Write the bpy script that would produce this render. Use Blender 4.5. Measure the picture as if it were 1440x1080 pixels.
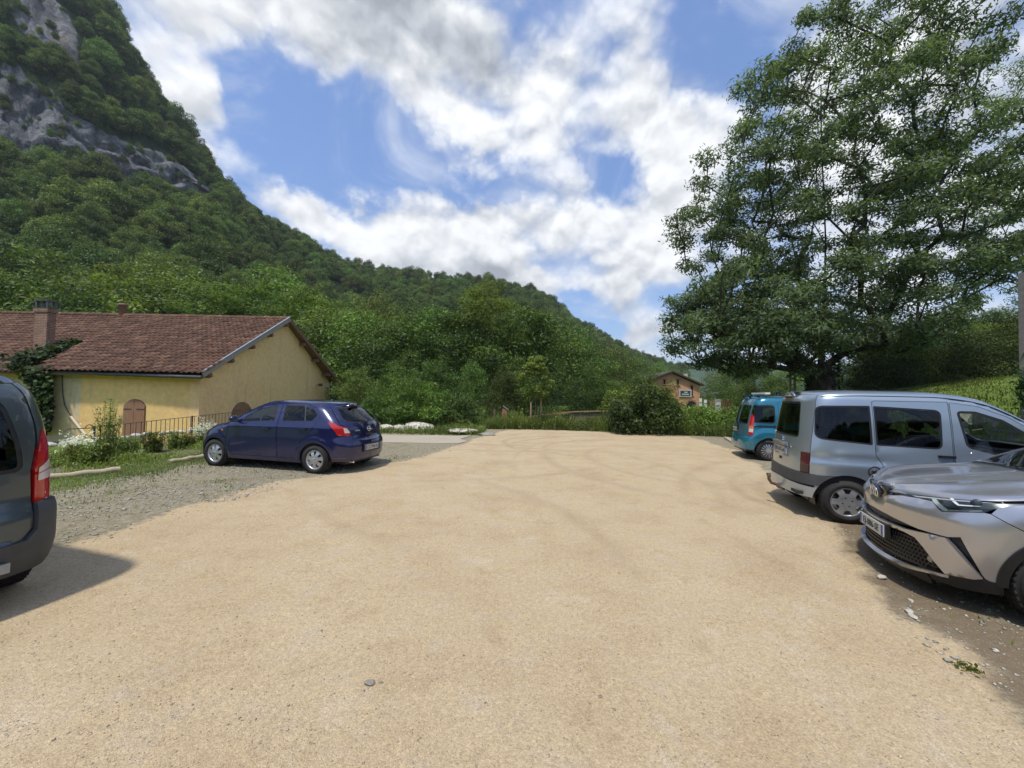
import bpy, bmesh, math, random
import numpy as np
from math import sin, cos, tan, atan2, sqrt, pi, radians, exp
from mathutils import Vector, Matrix
from mathutils.geometry import delaunay_2d_cdt

for o in list(bpy.data.objects):
    bpy.data.objects.remove(o)
SC = bpy.context.scene
COL = SC.collection
rnd = random.Random(7)
NR = np.random.default_rng(11)

# ------------------------------------------------------------------ camera
FPX, PITCH, ROLL, CAMH = 541.0, radians(1.51), radians(1.08), 1.71
cd = bpy.data.cameras.new('camera')
cd.sensor_width = 36.0
cd.lens = FPX / 1440 * 36
cd.clip_start, cd.clip_end = 0.05, 6000
camo = bpy.data.objects.new('camera', cd)
COL.objects.link(camo)
_f = Vector((0, cos(PITCH), sin(PITCH))); _u = Vector((0, -sin(PITCH), cos(PITCH))); _r = Vector((1, 0, 0))
CR = _r * cos(ROLL) + _u * sin(ROLL)
CU = _u * cos(ROLL) - _r * sin(ROLL)
CF = _f
camo.matrix_world = Matrix(((CR.x, CU.x, -CF.x, 0), (CR.y, CU.y, -CF.y, 0), (CR.z, CU.z, -CF.z, CAMH), (0, 0, 0, 1)))
SC.camera = camo
def ray(px, py):
    return (CF + CR * ((px - 720) / FPX) + CU * ((540 - py) / FPX))
def at(px, py, y):
    """point of the place seen at that spot of the photograph, y metres ahead"""
    d = ray(px, py); k = y / d.y
    return Vector((d.x * k, y, CAMH + d.z * k))
def gnd(px, py, z=0.0):
    d = ray(px, py); k = (z - CAMH) / d.z
    return Vector((d.x * k, d.y * k, z))

# ------------------------------------------------------------------ sun, sky
SUN_DIR = Vector((-0.22, -0.36, 1.0)).normalized()      # towards the sun
SUN_EL = math.asin(SUN_DIR.z); SUN_AZ = atan2(SUN_DIR.x, SUN_DIR.y)
sl = bpy.data.lights.new('sun', 'SUN')
sl.energy = 1.9; sl.angle = radians(3.0); sl.color = (1.0, 0.955, 0.88)
so = bpy.data.objects.new('sun', sl); COL.objects.link(so)
so.rotation_euler = (-SUN_DIR).to_track_quat('-Z', 'Y').to_euler()
SC.view_settings.view_transform = 'Standard'
SC.view_settings.look = 'None'
SC.view_settings.exposure = 0.95
SC.view_settings.gamma = 1.0
SC.view_settings.use_curve_mapping = False
SC.cycles.max_bounces = 8
SC.cycles.transparent_max_bounces = 16
SC.cycles.caustics_reflective = False
SC.cycles.caustics_refractive = False

W = bpy.data.worlds.new('World'); SC.world = W; W.use_nodes = True
class NT:
    """small helper to wire shader nodes"""
    def __init__(s, nt): s.nt = nt; s.N = nt.nodes; s.L = nt.links
    def node(s, t, **kw):
        n = s.N.new(t)
        for k, v in kw.items(): setattr(n, k, v)
        return n
    def put(s, sock, v):
        if isinstance(v, bpy.types.NodeSocket): s.L.new(v, sock)
        elif v is not None: sock.default_value = v
    def math(s, op, a, b=None, c=None, clamp=False):
        n = s.node('ShaderNodeMath', operation=op, use_clamp=clamp)
        s.put(n.inputs[0], a)
        if b is not None: s.put(n.inputs[1], b)
        if c is not None: s.put(n.inputs[2], c)
        return n.outputs[0]
    def vec(s, op, a, b=None, sc=None):
        n = s.node('ShaderNodeVectorMath', operation=op)
        s.put(n.inputs[0], a)
        if b is not None: s.put(n.inputs[1], b)
        if sc is not None: s.put(n.inputs['Scale'], sc)
        return n.outputs['Value'] if op in ('LENGTH', 'DOT_PRODUCT', 'DISTANCE') else n.outputs['Vector']
    def noise(s, v, scale, detail=4, rough=0.55, dist=0.0, lac=2.0, color=False):
        n = s.node('ShaderNodeTexNoise')
        if v is not None: s.put(n.inputs['Vector'], v)
        n.inputs['Scale'].default_value = scale; n.inputs['Detail'].default_value = detail
        n.inputs['Roughness'].default_value = rough; n.inputs['Distortion'].default_value = dist
        n.inputs['Lacunarity'].default_value = lac
        return n.outputs['Color' if color else 'Fac']
    def ramp(s, f, stops, interp='LINEAR'):
        n = s.node('ShaderNodeValToRGB'); n.color_ramp.interpolation = interp
        e = n.color_ramp.elements
        while len(e) < len(stops): e.new(0.5)
        for i, (p, c) in enumerate(stops):
            e[i].position = p; e[i].color = (*c, 1) if len(c) == 3 else c
        s.put(n.inputs[0], f)
        return n.outputs[0]
    def mapr(s, f, a, b, c=0.0, d=1.0, smooth=True):
        n = s.node('ShaderNodeMapRange', interpolation_type='SMOOTHSTEP' if smooth else 'LINEAR')
        s.put(n.inputs[0], f)
        for i, v in zip((1, 2, 3, 4), (a, b, c, d)): n.inputs[i].default_value = v
        return n.outputs[0]
    def mix(s, f, a, b, mode='MIX'):
        n = s.node('ShaderNodeMix', data_type='RGBA', blend_type=mode)
        s.put(n.inputs[0], f); 
        s.put(n.inputs[6], a if isinstance(a, bpy.types.NodeSocket) else (*a, 1))
        s.put(n.inputs[7], b if isinstance(b, bpy.types.NodeSocket) else (*b, 1))
        return n.outputs[2]

def build_sky():
    t = NT(W.node_tree); t.N.clear()
    out = t.node('ShaderNodeOutputWorld'); bg = t.node('ShaderNodeBackground')
    sky = t.node('ShaderNodeTexSky', sky_type='NISHITA')
    sky.sun_disc = False; sky.sun_elevation = SUN_EL; sky.sun_rotation = SUN_AZ
    sky.air_density = 1.3; sky.dust_density = 1.2; sky.ozone_density = 1.6
    tc = t.node('ShaderNodeTexCoord'); D = tc.outputs['Generated']
    sp = t.node('ShaderNodeSeparateXYZ'); t.put(sp.inputs[0], D)
    az = t.math('ARCTAN2', sp.outputs[0], sp.outputs[1])
    el = t.math('ARCSINE', sp.outputs[2])
    cb = t.node('ShaderNodeCombineXYZ'); t.put(cb.inputs[0], az); t.put(cb.inputs[1], el)
    # the outlines of the cloud masses are broken up by noise at three sizes
    w1 = t.vec('SUBTRACT', t.noise(D, 3.2, 3, 0.5, color=True), (.5, .5, .5)); w2 = t.vec('SUBTRACT', t.noise(D, 9.0, 6, 0.62, color=True), (.5, .5, .5))
    AE = t.vec('ADD', cb.outputs[0], t.vec('ADD', t.vec('SCALE', w1, sc=.22), t.vec('SCALE', w2, sc=.13)))
    # thin high cloud is drawn out along a deck that recedes to the horizon
    zz = t.math('ADD', t.math('MAXIMUM', sp.outputs[2], 0.0), 0.30)
    pl = t.vec('SCALE', D, sc=t.math('DIVIDE', 1.0, zz))
    deck = t.noise(pl, 1.5, 8, 0.60, 0.6)
    # cauliflower heads: smoothed cells, broken up by warping
    DW = t.vec('ADD', t.vec('MULTIPLY', D, (1, 1, 1.35)), t.vec('SCALE', w2, sc=.07))
    def billow(off, scale):
        n = t.node('ShaderNodeTexVoronoi', feature='F1'); n.inputs['Scale'].default_value = scale; n.inputs['Detail'].default_value = 3.0; n.inputs['Roughness'].default_value = .5
        t.put(n.inputs['Vector'], t.vec('ADD', DW, off) if off else DW)
        return t.math('SUBTRACT', 1.0, t.math('MULTIPLY', n.outputs['Distance'], .55))
    puff = billow(None, 7.0); puff_up = billow((-0.006, -0.010, 0.030), 7.0)
    soft = t.noise(D, 2.6, 4, 0.5); soft_up = t.noise(t.vec('ADD', D, (-0.01, -0.012, 0.06)), 2.6, 4, 0.5)
    # large masses of cloud (place, radii, weight), read off the photograph
    def blob(px, py, rx, ry, w, rot=0):
        d = ray(px, py).normalized()
        a, e = atan2(d.x, d.y), math.asin(d.z)
        m = t.node('ShaderNodeMapping', vector_type='TEXTURE')
        m.inputs['Location'].default_value = (a, e, 0)
        m.inputs['Rotation'].default_value = (0, 0, radians(rot))
        m.inputs['Scale'].default_value = (rx, ry, 1)
        t.put(m.inputs[0], AE)
        return t.mapr(t.vec('LENGTH', m.outputs[0]), 1.0, 0.0, 0.0, w)
    def summed(lst):
        acc = None
        for b in lst:
            v = blob(*b); acc = v if acc is None else t.math('ADD', acc, v)
        return acc
    plus = summed([(640, 350, .36, .15, .95, 0), (470, 300, .20, .11, .6, 0), (820, 330, .18, .13, .6, 0), (900, 385, .16, .11, .6, 0), (740, 400, .42, .07, .5, 0),
                   (560, 30, .48, .17, .85, -4), (320, 20, .26, .16, .6, 0), (275, 150, .16, .09, .75, -16), (660, 185, .30, .055, .5, -6), (760, 150, .2, .12, .35, 0),
                   (930, 180, .19, .28, .75, 10), (940, 330, .16, .12, .4, 0), (1240, 250, .34, .5, .55, 0), (910, 465, .3, .06, .35, 0), (600, 262, .12, .04, .3, 0)])
    minus = summed([(430, 195, .33, .15, 1.0, -10), (580, 245, .2, .05, .35, 0), (865, 268, .12, .10, .75, 0), (1000, 60, .18, .14, .8, 0), (690, 262, .15, .05, .5, 0), (835, 440, .12, .045, .65, -20), (1050, 115, .09, .09, .5, 0), (230, 110, .07, .05, .4, 0)])
    base = t.math('MULTIPLY_ADD', deck, 1.3, -0.29)
    base = t.math('MULTIPLY_ADD', t.math('SUBTRACT', puff, .70), 1.0, base)
    dens = t.math('SUBTRACT', t.math('ADD', base, plus), minus)
    mask = t.math('MULTIPLY', t.mapr(dens, -0.10, 0.66), t.mapr(dens, -.10, .40, .55, 1.0))
    veil = t.mapr(t.noise(pl, 2.3, 7, .62, 1.2), .46, .72, 0, .42); mask = t.math('MAXIMUM', mask, t.math('MULTIPLY', veil, t.mapr(sp.outputs[2], .05, .2)))
    thick = t.mapr(dens, 0.5, 1.4)
    rel = t.math('MULTIPLY', t.math('SUBTRACT', puff, puff_up), 0.85)
    rel2 = t.math('MULTIPLY', t.math('SUBTRACT', soft, soft_up), 0.9)
    greyb = summed([(650, 400, .46, .075, .24, 0), (560, 25, .50, .18, .38, 0), (880, 425, .22, .06, .18, 0), (760, 80, .3, .1, .12, 0), (620, 320, .10, .05, .10, 0), (1390, 40, .2, .2, .2, 0), (230, 30, .2, .12, .12, 0)])
    lum = t.math('ADD', t.math('ADD', 0.92, rel), rel2)
    lum = t.math('SUBTRACT', lum, greyb)
    lum = t.math('MULTIPLY_ADD', thick, -0.05, lum)
    lum = t.math('MAXIMUM', t.math('MINIMUM', lum, 1.05), 0.50)
    ccol = t.mix(t.mapr(lum, 0.5, 0.95, 0, 1, False), (0.72, 0.78, 0.87), (0.97, 0.985, 1.0))
    ccol = t.vec('SCALE', ccol, sc=t.math('MULTIPLY', lum, 4.35))
    skyc = t.mix(0.22, t.vec('MULTIPLY', sky.outputs[0], (.49, .585, .77)), (.93, 1.48, 2.65))
    col = t.mix(mask, skyc, ccol)
    t.put(bg.inputs[0], col); bg.inputs[1].default_value = 0.13
    t.L.new(bg.outputs[0], out.inputs[0])
    W.cycles.sampling_method = 'MANUAL'; W.cycles.sample_map_resolution = 512
build_sky()

# ------------------------------------------------------------------ materials
MATS = {}
def material(name):
    m = bpy.data.materials.new(name); m.use_nodes = True
    t = NT(m.node_tree); b = t.N['Principled BSDF']
    MATS[name] = m
    return m, t, b
def bump(t, h, strength=0.3, dist=0.02, normal=None):
    n = t.node('ShaderNodeBump'); n.inputs['Strength'].default_value = strength; n.inputs['Distance'].default_value = dist
    t.put(n.inputs['Height'], h)
    if normal is not None: t.put(n.inputs['Normal'], normal)
    return n.outputs[0]
def objco(t): return t.node('ShaderNodeTexCoord').outputs['Object']
def geopos(t): return t.node('ShaderNodeNewGeometry').outputs['Position']
def plain(name, col, rough=0.5, metal=0.0, spec=0.5, coat=0.0, var=0.0, vscale=8.0, bmp=0.0, bscale=60.0, emit=None):
    if name in MATS: return MATS[name]
    m, t, b = material(name)
    b.inputs['Base Color'].default_value = (*col, 1); b.inputs['Roughness'].default_value = rough
    b.inputs['Metallic'].default_value = metal; b.inputs['Specular IOR Level'].default_value = spec
    b.inputs['Coat Weight'].default_value = coat
    b.inputs['Coat Roughness'].default_value = 0.06
    if var:
        n = t.noise(objco(t), vscale, 6, 0.6)
        f = t.mapr(n, 0.3, 0.7, 1 - var, 1 + var, False)
        t.put(b.inputs['Base Color'], t.vec('SCALE', t.node('ShaderNodeRGB').outputs[0], sc=f))
        [x for x in t.N if x.type == 'RGB'][0].outputs[0].default_value = (*col, 1)
    if bmp:
        t.put(b.inputs['Normal'], bump(t, t.noise(objco(t), bscale, 4, 0.6), bmp, 0.01))
    return m

# ------------------------------------------------------------------ object helpers
def tag(o, label=None, cat=None, group=None, kind=None):
    if label: o['label'] = label
    if cat: o['category'] = cat
    if group: o['group'] = group
    if kind: o['kind'] = kind
    return o
def empty(name, loc=(0, 0, 0), rz=0.0, label=None, cat=None, group=None):
    o = bpy.data.objects.new(name, None); COL.objects.link(o)
    o.empty_display_size = 0.2
    o.location = loc; o.rotation_euler = (0, 0, rz)
    return tag(o, label, cat, group)
def link(name, me, parent=None):
    o = bpy.data.objects.new(name, me); COL.objects.link(o)
    if parent is not None: o.parent = parent
    return o
def mesh_from(name, V, F, mats=None, smooth=False, mi=None):
    me = bpy.data.meshes.new(name)
    me.from_pydata([tuple(v) for v in V], [], F)
    for m in (mats if isinstance(mats, (list, tuple)) else [mats]):
        if m is not None: me.materials.append(m)
    if mi is not None: me.polygons.foreach_set('material_index', mi)
    if smooth: me.polygons.foreach_set('use_smooth', [True] * len(me.polygons))
    me.update()
    return me
def mesh_np(name, V, F, mat=None, smooth=False):
    """numpy vertices (n,3) and equal-sided faces (m,k)"""
    V = np.asarray(V, np.float32); F = np.asarray(F, np.int32); k = F.shape[1]
    me = bpy.data.meshes.new(name)
    me.vertices.add(len(V)); me.vertices.foreach_set('co', V.ravel())
    me.loops.add(F.size); me.loops.foreach_set('vertex_index', F.ravel())
    me.polygons.add(len(F)); me.polygons.foreach_set('loop_start', np.arange(0, F.size, k, dtype=np.int32))
    me.polygons.foreach_set('loop_total', np.full(len(F), k, np.int32))
    if smooth: me.polygons.foreach_set('use_smooth', np.ones(len(F), bool))
    if mat is not None: me.materials.append(mat)
    me.update(calc_edges=True)
    return me
class MB:
    """collects simple shapes into one mesh"""
    def __init__(s): s.V = []; s.F = []; s.sm = []
    def add(s, V, F, smooth=False):
        o = len(s.V); s.V += [Vector(v) for v in V]; s.F += [[i + o for i in f] for f in F]; s.sm += [smooth] * len(F); return s
    def box(s, c, d, M=None):
        c = Vector(c); hx, hy, hz = d[0] / 2, d[1] / 2, d[2] / 2
        V = [Vector((x, y, z)) for x in (-hx, hx) for y in (-hy, hy) for z in (-hz, hz)]
        V = [(M @ v if M else v) + c for v in V]
        return s.add(V, [[0, 1, 3, 2], [4, 6, 7, 5], [0, 4, 5, 1], [2, 3, 7, 6], [0, 2, 6, 4], [1, 5, 7, 3]])
    def bar(s, a, b, w, h, up=(0, 0, 1)):
        a, b = Vector(a), Vector(b); d = (b - a); L = d.length; d.normalize()
        up = Vector(up); r = d.cross(up)
        if r.length < 1e-4: r = d.cross(Vector((0, 1, 0)))
        r.normalize(); u = r.cross(d)
        return s.box((a + b) / 2, (L, w, h), Matrix((d, r, u)).transposed())
    def tube(s, pts, rad, n=8, cap=True, smooth=True):
        pts = [Vector(p) for p in pts]; N = len(pts)
        rad = rad if isinstance(rad, (list, tuple)) else [rad] * N
        V = []; F = []; ref = None
        for i, p in enumerate(pts):
            d = (pts[min(i + 1, N - 1)] - pts[max(i - 1, 0)]).normalized()
            if ref is None: ref = Vector((0, 0, 1)) if abs(d.z) < .9 else Vector((1, 0, 0))
            r = d.cross(ref).normalized(); u = r.cross(d); ref = u if abs(d.dot(u)) < .9 else ref
            for k in range(n):
                a = 2 * pi * k / n
                V.append(p + (r * cos(a) + u * sin(a)) * rad[i])
        for i in range(N - 1):
            for k in range(n):
                F.append([i * n + k, i * n + (k + 1) % n, (i + 1) * n + (k + 1) % n, (i + 1) * n + k])
        s.add(V, F, smooth)
        if cap:
            s.add(V[:n], [list(range(n))[::-1]]); s.add(V[-n:], [list(range(n))])
        return s
    def lathe(s, prof, n=24, M=None, smooth=True, closed=False):
        """prof: (radius, z) pairs revolved round z"""
        V = []; F = []; P = len(prof)
        for r, z in prof:
            for k in range(n):
                a = 2 * pi * k / n; v = Vector((r * cos(a), r * sin(a), z)); V.append(M @ v if M else v)
        for i in range(P - 1 + (1 if closed else 0)):
            j = (i + 1) % P
            for k in range(n):
                F.append([i * n + k, i * n + (k + 1) % n, j * n + (k + 1) % n, j * n + k])
        return s.add(V, F, smooth)
    def prism(s, poly, fn0, fn1):
        """closed outline mapped by two functions to its two sides"""
        n = len(poly); a = [fn0(*p) for p in poly]; b = [fn1(*p) for p in poly]
        s.add(a + b, [list(range(n))[::-1], [n + i for i in range(n)]] + [[i, (i + 1) % n, n + (i + 1) % n, n + i] for i in range(n)])
        return s
    def build(s, name, mat, parent=None, flat=None):
        me = mesh_from(name, s.V, s.F, mat)
        me.polygons.foreach_set('use_smooth', s.sm); me.update()
        return link(name, me, parent)
def sstep(a, b, x):
    t = np.clip((x - a) / (b - a), 0, 1); return t * t * (3 - 2 * t)
def vnoise(x, y, seed=0):
    """cheap smooth value noise for numpy arrays"""
    x = np.asarray(x, float); y = np.asarray(y, float)
    xi = np.floor(x).astype(int); yi = np.floor(y).astype(int); fx = x - xi; fy = y - yi
    def h(a, b):
        n = (a * 374761393 + b * 668265263 + seed * 974711) & 0x7fffffff
        n = ((n ^ (n >> 13)) * 1274126177) & 0x7fffffff
        return ((n ^ (n >> 16)) & 0xffff) / 65535.0
    u = fx * fx * (3 - 2 * fx); v = fy * fy * (3 - 2 * fy)
    return (h(xi, yi) * (1 - u) + h(xi + 1, yi) * u) * (1 - v) + (h(xi, yi + 1) * (1 - u) + h(xi + 1, yi + 1) * u) * v
def fbm(x, y, seed=0, oct=4):
    s = 0; a = .5; f = 1
    for i in range(oct):
        s = s + a * vnoise(x * f, y * f, seed + i * 17); a *= .5; f *= 2.03
    return s
# ------------------------------------------------------------------ terrain
def bank(x, y):
    """grassy bank rising to the right of the parked vans"""
    r = np.clip(x - np.maximum(10.6, .45 * y + 3.2), 0, None)
    h = 2.9 * (1 - np.exp(-(r / 7.2) ** 1.5)) + .03 * np.clip(r, 0, 60)
    return h * sstep(-4, 6, y) * (1 - .75 * sstep(34, 60, y))
def gh(x, y):
    x = np.asarray(x, float); y = np.asarray(y, float)
    left = -0.62 * sstep(-10.2, -11.9, x) * sstep(30, 12, np.abs(y - 6))
    left = np.where(x < -11, left * 1.0, left)
    far = -0.7 * sstep(19.5, 30, y) * (x < 60)
    return bank(x, y) + left + far
def gz(x, y): return float(gh(np.array([x]), np.array([y]))[0])

def grid_mesh(name, xs, ys, zf, mat, smooth=True):
    X, Y = np.meshgrid(xs, ys, indexing='ij'); Z = zf(X, Y)
    V = np.stack([X, Y, Z], -1).reshape(-1, 3); n, m = len(xs), len(ys)
    i, j = np.meshgrid(np.arange(n - 1), np.arange(m - 1), indexing='ij')
    a = (i * m + j).ravel(); F = np.stack([a, a + m, a + m + 1, a + 1], -1)
    return mesh_np(name, V, F, mat, smooth), X, Y, Z
def attr(me, name, vals):
    a = me.attributes.new(name, 'FLOAT', 'POINT'); a.data.foreach_set('value', np.asarray(vals, np.float32).ravel())

# outline of the pale gravel inside the lot, x of its left and right edge by distance
LOT_L = np.array([(-4, -6.4), (1.5, -5.9), (3.4, -5.2), (4.2, -4.9), (5.0, -4.65), (5.9, -4.5), (7.3, -4.25), (8.4, -3.6), (9.6, -2.8), (12.0, -1.8), (12.8, -1.55), (15.3, -1.1), (18.4, -.4), (22, -.2)])
LOT_R = np.array([(-4, 2.6), (1.0, 2.7), (2.2, 2.85), (2.85, 3.05), (4.1, 3.75), (5.2, 4.45), (6.7, 5.3), (8.5, 5.9), (10.5, 6.6), (12, 7.2), (14, 7.6), (22, 8.5)])
def far_edge(x): return np.interp(x, [-3, -.6, 2.5, 5.5, 7.5, 12], [18.3, 18.4, 18.7, 18.0, 17.2, 16.5])

def ground_material():
    m, t, b = material('lot_gravel')
    P = geopos(t)
    A = lambda n: t.node('ShaderNodeAttribute', attribute_name=n).outputs['Fac']
    tan, green, dirt, path = A('tan'), A('green'), A('dirt'), A('track')
    fine = t.noise(P, 70, 5, 0.7); mid = t.noise(P, 11, 5, 0.62); big = t.noise(P, 0.9, 5, 0.6); mid2 = t.noise(P, 3.1, 6, 0.65)
    speck = t.noise(P, 190, 2, 0.6)
    c = t.ramp(big, [(0.3, (.44, .325, .19)), (0.5, (.495, .38, .228)), (0.7, (.52, .405, .25))])
    c = t.mix(t.mapr(mid2, .5, .74, 0, .6), c, (.48, .395, .29))
    c = t.mix(t.mapr(mid2, .48, .28, 0, .4), c, (.35, .24, .13))
    vor = t.node('ShaderNodeTexVoronoi', feature='F1'); vor.inputs['Scale'].default_value = 150; t.put(vor.inputs['Vector'], P)
    cell = t.node('ShaderNodeSeparateColor'); t.put(cell.inputs[0], vor.outputs['Color'])
    c = t.vec('SCALE', c, sc=t.mapr(cell.outputs[0], 0, 1, .86, 1.12, False))
    c = t.vec('SCALE', c, sc=t.mapr(fine, .25, .75, .74, 1.24, False))
    c = t.vec('SCALE', c, sc=t.mapr(t.noise(P, 26, 4, .7), .28, .72, .86, 1.13, False))
    clus = t.mapr(t.noise(P, 1.7, 5, .7), .54, .70)
    c = t.mix(t.math('MULTIPLY', clus, t.mapr(t.noise(P, 120, 2, .5), .50, .62, 0, .7)), c, (.62, .57, .49))
    c = t.mix(t.mapr(speck, .66, .74, 0, .75), c, (.20, .145, .10))
    c = t.mix(t.mapr(speck, .33, .26, 0, .7), c, (.66, .58, .48))
    c = t.mix(t.math('MULTIPLY', path, .6), c, (.27, .19, .12))
    # the old stony ground at the sides
    v2 = t.node('ShaderNodeTexVoronoi', feature='F1'); v2.inputs['Scale'].default_value = 60; t.put(v2.inputs['Vector'], P)
    c2 = t.node('ShaderNodeSeparateColor'); t.put(c2.inputs[0], v2.outputs['Color'])
    g = t.ramp(mid, [(.28, (.17, .135, .08)), (.5, (.27, .23, .145)), (.72, (.335, .30, .205))])
    g = t.mix(t.mapr(c2.outputs[1], .84, .97, 0, .55), g, (.44, .43, .40))
    g = t.vec('SCALE', g, sc=t.mapr(fine, .25, .75, .75, 1.2, False))
    edge = t.mapr(t.math('ADD', tan, t.math('MULTIPLY', t.math('SUBTRACT', mid, .5), .9)), .35, .65)
    c = t.mix(edge, g, c)
    gm = t.mapr(t.math('ADD', green, t.math('MULTIPLY', t.math('SUBTRACT', mid2, .5), 1.3)), .45, .8)
    c = t.mix(t.math('MULTIPLY', gm, .8), c, t.mix(mid, (.065, .08, .028), (.17, .175, .075)))
    dm = t.mapr(t.math('ADD', dirt, t.math('MULTIPLY', t.math('SUBTRACT', mid2, .5), .9)), .4, .75)
    c = t.mix(t.math('MULTIPLY', dm, .8), c, t.mix(fine, (.11, .078, .048), (.23, .165, .10)))
    t.put(b.inputs['Base Color'], c)
    b.inputs['Roughness'].default_value = 0.95; b.inputs['Specular IOR Level'].default_value = 0.15
    h = t.math('ADD', t.math('MULTIPLY', fine, .6), t.math('MULTIPLY', vor.outputs['Distance'], -.35))
    h = t.math('ADD', h, t.math('MULTIPLY', mid, .8))
    h = t.math('ADD', h, t.math('MULTIPLY', path, -.35))
    t.put(b.inputs['Normal'], bump(t, h, 0.6, 0.02))
    return m
def seg_dist(X, Y, pts):
    best = np.full(X.shape, 1e9)
    for (x0, y0), (x1, y1) in zip(pts[:-1], pts[1:]):
        dx, dy = x1 - x0, y1 - y0; t = np.clip(((X - x0) * dx + (Y - y0) * dy) / (dx * dx + dy * dy + 1e-9), 0, 1)
        best = np.minimum(best, np.hypot(X - x0 - t * dx, Y - y0 - t * dy))
    return best
def lot_relief(x, y):
    inside = sstep(-10, -9, x) * sstep(12, 11, x)
    return gh(x, y) + (fbm(x * .8, y * .8, 3) - .5) * .035 * inside + (fbm(x * 4, y * 4, 9, 4) - .45) * .024 * inside
def build_lot():
    xs = np.arange(-13.4, 11.6, .085); ys = np.concatenate([np.arange(-3.5, .6, .2), np.arange(.6, 19.4, .085)])
    me, X, Y, Z = grid_mesh('gravel_lot', xs, ys, lot_relief, ground_material())
    L = np.interp(Y, LOT_L[:, 0], LOT_L[:, 1]); R = np.interp(Y, LOT_R[:, 0], LOT_R[:, 1])
    L = L + (fbm(Y * .9, X * 0 + 3, 5) - .5) * .9; R = R + (fbm(Y * 1.1, X * 0 + 7, 6) - .5) * .8
    tan = sstep(-.45, .45, X - L) * sstep(-.40, .40, R - X) * sstep(-.3, .15, far_edge(X) - Y)
    timber = -8.85 + .105 * Y
    green = .62 * np.exp(-((X - timber - .35) / .55) ** 2) + .9 * sstep(timber + .1, timber - .6, X) + .8 * sstep(-.1, .5, Y - far_edge(X))
    green += .55 * sstep(-.2, .8, L - X) * fbm(X * 1.3, Y * 1.3, 21) * 1.5 + .34 * sstep(.3, 1.2, X - R) * fbm(X * 1.3, Y * 1.3, 22) * 1.4
    dirt = .75 * np.exp(-((X - R - .25) / .5) ** 2) * sstep(1.2, 2.4, Y) * sstep(9, 6, Y) + .3 * sstep(.2, .8, X - R)
    dirt += .55 * np.exp(-((X + 5.0) / .7) ** 2 - ((Y - 7.2) / .7) ** 2) + .4 * np.exp(-((Y - far_edge(X)) / .16) ** 2) * (X > 4)
    # tyre tracks: arcs of turning cars
    tr = np.zeros(X.shape); rg_ = np.random.default_rng(8)
    for cx, cy, r, a0, a1, w, amp in [(rg_.uniform(-6, 9), rg_.uniform(-2, 16), rg_.uniform(4, 13), a_, a_ + rg_.uniform(.25, .8), rg_.uniform(.05, .10), rg_.uniform(.25, .6)) for a_ in rg_.uniform(0, 6.28, 46)] + [(2.4, 13.6, 2.6, 1.2, 4.6, .10, .7), (2.6, 13.4, 4.0, 1.1, 2.5, .10, .6), (4.5, 12.0, 4.6, 1.2, 3.0, .11, .7), (4.3, 12.0, 3.2, 1.3, 3.2, .10, .7),
                                      (-1.5, 8.5, 5.4, -.6, .9, .12, .35), (6.2, 10.6, 5.2, 2.6, 4.1, .12, .55), (6.0, 10.4, 3.8, 2.4, 4.0, .12, .5), (-4.0, 3.5, 5.2, -.1, 1.1, .13, .4), (9.2, 5.0, 5.0, 1.8, 3.0, .12, .5), (9.5, 5.0, 6.6, 2.0, 3.0, .12, .4),
                                      (1.0, 30, 17, 4.3, 5.1, .12, .4), (1.0, 30, 18.4, 4.4, 5.0, .12, .4), (7.6, 6.4, 3.4, 2.2, 3.6, .09, .6), (-2.5, 14, 6.6, 4.6, 5.6, .1, .4)]:
        a = np.arctan2(Y - cy, X - cx) % (2 * pi); rr = np.hypot(X - cx, Y - cy)
        lo, hi = a0 % (2 * pi), a1 % (2 * pi)
        am = (a - a0) % (2 * pi); win = sstep(0, .25, am) * sstep(a1 - a0, a1 - a0 - .3, am)
        tr = np.maximum(tr, amp * win * np.exp(-((rr - r + (fbm(a * 3, rr * 0, 2) - .5) * .25) / w) ** 2) * (.45 + 1.0 * fbm(X * 2.2, Y * 2.2, 31)))
    attr(me, 'tan', tan); attr(me, 'green', np.clip(green, 0, 1)); attr(me, 'dirt', np.clip(dirt, 0, 1)); attr(me, 'track', np.clip(tr, 0, 1))
    tag(link('gravel_lot', me), 'pale tan gravel surface of the car park with turning tyre tracks', kind='structure')
build_lot()

def grass_ground():
    m, t, b = material('meadow')
    P = geopos(t); n = t.noise(P, .6, 6, .65); f = t.noise(P, 14, 5, .7)
    c = t.ramp(n, [(.3, (.11, .17, .032)), (.5, (.155, .225, .042)), (.7, (.21, .27, .06))])
    c = t.vec('SCALE', c, sc=t.mapr(f, .25, .75, .75, 1.2, False))
    t.put(b.inputs['Base Color'], c); b.inputs['Roughness'].default_value = .95; b.inputs['Specular IOR Level'].default_value = .1
    t.put(b.inputs['Normal'], bump(t, t.math('ADD', f, t.noise(P, 3, 4)), .9, .12))
    return m
M_MEADOW = grass_ground()
def build_terrain():
    near = np.arange(-60, 70, .75)
    xs = np.concatenate([np.array([-3500, -1800, -900, -450, -220, -120, -80]), near, np.array([90, 130, 220, 450, 900, 1800, 3500])])
    ys = np.concatenate([np.array([-900, -300, -100, -40, -20, -8]), np.arange(-4, 70, .75), np.array([80, 100, 140, 220, 400, 800, 1600, 3500])])
    def zf(X, Y):
        inlot = sstep(-13.4, -12.9, X) * sstep(11.6, 11.1, X) * sstep(-3.5, -3.0, Y) * sstep(19.4, 18.9, Y)
        return gh(X, Y) - .09 * inlot - .012 + (fbm(X * .7, Y * .7, 44) - .5) * .22 * sstep(12, 16, X) 
    me, *_ = grid_mesh('terrain', xs, ys, zf, M_MEADOW)
    tag(link('terrain', me), 'green valley floor and grassy bank beyond the car park', kind='structure')
build_terrain()

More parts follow.
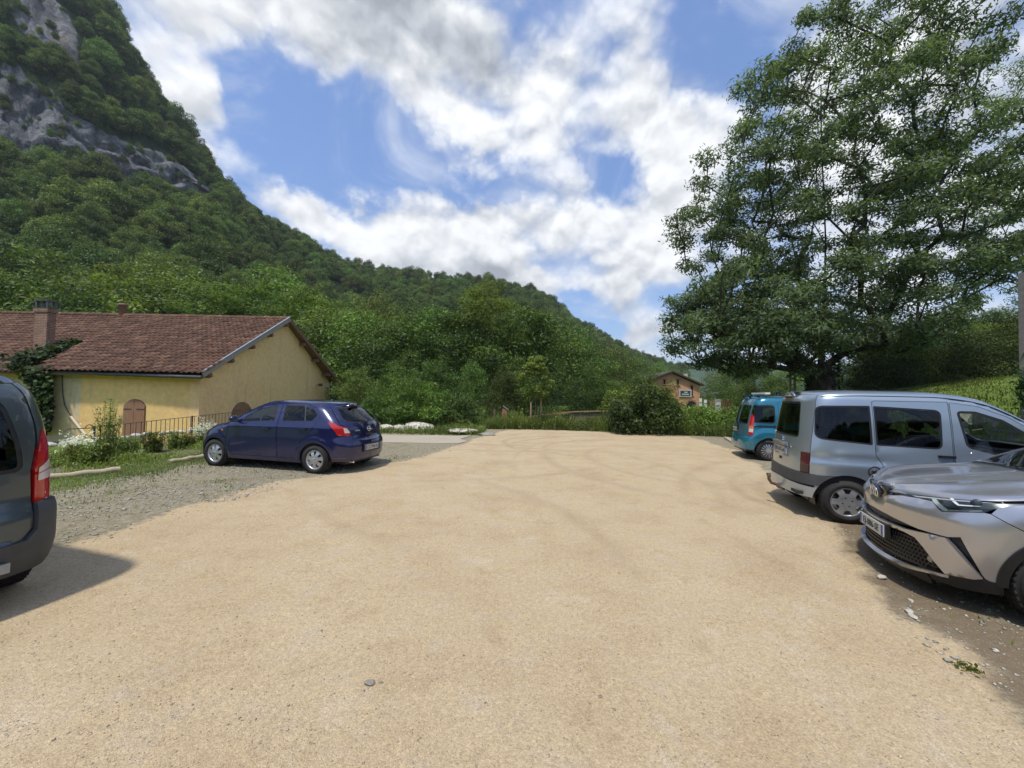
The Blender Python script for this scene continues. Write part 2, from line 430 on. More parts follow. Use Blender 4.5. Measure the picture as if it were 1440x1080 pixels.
# ------------------------------------------------------------------ the wooded mountain
CPX = np.array([-3200, -1700, -900, -500, -250, -100, 0, 50, 100, 150, 190, 225, 260, 300, 340, 420, 490, 560, 640, 700, 760, 800, 850, 890, 930, 965], float)
RIDGE = np.array([-2900, -1750, -1100, -780, -560, -370, -205, -130, -55, 20, 92, 145, 192, 250, 302, 345, 380, 390, 396, 402, 418, 452, 482, 503, 516, 526], float)
RDEP = np.array([40, 74, 120, 140, 160, 172, 180, 185, 190, 197, 204, 210, 218, 228, 240, 270, 300, 310, 320, 330, 340, 350, 370, 400, 430, 450], float)
CBASE = np.array([-500, -100, 100, 150, 185, 205, 222, 236, 243, 254, 266, 276, 283, 290, 350, 405, 440, 455, 465, 470, 478, 490, 508, 520, 528, 535], float)
CTOP = np.array([-1000, -420, -80, -20, 40, 80, 100, 128, 158, 182, 205, 220, 238, 266, 330, 385, 420, 435, 446, 452, 460, 478, 500, 514, 524, 531], float)
CDEP = np.array([32, 60, 95, 110, 125, 136, 142, 146, 150, 156, 162, 168, 176, 188, 180, 185, 195, 200, 210, 215, 225, 240, 270, 300, 350, 380], float)
FOOT = np.array([15, 28, 45, 48, 50, 52, 54, 55, 55, 56, 56, 57, 58, 60, 60, 62, 64, 66, 70, 76, 84, 92, 110, 140, 200, 260], float)
def mountain_grid():
    fpx = np.concatenate([np.linspace(-3200, -900, 30, endpoint=False), np.linspace(-900, -100, 40, endpoint=False), np.linspace(-100, 965, 200)])
    I = lambda A: np.interp(fpx, CPX, A)
    rid, rd, cb, ct, cdp, ft = I(RIDGE), I(RDEP), I(CBASE), I(CTOP), I(CDEP), I(FOOT)
    rows = []
    def pts(py, dep):
        return np.array([tuple(at(a, b_, d)) for a, b_, d in zip(fpx, py, dep)])
    f0 = pts(np.full_like(fpx, 540), ft); f0[:, 2] = -1.2
    base = pts(cb, cdp); top = pts(ct, cdp * 1.025 + 1.0)
    ridge = pts(rid, rd)
    mid = f0 * .5 + base * .5; mid[:, 2] = f0[:, 2] + (base[:, 2] - f0[:, 2]) * .40
    up = top * .5 + ridge * .5; up[:, 2] = top[:, 2] + (ridge[:, 2] - top[:, 2]) * .52
    back = ridge.copy(); k = 1.25; back[:, :2] *= k; back[:, 2] = ridge[:, 2] * .92
    back2 = ridge.copy(); back2[:, :2] *= 1.9; back2[:, 2] = ridge[:, 2] * .5
    ctl = [f0, mid, base, top, up, ridge, back, back2]; seg = [16, 18, 22, 14, 16, 8, 4]
    out = []
    for a, b_, n in zip(ctl[:-1], ctl[1:], seg):
        for k in range(n): out.append(a + (b_ - a) * (k / n))
    out.append(ctl[-1])
    return fpx, np.array(out), seg
def build_mountain():
    m, t, b = material('mountain_rock')
    P = geopos(t); at_ = t.node('ShaderNodeAttribute', attribute_name='rock').outputs['Fac']
    st = t.node('ShaderNodeMapping'); st.inputs['Scale'].default_value = (1, 1, .4); t.put(st.inputs[0], P)
    n1 = t.noise(st.outputs[0], .16, 8, .68, .6); n2 = t.noise(P, .6, 8, .72); n3 = t.noise(st.outputs[0], .05, 4, .5)
    rock = t.ramp(n1, [(.32, (.06, .063, .07)), (.46, (.16, .165, .18)), (.56, (.27, .27, .28)), (.68, (.40, .39, .37))])
    rock = t.mix(t.mapr(n3, .56, .7, 0, .45), rock, (.33, .27, .19))
    rock = t.vec('SCALE', rock, sc=t.mapr(n2, .3, .7, .5, 1.3, False))
    rock = t.mix(t.mapr(n2, .55, .70, 0, .75), rock, (.03, .05, .02))
    green = t.mix(n2, (.012, .025, .008), (.03, .055, .015))
    f = t.mapr(t.math('ADD', at_, t.math('MULTIPLY', t.math('SUBTRACT', n1, .5), .6)), .35, .6)
    t.put(b.inputs['Base Color'], t.mix(f, green, rock)); b.inputs['Roughness'].default_value = .95
    b.inputs['Specular IOR Level'].default_value = .15
    t.put(b.inputs['Normal'], bump(t, t.math('ADD', n1, t.math('MULTIPLY', n2, .5)), 1.0, 3.0))
    fpx, G, seg = mountain_grid(); nr, nc = G.shape[:2]
    v = np.arange(nr); U = np.broadcast_to(fpx, (nr, nc)); Vr = np.broadcast_to(v[:, None], (nr, nc))
    r0 = seg[0] + seg[1]; r1 = r0 + seg[2]; r2 = r1 + seg[3]
    wob = (fbm(U * .02, Vr * .13, 5) - .5) * 7
    rock = sstep(r0 - 1.5, r0 + 1.0, Vr + wob * .5) * sstep(r1 + 2 , r1 - 1, Vr + wob) * sstep(312, 285, U)
    rock = np.maximum(rock, sstep(r2 - 9.0, r2 - 7.5, Vr + wob * .6) * sstep(r2 + 3.4, r2 + 2, Vr + wob * .6 + np.clip(U - 20, 0, 200) * .03) * sstep(125, 90, U))
    # relief
    dirn = G[..., :2] / np.linalg.norm(G[..., :2], axis=-1, keepdims=True)
    rough = (fbm(U * .05, Vr * .35, 8, 5) - .5) * 9 * rock + (fbm(U * .18, Vr * .9, 12, 3) - .5) * 3.2 * rock + (fbm(U * .012, Vr * .09, 15) - .5) * 12 * sstep(3, 14, Vr) * (1 - rock * .5)
    G = G.copy(); G[..., :2] -= dirn * rough[..., None]
    G[..., 2] += (fbm(U * .03, Vr * .2, 18) - .5) * 6 * sstep(4, 14, Vr) * (1 - .6 * sstep(r2 + 8, nr, Vr))
    i, j = np.meshgrid(np.arange(nr - 1), np.arange(nc - 1), indexing='ij'); a = (i * nc + j).ravel()
    me = mesh_np('mountain', G.reshape(-1, 3), np.stack([a, a + 1, a + nc + 1, a + nc], -1), m, True)
    attr(me, 'rock', rock)
    tag(link('mountain', me), 'steep wooded mountain with grey limestone cliffs behind the house', kind='structure')
    return G, rock, U, Vr, seg
MG, MROCK, MU, MV, MSEG = build_mountain()
def build_far_hill():
    pts = []
    px = np.linspace(850, 1500, 60)
    for k, (dep, fr) in enumerate([(600, 0), (680, .55), (760, 1), (900, .6)]):
        for p in px:
            w = at(p, 512 + (p - 950) * .02 + 3 * sin(p * .03), dep); pts.append((w.x, dep, -2 + (w.z + 2) * fr))
    n = len(px); F = [[r * n + c, r * n + c + 1, (r + 1) * n + c + 1, (r + 1) * n + c] for r in range(3) for c in range(n - 1)]
    m = plain('far_hill_green', (.055, .085, .05), .95, spec=.1, var=.35, vscale=.02)
    me = mesh_from('hills', pts, F, m, True)
    tag(link('hills', me), 'distant blue green wooded ridge closing the valley', kind='structure')
build_far_hill()

def back_hill(x, y): return -1 + 34 * sstep(-60, -190, y) * (.8 + .4 * fbm(np.asarray(x) * .006, np.asarray(y) * .006, 61))
def build_back_hill():
    me, *_ = grid_mesh('hills', np.linspace(-700, 700, 60), np.concatenate([np.linspace(-420, -200, 6), np.linspace(-190, -55, 16)]), back_hill, MATS['far_hill_green'])
    tag(link('hills', me), 'wooded slope on the near side of the valley', kind='structure')
build_back_hill()

# ------------------------------------------------------------------ trees
def leaf_material(name, dark, mid, light, trans=.35, tint=True):
    m, t, b = material(name)
    g = t.node('ShaderNodeNewGeometry'); oi = t.node('ShaderNodeObjectInfo')
    r = g.outputs['Random Per Island']
    c = t.ramp(r, [(0, dark), (.5, mid), (1, light)])
    c = t.vec('SCALE', c, sc=t.mapr(oi.outputs['Random'], 0, 1, .58, 1.45, False))
    c = t.vec('SCALE', c, sc=t.mapr(t.noise(objco(t), .55, 3, .6), .34, .66, .62, 1.42, False))
    hue = t.node('ShaderNodeHueSaturation'); t.put(hue.inputs['Color'], c)
    t.put(hue.inputs['Hue'], t.mapr(t.math('FRACT', t.math('MULTIPLY', oi.outputs['Random'], 7.13)), 0, 1, .465, .515, False))
    c = hue.outputs[0]
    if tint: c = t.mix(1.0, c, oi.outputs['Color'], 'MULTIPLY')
    t.put(b.inputs['Base Color'], c); b.inputs['Roughness'].default_value = .55; b.inputs['Specular IOR Level'].default_value = .3
    tr = t.node('ShaderNodeBsdfTranslucent'); t.put(tr.inputs[0], t.vec('MULTIPLY', c, (1.5, 1.55, .7)))
    mx = t.node('ShaderNodeMixShader'); mx.inputs[0].default_value = trans
    t.L.new(b.outputs[0], mx.inputs[1]); t.L.new(tr.outputs[0], mx.inputs[2])
    out = [n for n in t.N if n.type == 'OUTPUT_MATERIAL'][0]; t.L.new(mx.outputs[0], out.inputs[0])
    return m
M_LEAF = leaf_material('broad_leaf', (.038, .072, .017), (.085, .142, .033), (.155, .22, .056), .30)
M_LEAF_ASH = leaf_material('ash_leaf', (.046, .074, .040), (.096, .138, .070), (.165, .215, .115), .46)
M_LEAF_LIGHT = leaf_material('young_leaf', (.065, .11, .022), (.115, .18, .036), (.19, .26, .062), .42)
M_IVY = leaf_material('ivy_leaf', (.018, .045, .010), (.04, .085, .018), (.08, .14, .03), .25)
M_LAWN = leaf_material('lawn_blade', (.075, .13, .024), (.11, .18, .034), (.17, .235, .05), .4)
M_GRASS = leaf_material('weed_blade', (.075, .115, .026), (.13, .185, .042), (.24, .27, .09), .4)
def bark(name, c0, c1, sc=3.0):
    m, t, b = material(name); P = objco(t)
    mp = t.node('ShaderNodeMapping'); mp.inputs['Scale'].default_value = (1, 1, .25); t.put(mp.inputs[0], P)
    n = t.noise(mp.outputs[0], sc * 4, 6, .7)
    t.put(b.inputs['Base Color'], t.mix(t.mapr(n, .3, .7), c0, c1)); b.inputs['Roughness'].default_value = .9
    t.put(b.inputs['Normal'], bump(t, n, .8, .04)); return m
M_BARK = bark('bark', (.045, .038, .03), (.12, .105, .085))
M_BARK_DARK = bark('ivy_bark', (.022, .018, .014), (.06, .05, .038))

def leaf_quads(C, size, rng, up=.35, out=None, wid=.46):
    """rhombic folded leaves centred at C (n,3)"""
    n = len(C)
    nrm = rng.normal(size=(n, 3)); nrm[:, 2] = np.abs(nrm[:, 2]) * (1 + up) + up
    if out is not None: nrm = nrm + out * .9
    nrm /= np.linalg.norm(nrm, axis=1, keepdims=True)
    a = rng.normal(size=(n, 3)); a -= (a * nrm).sum(1, keepdims=True) * nrm; a[:, 2] -= .35; a /= np.linalg.norm(a, axis=1, keepdims=True)
    b = np.cross(nrm, a)
    s = size * rng.uniform(.65, 1.3, (n, 1))
    V = np.stack([C - a * s * .5, C + b * s * wid * .5 + nrm * s * .08, C + a * s * .55, C - b * s * wid * .5 + nrm * s * .08], 1)
    return V.reshape(-1, 3)
def quads_mesh(name, V, mat):
    n = len(V) // 4
    return mesh_np(name, V, np.arange(n * 4, dtype=np.int32).reshape(n, 4), mat)
def skeleton(base, trunk_pts, targets, rng, r_tip=.02, sag=.06, wob=.12, expo=2.3, gain=1.0):
    """limbs: every target is joined to the nearest lower node; radii by the pipe rule"""
    nodes = [np.array(p, float) for p in trunk_pts]; par = [-1] + list(range(len(nodes) - 1))
    order = np.argsort(np.linalg.norm(targets - nodes[-1], axis=1) * .5 + np.linalg.norm(targets - nodes[0], axis=1))
    ends = []
    for k in order:
        T = targets[k]; N = np.array(nodes)
        d = np.linalg.norm(N - T, axis=1) + np.where(N[:, 2] > T[2] - .05 * np.linalg.norm(N - T, axis=1), 2.5, 0) * .6
        d[:max(1, len(trunk_pts) // 3)] += 50
        j = int(np.argmin(d)); A = N[j]; L = np.linalg.norm(T - A); m = max(1, int(L / 1.1)); prev = j
        off = rng.normal(size=3) * wob * L * .5
        for q in range(1, m + 1):
            f = q / m; p = A + (T - A) * f + off * sin(pi * f) + np.array([0, 0, sin(pi * f) * L * sag])
            nodes.append(p); par.append(prev); prev = len(nodes) - 1
        ends.append(prev)
    n = len(nodes); area = np.zeros(n)
    for i in range(n - 1, -1, -1):
        if area[i] == 0: area[i] = r_tip ** expo
        if par[i] >= 0: area[par[i]] += area[i]
    rad = area ** (1 / expo) * gain
    return np.array(nodes), np.array(par), rad
def limb_mesh(name, nodes, par, rad, mat, minr=.012, sides=6):
    V = []; F = []; o = 0
    ang = np.arange(sides) * 2 * pi / sides
    for i in range(len(nodes)):
        p = par[i]
        if p < 0 or rad[i] < minr: continue
        a, b = nodes[p], nodes[i]; d = b - a; L = np.linalg.norm(d)
        if L < 1e-5: continue
        d /= L; ref = np.array([0, 0, 1.]) if abs(d[2]) < .9 else np.array([1., 0, 0])
        r = np.cross(d, ref); r /= np.linalg.norm(r); u = np.cross(r, d)
        ra = min(rad[p], rad[i] * 1.35); rb = rad[i]
        ring = np.outer(np.cos(ang), r) + np.outer(np.sin(ang), u)
        V.append(a - d * ra * .2 + ring * ra); V.append(b + d * rb * .2 + ring * rb)
        for k in range(sides): F.append((o + k, o + (k + 1) % sides, o + sides + (k + 1) % sides, o + sides + k))
        o += 2 * sides
    return mesh_np(name, np.concatenate(V), F, mat, True)
def clump_leaves(cent, rad, n_each, size, rng, flat=.7, shell=.55, out_from=None, wid=.46):
    allC = []; allO = []
    for c, r in zip(cent, rad):
        n = max(4, int(n_each * (r / rad.mean()) ** 2))
        d = rng.normal(size=(n, 3)); d /= np.linalg.norm(d, axis=1, keepdims=True)
        rr = r * (shell + (1 - shell) * rng.random((n, 1))) * (.8 + .4 * rng.random((n, 1)))
        q = d * rr; q[:, 2] *= flat
        allC.append(c + q); allO.append(d)
    return leaf_quads(np.concatenate(allC), size, rng, out=np.concatenate(allO), wid=wid)
TREE_CACHE = {}
def tree_meshes(kind, seed):
    """(trunk mesh, crown mesh) of a tree about 12 m high"""
    key = (kind, seed)
    if key in TREE_CACHE: return TREE_CACHE[key]
    rng = np.random.default_rng(seed * 31 + 5)
    P = dict(oak=dict(h0=2.2, H=12, R=4.6, pw=.55, n=60, cr=1.35, leaves=240, ls=.26, mat=M_LEAF, gain=1.0),
             tall=dict(h0=1.5, H=12, R=3.1, pw=.8, n=56, cr=1.08, leaves=230, ls=.245, mat=M_LEAF, gain=1.0),
             robinia=dict(h0=2.5, H=12, R=3.9, pw=.7, n=54, cr=1.0, leaves=240, ls=.22, mat=M_LEAF_LIGHT, gain=.9),
             round=dict(h0=.8, H=12, R=5.4, pw=.5, n=66, cr=1.5, leaves=240, ls=.27, mat=M_LEAF, gain=1.0),
             far=dict(h0=1.0, H=12, R=5.0, pw=.5, n=36, cr=1.8, leaves=230, ls=.50, mat=M_LEAF, gain=1.0),
             fartall=dict(h0=1.0, H=12, R=3.8, pw=.7, n=32, cr=1.55, leaves=220, ls=.46, mat=M_LEAF, gain=1.0))[kind]
    C = []; tries = 0
    lob = rng.uniform(0, 2 * pi, 4)
    while len(C) < P['n'] and tries < 6000:
        tries += 1
        h = rng.random(); th = rng.uniform(0, 2 * pi)
        env = P['R'] * (max(0, sin(pi * min(1, (h * .93 + .07)) ** P['pw'])) ** .6) * (1 + .22 * sin(2 * th + lob[0]) + .16 * sin(3 * th + lob[1] + 4 * h) + .12 * sin(5 * h * pi + lob[2]))
        r = env * sqrt(rng.uniform(.15, 1))
        c = np.array([r * cos(th), r * sin(th), P['h0'] + .6 + h * (P['H'] - P['h0'] - 1.2)])
        md = P['cr'] * (.95 if tries < 3000 else .7)
        if all(np.linalg.norm((c - q) * np.array([1, 1, 1.25])) > md for q in C): C.append(c)
    C = np.array(C); rad = P['cr'] * rng.uniform(.7, 1.25, len(C))
    if kind == 'robinia': flat = .5
    else: flat = .75
    Vq = clump_leaves(C, rad, P['leaves'], P['ls'], rng, flat)
    tr = [(0, 0, -.6), (.05, .03, P['h0'] * .5), (.12 * rng.normal(), .1 * rng.normal(), P['h0']), (.3 * rng.normal(), .3 * rng.normal(), P['H'] * .45), (.4 * rng.normal(), .4 * rng.normal(), P['H'] * .66)]
    nd, pr, ra = skeleton(None, tr, C, rng, .022, gain=P['gain'])
    tm = limb_mesh('trunk', nd, pr, ra, M_BARK, .02, 5 if 'far' not in kind else 4)
    TREE_CACHE[key] = (tm, quads_mesh('crown', Vq, P['mat']))
    return TREE_CACHE[key]
def place_tree(kind, seed, x, y, z, H, rz, label, group, tint=(1, 1, 1), wide=1.0, name='broadleaf_tree', cat='tree'):
    tm, cm = tree_meshes(kind, seed)
    e = empty(name, (x, y, z), rz, label, cat, group)
    s = H / 12; e.scale = (s * wide, s * wide, s)
    link('trunk', tm, e); c = link('crown', cm, e); c.color = (*tint, 1)
    return e

# forest on the mountain: positions from the terrain grid
def forest():
    pts = []
    nr, nc = MG.shape[:2]
    A, B, Cc, D = MG[:-1, :-1], MG[1:, :-1], MG[1:, 1:], MG[:-1, 1:]
    area = np.linalg.norm(np.cross(B - A, D - A), axis=-1)
    w = area * (MROCK[:-1, :-1] < .5) * (MV[:-1, :-1] < sum(MSEG[:6])) * np.where(MU[:-1, :-1] < -330, .0, 1)
    dist = np.linalg.norm(A[..., :2], axis=-1)
    w = w * np.interp(dist, [40, 120, 250, 400], [1.0, .95, .8, .6])
    w2 = w.ravel(); cdf = np.cumsum(w2) / w2.sum()
    N = 4600
    k = np.searchsorted(cdf, NR.random(N)); i, j = np.unravel_index(k, w.shape)
    u, v = NR.random((2, N)); u = u[:, None]; v = v[:, None]
    P = MG[i, j] * (1 - u) * (1 - v) + MG[i + 1, j] * u * (1 - v) + MG[i + 1, j + 1] * u * v + MG[i, j + 1] * (1 - u) * v
    # a few bushes cling to the cliff too
    wr = area * (MROCK[:-1, :-1] > .3) * (MU[:-1, :-1] > -330); cdf = np.cumsum(wr.ravel()) / wr.sum()
    k = np.searchsorted(cdf, NR.random(260)); i2, j2 = np.unravel_index(k, w.shape)
    Q = MG[i2, j2]
    keep = P[:, 1] > 40
    P = P[keep]; S = NR.uniform(.5, 1.3, len(P)); S *= np.interp(np.linalg.norm(P[:, :2], axis=1), [50, 150, 300], [.95, .8, .72])
    big = NR.random(len(P)) < .12; S[big] *= 1.25
    d = np.linalg.norm(P[:, :2], axis=1)
    order = np.argsort(d + NR.uniform(0, 25, len(P)))
    near = order[:150]; far = order[150:]
    for n, q in enumerate(near):
        x, y, z = P[q]; kind = ['oak', 'tall', 'round', 'oak', 'robinia'][n % 5] if n % 5 != 4 or n % 2 else 'round'
        g = rnd.uniform(.75, 1.2)
        place_tree(kind, 1 + n % 3, x, y, z - .4, 12 * S[q] * rnd.uniform(.95, 1.25), rnd.uniform(0, 6.28),
                   {'oak': 'leafy broad tree growing in the dense wood on the lower mountain slope', 'tall': 'slender upright tree growing in the dense wood on the lower mountain slope',
                    'round': 'round bushy tree growing in the dense wood on the lower mountain slope', 'robinia': 'pale yellow green tree growing in the dense wood on the lower mountain slope'}[kind],
                   'trees of the wood on the lower slope', (g * rnd.uniform(.85, 1.15), g, g * .9))
    PF = np.concatenate([P[far], Q]); SF = np.concatenate([S[far] * NR.uniform(.85, 1.2, len(far)), NR.uniform(.14, .34, len(Q))])
    n = 900; xb = NR.uniform(-420, 420, n); yb = -NR.uniform(70, 190, n); zb = back_hill(xb, yb); PF = np.concatenate([PF, np.stack([xb, yb, zb], 1)]); SF = np.concatenate([SF, NR.uniform(.8, 1.3, n)])
    protos = []
    for kind, sd in (('far', 1), ('far', 2), ('fartall', 1), ('far', 3), ('fartall', 2)):
        protos.append(tree_meshes(kind, sd)[1])
    # one object: a cloud of points, each carrying a crown by geometry nodes
    for kk, pm in enumerate(protos): pass
    me = bpy.data.meshes.new('forest'); me.vertices.add(len(PF)); PF = PF.copy(); PF[:, 2] -= .8 * SF; me.vertices.foreach_set('co', PF.astype(np.float32).ravel())
    attr(me, 'size', SF); attr(me, 'turn', NR.uniform(0, 6.28, len(PF)))
    a = me.attributes.new('kindno', 'INT', 'POINT'); a.data.foreach_set('value', NR.integers(0, len(protos), len(PF)).astype(np.int32))
    me.materials.append(M_LEAF)
    ob = tag(link('forest', me), 'dense green forest covering the upper mountain slopes', kind='stuff')
    ng = bpy.data.node_groups.new('forest_scatter', 'GeometryNodeTree')
    ng.interface.new_socket('Geometry', in_out='INPUT', socket_type='NodeSocketGeometry'); ng.interface.new_socket('Geometry', in_out='OUTPUT', socket_type='NodeSocketGeometry')
    N_, L_ = ng.nodes, ng.links
    gi = N_.new('NodeGroupInput'); go = N_.new('NodeGroupOutput')
    join = N_.new('GeometryNodeJoinGeometry')
    def na(nm, ty):
        n = N_.new('GeometryNodeInputNamedAttribute'); n.data_type = ty; n.inputs['Name'].default_value = nm; return n.outputs['Attribute']
    size, turn, kno = na('size', 'FLOAT'), na('turn', 'FLOAT'), na('kindno', 'INT')
    cx = N_.new('ShaderNodeCombineXYZ'); L_.new(turn, cx.inputs[2])
    for kk, pm in enumerate(protos):
        h = bpy.data.objects.new('forest_crown', pm)     # unlinked source of the scatter
        oi = N_.new('GeometryNodeObjectInfo'); oi.inputs['Object'].default_value = h; oi.inputs['As Instance'].default_value = True
        cmp_ = N_.new('FunctionNodeCompare'); cmp_.data_type = 'INT'; cmp_.operation = 'EQUAL'
        L_.new(kno, [s for s in cmp_.inputs if s.type == 'INT'][0]); [s for s in cmp_.inputs if s.type == 'INT'][1].default_value = kk
        ip = N_.new('GeometryNodeInstanceOnPoints')
        L_.new(gi.outputs[0], ip.inputs['Points']); L_.new(cmp_.outputs[0], ip.inputs['Selection']); L_.new(oi.outputs['Geometry'], ip.inputs['Instance'])
        L_.new(cx.outputs[0], ip.inputs['Rotation']); L_.new(size, ip.inputs['Scale'])
        L_.new(ip.outputs[0], join.inputs[0])
    L_.new(join.outputs[0], go.inputs[0])
    md = ob.modifiers.new('scatter', 'NODES'); md.node_group = ng
forest()
# ------------------------------------------------------------------ yellow house
def plaster(name, c, stain):
    m, t, b = material(name); P = geopos(t)
    n = t.noise(P, .8, 6, .62); n2 = t.noise(P, 5, 5, .65)
    mp = t.node('ShaderNodeMapping'); mp.inputs['Scale'].default_value = (2.2, 2.2, .35); t.put(mp.inputs[0], P)
    n3 = t.noise(mp.outputs[0], 1.2, 5, .6)
    col = t.mix(t.mapr(n, .38, .66), c, stain)
    col = t.vec('SCALE', col, sc=t.mapr(n2, .3, .7, .88, 1.1, False))
    col = t.mix(t.mapr(n3, .56, .74, 0, .35), col, (.30, .26, .19))
    t.put(b.inputs['Base Color'], col); b.inputs['Roughness'].default_value = .93; b.inputs['Specular IOR Level'].default_value = .15
    t.put(b.inputs['Normal'], bump(t, t.noise(P, 30, 4, .65), .35, .01)); return m
M_PLASTER = plaster('ochre_plaster', (.90, .60, .245), (.82, .54, .23))
M_PLASTER_G = plaster('ochre_plaster_gable', (.90, .62, .30), (.87, .58, .28))
M_PLASTER_OLD = plaster('old_plaster', (.80, .62, .36), (.68, .54, .33))
def tile_mat():
    m, t, b = material('roof_tile'); P = geopos(t); g = t.node('ShaderNodeNewGeometry').outputs['Random Per Island']
    c = t.ramp(g, [(0, (.105, .060, .042)), (.35, (.14, .077, .052)), (.7, (.17, .092, .060)), (1, (.235, .135, .088))])
    n = t.noise(P, .9, 6, .65); n2 = t.noise(P, 12, 5, .7)
    c = t.mix(t.mapr(n, .46, .74, 0, .4), c, (.11, .068, .054))
    c = t.mix(t.mapr(n, .36, .22, 0, .45), c, (.30, .16, .11))
    c = t.mix(t.mapr(n2, .62, .76, 0, .5), c, (.22, .20, .16))
    t.put(b.inputs['Base Color'], c); b.inputs['Roughness'].default_value = .85; b.inputs['Specular IOR Level'].default_value = .2
    t.put(b.inputs['Normal'], bump(t, n2, .4, .01)); return m
M_TILE = tile_mat()
def wood(name, c0, c1, sc=6, axis=(1, 1, .15), rough=.8):
    if name in MATS: return MATS[name]
    m, t, b = material(name); P = objco(t); mp = t.node('ShaderNodeMapping'); mp.inputs['Scale'].default_value = axis; t.put(mp.inputs[0], P)
    n = t.noise(mp.outputs[0], sc * 4, 6, .65, .3)
    t.put(b.inputs['Base Color'], t.mix(t.mapr(n, .3, .7), c0, c1)); b.inputs['Roughness'].default_value = rough
    t.put(b.inputs['Normal'], bump(t, n, .3, .006)); return m
M_SHUTTER = wood('shutter_paint', (.27, .135, .075), (.33, .17, .10), 5)
M_BEAM = wood('brown_beam', (.15, .085, .05), (.24, .145, .09))
M_METAL_G = plain('zinc', (.33, .35, .37), .45, .6, var=.15)
M_GUTTER = plain('dark_zinc', (.10, .105, .11), .5, .5, var=.2)
M_RUST = plain('rusty_iron', (.12, .075, .052), .75, .3, var=.35, vscale=14)

E0 = at(285, 528, 15.6); R0 = at(408, 449.6, 21.8); E2 = at(481, 541.5, 27.9)
R1 = at(175, 445, 21.8)
_dr = (R1 - R0).normalized()                                   # along the ridge, away to the left
_N = (R1 - R0).cross(E0 - R0).normalized(); 
if _N.z < 0: _N = -_N
def on_plane(px, py, off=0.0):
    d = ray(px, py); o = Vector((0, 0, CAMH)); k = (R0 + _N * off - o).dot(_N) / d.dot(_N); return o + d * k
E1 = on_plane(57, 520)
_ds = (E0 - R0) - _dr * (E0 - R0).dot(_dr); SLOPE_L = _ds.length; _ds.normalize()   # straight down the slope
HOUSE = empty('house', (E0.x, E0.y, -.7), 0, 'long low ochre house with red brown tiled gable roof behind the blue car', 'house')
def hp(name, mb, mat, parent=HOUSE):
    o = mb.build(name, mat, parent)
    if parent is HOUSE: o.matrix_parent_inverse = Matrix.Translation(-HOUSE.location)
    return o
def tiles(name, ustart, uend, off, rows, dv, du, seed):
    rg = np.random.default_rng(seed); V = []; F = []
    prof = [(0, .0), (.12, .040), (.3, .058), (.48, .038), (.62, .004), (.82, .0), (1.04, .006)]
    for r in range(rows):
        v0 = r * dv
        f = min(1, (v0 + dv * .5) / SLOPE_L)
        ua, ub = ustart(f), uend(f)
        k0 = int(math.floor(ua / du)); k1 = int(math.ceil(ub / du))
        for k in range(k0, k1):
            if (k + .5) * du < ua or (k + .5) * du > ub: continue
            j = rg.normal(0, .006, 3); tw = rg.normal(0, .008)
            b0 = len(V); np_ = len(prof)
            for vv, lift in ((v0 - .04, .004), (v0 + dv + .03, .052)):
                for q, (pu, ph) in enumerate(prof):
                    u = (k + pu) * du + j[0]
                    p = R0 + _dr * u + _ds * (vv + j[1]) + _N * (off + ph + lift + j[2] + tw * (pu - .5))
                    V.append(p)
            for q, (pu, ph) in enumerate(prof):
                V.append(V[b0 + np_ + q] - _N * .036)
            for q in range(np_ - 1):
                F.append([b0 + q, b0 + q + 1, b0 + np_ + q + 1, b0 + np_ + q])
                F.append([b0 + np_ + q, b0 + np_ + q + 1, b0 + 2 * np_ + q + 1, b0 + 2 * np_ + q])
    me = mesh_np(name, [tuple(v) for v in V], F, M_TILE)
    o = link(name, me, HOUSE); o.matrix_parent_inverse = Matrix.Translation(-HOUSE.location); o['kind'] = 'stuff'
    return o
